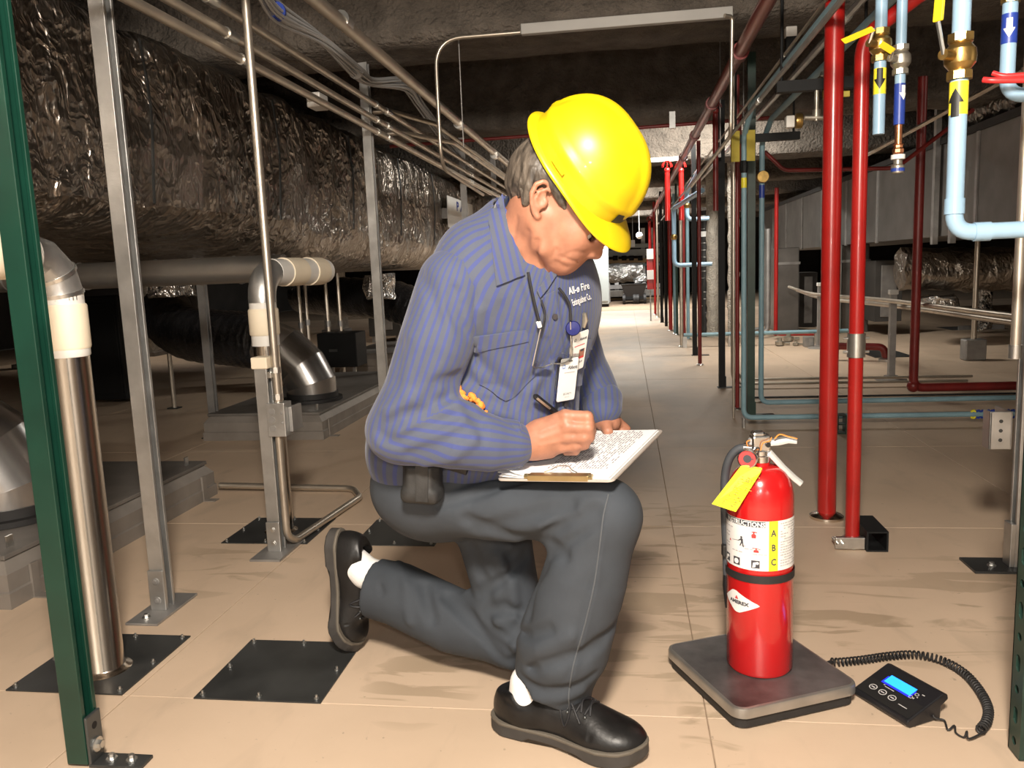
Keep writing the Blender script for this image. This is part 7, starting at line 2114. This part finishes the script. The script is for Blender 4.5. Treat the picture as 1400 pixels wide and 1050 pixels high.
for j in range(NV):
    for i in range(NA): F.append((j * NA + i, j * NA + (i + 1) % NA, (j + 1) * NA + (i + 1) % NA, (j + 1) * NA + i))
V.append(HP(.004, 0, .1212)); F += [(NV * NA + i, NV * NA + (i + 1) % NA, len(V) - 1) for i in range(NA)]
b = MB(); b.add(V, F); b.build('shell', 'hat', t, smooth=True, ang=70)
# brim and visor
V = []; F = []
def rim(a, e): 
    vis = max(0, math.cos(a)) ** 2.6
    flare = .010 + .037 * vis + .004 * max(0, -math.cos(a)) ** 3
    r = e * flare; nx = np.array([math.cos(a) / .124, math.sin(a) / .099]); nx = nx / np.linalg.norm(nx)
    rl = (.116 if math.cos(a) > 0 else .112)
    f = rl * math.cos(a) + .004 + nx[0] * r; s_ = .099 * math.sin(a) + nx[1] * r * (1 - .25 * vis)
    drop = -.008 * e * vis - .003 * e + .010 * vis * (abs(s_) / .09) ** 2 * -1
    return f, s_, drop
prof = [(0, .012), (.0, .006), (.35, .003), (.7, .001), (1.0, -.001), (1.03, -.003), (1.0, -.005), (.6, -.003), (0, -.002)]
for (e, z) in prof:
    for i in range(NA):
        a = 2 * PI * i / NA; f, s_, d = rim(a, e); V.append(HP(f, s_, z + d))
for j in range(len(prof) - 1):
    for i in range(NA): F.append((j * NA + i, j * NA + (i + 1) % NA, (j + 1) * NA + (i + 1) % NA, (j + 1) * NA + i))
b = MB(); b.add(V, F); b.build('brim', 'hat', t, smooth=True, ang=60)
# dark sticker on the front, side slot
V = []; F = []
for j in range(5):
    for i in range(9):
        a = -.36 + .72 * i / 8 + .0; v = .03 + .10 * j / 4
        V.append(dome(a, v) + nrm(dome(a, v) - hc) * .0016 + nrm(dome(a, v) - hc) * .0045 * math.exp(-((v - .17) / .028) ** 2))
for j in range(4):
    for i in range(8): F.append((j * 9 + i, j * 9 + i + 1, j * 9 + 10 + i, j * 9 + 9 + i))
b = MB(); b.add(V, F); plabel(b.build('front_patch', 'plate', t, smooth=True), 'dark grey front patch')
for sg in (1, -1):
    b = MB(); P = [dome(sg * -1.62 + da, .055) + nrm(dome(sg * -1.62, .05) - hc) * .0035 for da in (-.14, -.07, 0, .07, .14)]
    b.tube(P, .0032, 6); b.build('accessory_slot', 'hat', t, smooth=True)
# headband inside the hat so it sits on the head
V = []; F = []
for j, (u, k) in enumerate(((.03, .93), (.003, .90))):
    for i in range(48):
        a = 2 * PI * i / 48; V.append(HP(.118 * k * math.cos(a) + .002, .100 * k * math.sin(a), u))
F = [(i, (i + 1) % 48, 48 + (i + 1) % 48, 48 + i) for i in range(48)]
b = MB(); b.add(V, F); b.build('headband', 'tape_black', t, smooth=True)

# clipboard, papers, clip
cA, cB, cD = W(678, 655, 1.40), W(838, 657, 1.33), W(915, 587, 1.63)
cu = nrm(cB - cA); cv = nrm((cD - cB) - cu * ((cD - cB) @ cu)); cw = np.linalg.norm(cB - cA); cl = np.linalg.norm(cD - cB); cn = np.cross(cu, cv); cn = cn if cn[2] > 0 else -cn
sk = (cD - cB) @ cu
def CB(u, v, h=0.0): return cA + cu * u + cv * v + cn * h
t = thing('clipboard', 'clear grey clipboard resting on the man\'s raised knee', 'clipboard', CB(cw / 2, cl / 2))
b = MB(); pr = [(p[0] + cw / 2, p[1] + cl / 2) for p in rrect(cw / 2, cl / 2, .012)]
b.prism(pr, cA, cu, cv, cn, -.004, 0); b.build('board', 'board', t, bevel=.001)
b = MB(); b.obox(CB(cw * .54, .010, .006), cu, cv, cn, .058, .009, .0012); b.obox(CB(cw * .54, .0015, .002), cu, cv, cn, .058, .0016, .0055); b.build('clip_plate', 'gold', t, bevel=.001)
b = MB(); b.tube(catmull([CB(cw * .40, .018, .008), CB(cw * .45, .023, .011), CB(cw * .5, .034, .014), CB(cw * .58, .034, .014), CB(cw * .63, .023, .011), CB(cw * .68, .018, .008)], 5), .0011, 6); b.build('clip_wire', 'zinc', t, smooth=True)
for q in (.27, .81): MB().cyl(CB(cw * q - .004, .006, .004), CB(cw * q + .004, .006, .004), .005, 12).build('clip_spring', 'gold', t, smooth=True)
def sheet(name, label, u0, u1, v0, v1, h, curl, cat='paper', grp=None, m='paper'):
    nu, nv = 14, 18; V = []; F = []
    for j in range(nv + 1):
        for i in range(nu + 1):
            u = u0 + (u1 - u0) * i / nu; v = v0 + (v1 - v0) * j / nv
            c = curl * max(0, 1 - (i / nu) * 3.2) ** 2 * max(0, 1 - (j / nv) * 1.4)
            V.append(CB(u, v, h + c))
    n = len(V); V += [np.array(q) - cn * .0004 for q in V]
    for j in range(nv):
        for i in range(nu):
            a = j * (nu + 1) + i; F += [(a, a + 1, a + nu + 2, a + nu + 1), (n + a + nu + 1, n + a + nu + 2, n + a + 1, n + a)]
    bd_ = [j * (nu + 1) for j in range(nv + 1)]; 
    for q in range(nu): F += [(q, n + q, n + q + 1, q + 1), (nv * (nu + 1) + q, nv * (nu + 1) + q + 1, n + nv * (nu + 1) + q + 1, n + nv * (nu + 1) + q)]
    for q in range(nv): F += [(q * (nu + 1), (q + 1) * (nu + 1), n + (q + 1) * (nu + 1), n + q * (nu + 1)), (q * (nu + 1) + nu, n + q * (nu + 1) + nu, n + (q + 1) * (nu + 1) + nu, (q + 1) * (nu + 1) + nu)]
    b = MB(); b.add(V, F); o = b.build(name, m, smooth=True, ang=40)
    if label: tag(o, label, cat, grp)
    return o
sheet('paper_sheet', 'lowest white sheet of the papers under the clip', .004, cw - .006, .004, cl - .012, .0008, .004)
sheet('paper_sheet', 'middle white sheet of the papers, corner lifted', .003, cw - .010, .005, cl - .016, .0022, .010)
top = sheet('form_sheet', 'top printed form sheet the man is writing on', .006, cw - .008, .006, cl - .014, .0036, .022)
# printed lines of the form, only where the sheet lies flat
rnd = random.Random(12)
def pr_(b, u0, u1, v0, v1): b.add([CB(u0, v0, .0041), CB(u1, v0, .0041), CB(u1, v1, .0041), CB(u0, v1, .0041)], [(0, 1, 2, 3)])
b = MB()
for k in range(22):
    u = cw * (.36 + .024 * k); v = cl * .16
    while v < cl * .9:
        w = rnd.uniform(.004, .016)
        if rnd.random() < .75: pr_(b, u, u + .0024, v, v + w)
        v += w + rnd.uniform(.002, .005)
for k in range(3): pr_(b, cw * (.30 + .012 * k), cw * (.301 + .012 * k) + .001, cl * .45, cl * .93)
o = b.build('form_print', 'form_ink', None); o.parent = top
# pen
pa_, pb_ = P3(731, 541, 1.400), P3(813, 605, 1.388)
ptip = CB(*[0, 0], 0)
d_ = ray(812.5, 606); tq = ((cA + cn * .0045 - CP) @ cn) / (d_ @ cn); ptip = CP + d_ * tq
pd = nrm(ptip - pa_); print('pen tip', ptip); t = thing('ballpoint_pen', 'black ballpoint pen with steel tip in the man\'s hand', 'pen', ptip)
L_ = np.linalg.norm(ptip - pa_)
b = MB(); b.tube([pa_ - pd * .0, pa_ + pd * .004, pa_ + pd * (L_ - .028)], [.0035, .0055, .0052], 16); b.build('barrel', 'black_plastic', t, smooth=True, ang=40)
b = MB(); b.tube([pa_ + pd * (L_ - .028), pa_ + pd * (L_ - .024), pa_ + pd * (L_ - .004), ptip], [.0052, .005, .0018, .0008], 14); b.build('steel_tip', 'nickel', t, smooth=True, ang=40)
b = MB(); up_ = nrm(np.cross(pd, np.cross(FR, pd))); b.obox(pa_ + pd * .024 + up_ * .0068, pd, nrm(np.cross(pd, up_)), up_, .022, .002, .0008); b.tube([pa_ + pd * .044 + up_ * .004, pa_ + pd * .048 + up_ * .0068], .0018, 6); b.build('pocket_clip', 'nickel', t)

# pouch on the belt
q = [P3(546, 620, 1.405), P3(606, 624, 1.40), P3(605, 692, 1.40), P3(546, 692, 1.405)]
cc = sum(q) / 4
def PB(u, v, h): return q[0] + (q[1] - q[0]) * u + (q[3] - q[0]) * v + FR * h
t = thing('belt_pouch', 'worn black pouch hanging on the man\'s belt below elbow', 'pouch', cc)
PF = Field(); ex_ = nrm(q[1] - q[0]); ez_ = nrm(q[0] - q[3]); ez_ = nrm(ez_ - ex_ * (ez_ @ ex_)); ey_ = np.cross(ez_, ex_)
def f_rbox(c, R, h, r):
    c = np.asarray(c, float); R = np.asarray(R); h = np.asarray(h)
    def f(P):
        p_ = np.abs((P - c) @ R.T) - (h - r); return np.linalg.norm(np.maximum(p_, 0), axis=1) + np.minimum(p_.max(1), 0) - r
    return f
Rb = np.array([ex_, ey_, ez_])
PF.u(f_rbox(cc + ey_ * .012, Rb, (.036, .022, .042), .016), .01); PF.u(f_rbox(cc - ey_ * .008, Rb, (.026, .012, .032), .008), .012)
PF.u(f_rbox(cc - ez_ * .026 + ey_ * .008, Rb, (.036, .026, .014), .010), .01)
V, Fq = PF.mesh(*bounds(*q, m=.07), .003, 1); link_mesh('pouch_body', V, Fq, 'pouch', t)
MB().obox(cc - ey_ * .021 + ex_ * .008, ex_, ey_, ez_, .012, .0015, .034).build('front_strap', 'pouch', t, bevel=.001)
b = MB(); b.tube(catmull([P3(553, 632, 1.41), P3(560, 620, 1.405), P3(572, 622, 1.40), P3(580, 626, 1.40), P3(592, 618, 1.405)], 5), .0012, 6); b.tube(catmull([P3(551, 640, 1.405), P3(566, 630, 1.40), P3(582, 622, 1.40)], 5), .001, 6); plabel(b.build('key_wires', 'gold', t, smooth=True), 'thin brass key wires')
MB().tube([P3(540, 612, 1.47), P3(560, 622, 1.425), P3(600, 628, 1.42), P3(640, 640, 1.42)], .014, 10).build('belt', 'black_rubber', man, smooth=True)

# knitted orange cloth tucked behind the arm
t = thing('orange_cloth', 'bit of orange knitted cloth tucked behind the man\'s forearm', 'cloth', P3(632, 542, 1.42))
Og = Field()
rnd = random.Random(2)
pts = [(613, 530), (622, 536), (630, 541), (638, 546), (646, 550), (653, 555), (658, 560)]
for i, p_ in enumerate(pts):
    h = S.hit(*p_)
    for k in range(9): Og.u(f_ell(h - ray(*p_) / np.linalg.norm(ray(*p_)) * .010 + np.array([rnd.uniform(-.009, .009), rnd.uniform(-.006, .006), rnd.uniform(-.011, .011)]), np.eye(3), [rnd.uniform(.003, .006)] * 3), .002)
V, Fq = Og.mesh(*bounds(*[S.hit(*p_) for p_ in pts], m=.04), .0024, 0); link_mesh('knit', V, Fq, 'orange_knit', t)

# spectacles hanging on a cord
def off(px, py, d): h = S.hit(px, py); dd = ray(px, py); dd = dd / np.linalg.norm(dd); return (h if h is not None else P3(px, py, 1.5)) - dd * d
t = thing('spectacles', 'clear rimless spectacles hanging on black cord at chest', 'spectacles', off(755, 495, .02))
b = MB(); b.tube(catmull([off(722, 372, .018), off(725, 388, .016), off(731, 416, .014), off(739, 446, .016)], 5), .0026, 8)
b.tube(catmull([off(780, 438, .02), off(779, 418, .016), off(772, 404, .014), off(764, 394, .012)], 5), .0024, 8)
b.tube(catmull([off(740, 452, .016), off(745, 430, .014), off(740, 410, .012)], 4), .0018, 6); b.build('neck_cord', 'thread_black', t, smooth=True)
b = MB(); b.cyl(off(736, 440, .018), off(738, 447, .018), .0042, 10); plabel(b.build('cord_bead', 'white_print', t, smooth=True), 'white cord bead')
b = MB(); b.tube([off(739, 450, .018), off(728, 500, .022)], .0012, 6); b.tube([off(780, 440, .02), off(781, 488, .024)], .0012, 6)
b.tube(catmull([off(728, 500, .022), off(733, 503, .026), off(742, 502, .028), off(755, 497, .026)], 5), .0012, 6); b.tube(catmull([off(757, 497, .026), off(768, 497, .03), off(777, 493, .03), off(782, 486, .024)], 5), .0012, 6); b.build('frame', 'zinc', t, smooth=True)
for c_ in ((741, 499), (769, 491)):
    P = [off(c_[0] + 13 * math.cos(a), c_[1] + (6 if c_[0] < 750 else 9) * math.sin(a), .026) for a in np.linspace(0, 2 * PI, 19)[:-1]]
    b = MB(); n = len(P); b.add(P + [p_ + FR * .0016 for p_ in P], [tuple(range(n)), tuple(range(2 * n - 1, n - 1, -1))] + [(i, (i + 1) % n, n + (i + 1) % n, n + i) for i in range(n)]); b.build('lens', 'clear', t)

# badges
def card(name, label, quad, d, parts):
    t = thing(name, label, 'badge', off(*quad[0], d)); Q = [off(*p_, d) for p_ in quad]
    # flatten to one plane
    o_ = Q[0]; ux = nrm(Q[1] - Q[0]); vy = nrm((Q[3] - Q[0]) - ux * ((Q[3] - Q[0]) @ ux)); w_ = np.linalg.norm(Q[1] - Q[0]); h_ = np.linalg.norm(Q[3] - Q[0]); nz = np.cross(vy, ux); nz = nz if nz @ FR > 0 else -nz
    f = lambda u, v, e=0: o_ + ux * u * w_ + vy * v * h_ + nz * e
    b = MB(); pr = [(p_[0] + .5, p_[1] + .5) for p_ in rrect(.5, .5, .06, 3)]
    b.add([f(x, y, .0006) for x, y in pr] + [f(x, y, -.0006) for x, y in pr], [tuple(range(len(pr))), tuple(range(2 * len(pr) - 1, len(pr) - 1, -1))] + [(i, (i + 1) % len(pr), len(pr) + (i + 1) % len(pr), len(pr) + i) for i in range(len(pr))]); b.build('card', 'white', t)
    return t, f, w_, h_
def card_text(t, f, w_, h_, txt, size, u, v, m, align='CENTER', bold=.0):
    b = MB(); text_on(b, txt, size, lambda x, y: f(u + x / w_, v - y / h_, .0011), align, bold); return b.build('card_print', m, t)
def card_rect(t, f, u0, u1, v0, v1, m, e=.0010, name='card_print'):
    b = MB(); b.add([f(u0, v0, e), f(u1, v0, e), f(u1, v1, e), f(u0, v1, e)], [(0, 1, 2, 3)]); return b.build(name, m, t)
def card_logo(t, f, u, v, s, w_, h_, m):
    """squarish open ring emblem"""
    b = MB(); a = s / w_; c = s / h_; k = .2
    for (x0, x1, y0, y1) in ((0, .3, 0, k), (.3, 1, 0, k), (0, k, k, 1 - k), (0, 1, 1 - k, 1), (1 - k, 1, .0, 1 - k)):
        if x0 == 0 and x1 == .3: continue
        b.add([f(u + a * x0, v + c * y0, .0011), f(u + a * x1, v + c * y0, .0011), f(u + a * x1, v + c * y1, .0011), f(u + a * x0, v + c * y1, .0011)], [(0, 1, 2, 3)])
    return b.build('card_emblem', m, t)
t, f, w_, h_ = card('identity_badge', 'white photo badge hanging behind the front badge', [(783, 458), (805, 450), (805, 502), (784, 506)], .014, None)
card_logo(t, f, .14, .13, .0055, w_, h_, 'ink_dark'); card_text(t, f, w_, h_, 'Abbott', .0072, .70, .215, 'ink_dark', bold=.0002)
card_rect(t, f, .2, .85, .33, .35, 'red_print'); card_rect(t, f, .56, .9, .46, .70, 'face_print'); card_rect(t, f, .63, .84, .46, .52, 'ink_dark', .0012); card_rect(t, f, .56, .9, .65, .70, 'red_print', .0012)
card_text(t, f, w_, h_, '2019', .0055, .72, .82, 'ink_dark', bold=.0002); card_text(t, f, w_, h_, '717', .005, .26, .57, 'red_print')
t, f, w_, h_ = card('visitor_badge', 'white badge with blue emblem hanging in front', [(767, 491), (791, 488), (795, 541), (771, 546)], .024, None)
card_logo(t, f, .12, .14, .0075, w_, h_, 'blue_print'); card_text(t, f, w_, h_, 'Abbott', .0092, .70, .255, 'ink_dark', bold=.0003)
card_rect(t, f, .25, .85, .325, .345, 'ink'); card_text(t, f, w_, h_, 'SECURITY', .0055, .54, .86, 'ink_dark'); card_text(t, f, w_, h_, 'SERVICE', .004, .54, .93, 'ink')
card_rect(t, f, .42, .66, .055, .08, 'tape_black', name='card_slot')
b = MB(); b.add([f(-.12, -.08, -.0015), f(1.1, -.08, -.0015), f(1.1, 1.05, -.0015), f(-.12, 1.05, -.0015), f(-.12, -.08, -.0025), f(1.1, -.08, -.0025), f(1.1, 1.05, -.0025), f(-.12, 1.05, -.0025)], [(0, 1, 2, 3), (7, 6, 5, 4), (0, 4, 5, 1), (1, 5, 6, 2), (2, 6, 7, 3), (3, 7, 4, 0)]); b.build('clear_sleeve', 'clear', t)
b = MB(); b.tube([off(782, 462, .022), f(.52, .06, .002)], .0016, 6); b.tube([off(781, 475, .024), f(.5, -.06, .002)], .0035, 8); b.build('badge_strap', 'clear', t)
c_ = off(783.5, 449, .016); t = thing('badge_reel', 'round navy badge reel clipped to the shirt', 'badge reel', c_)
nn_ = nrm(CP - c_); u_ = nrm(np.cross(nn_, (0, 0, 1))); v_ = np.cross(nn_, u_)
b = MB(); b.lathe([(.0, 0), (.0125, 0), (.0135, .003), (.012, .0065), (.0, .0075)], c_, 28, u_, v_, nn_, cap=False); b.build('reel_case', 'navy', t, smooth=True, ang=40)
b = MB(); b.tube([off(799, 428, .01), off(800, 438, .012), off(798, 448, .012)], [.004, .006, .003], 8); b.build('clip', 'nickel', t, smooth=True)
# stitched words on the dark left breast
em = txt_px('All-\u00f8 Fire', 14.0, 777, 403, -.30, S, .003, 'white_print', man, squeeze=.54, shear=.2, bold=.004)
em2 = txt_px('Extinguisher Co.', 12.5, 782, 418, -.36, S, .003, 'white_print', man, squeeze=.32, shear=.15, bold=.004)
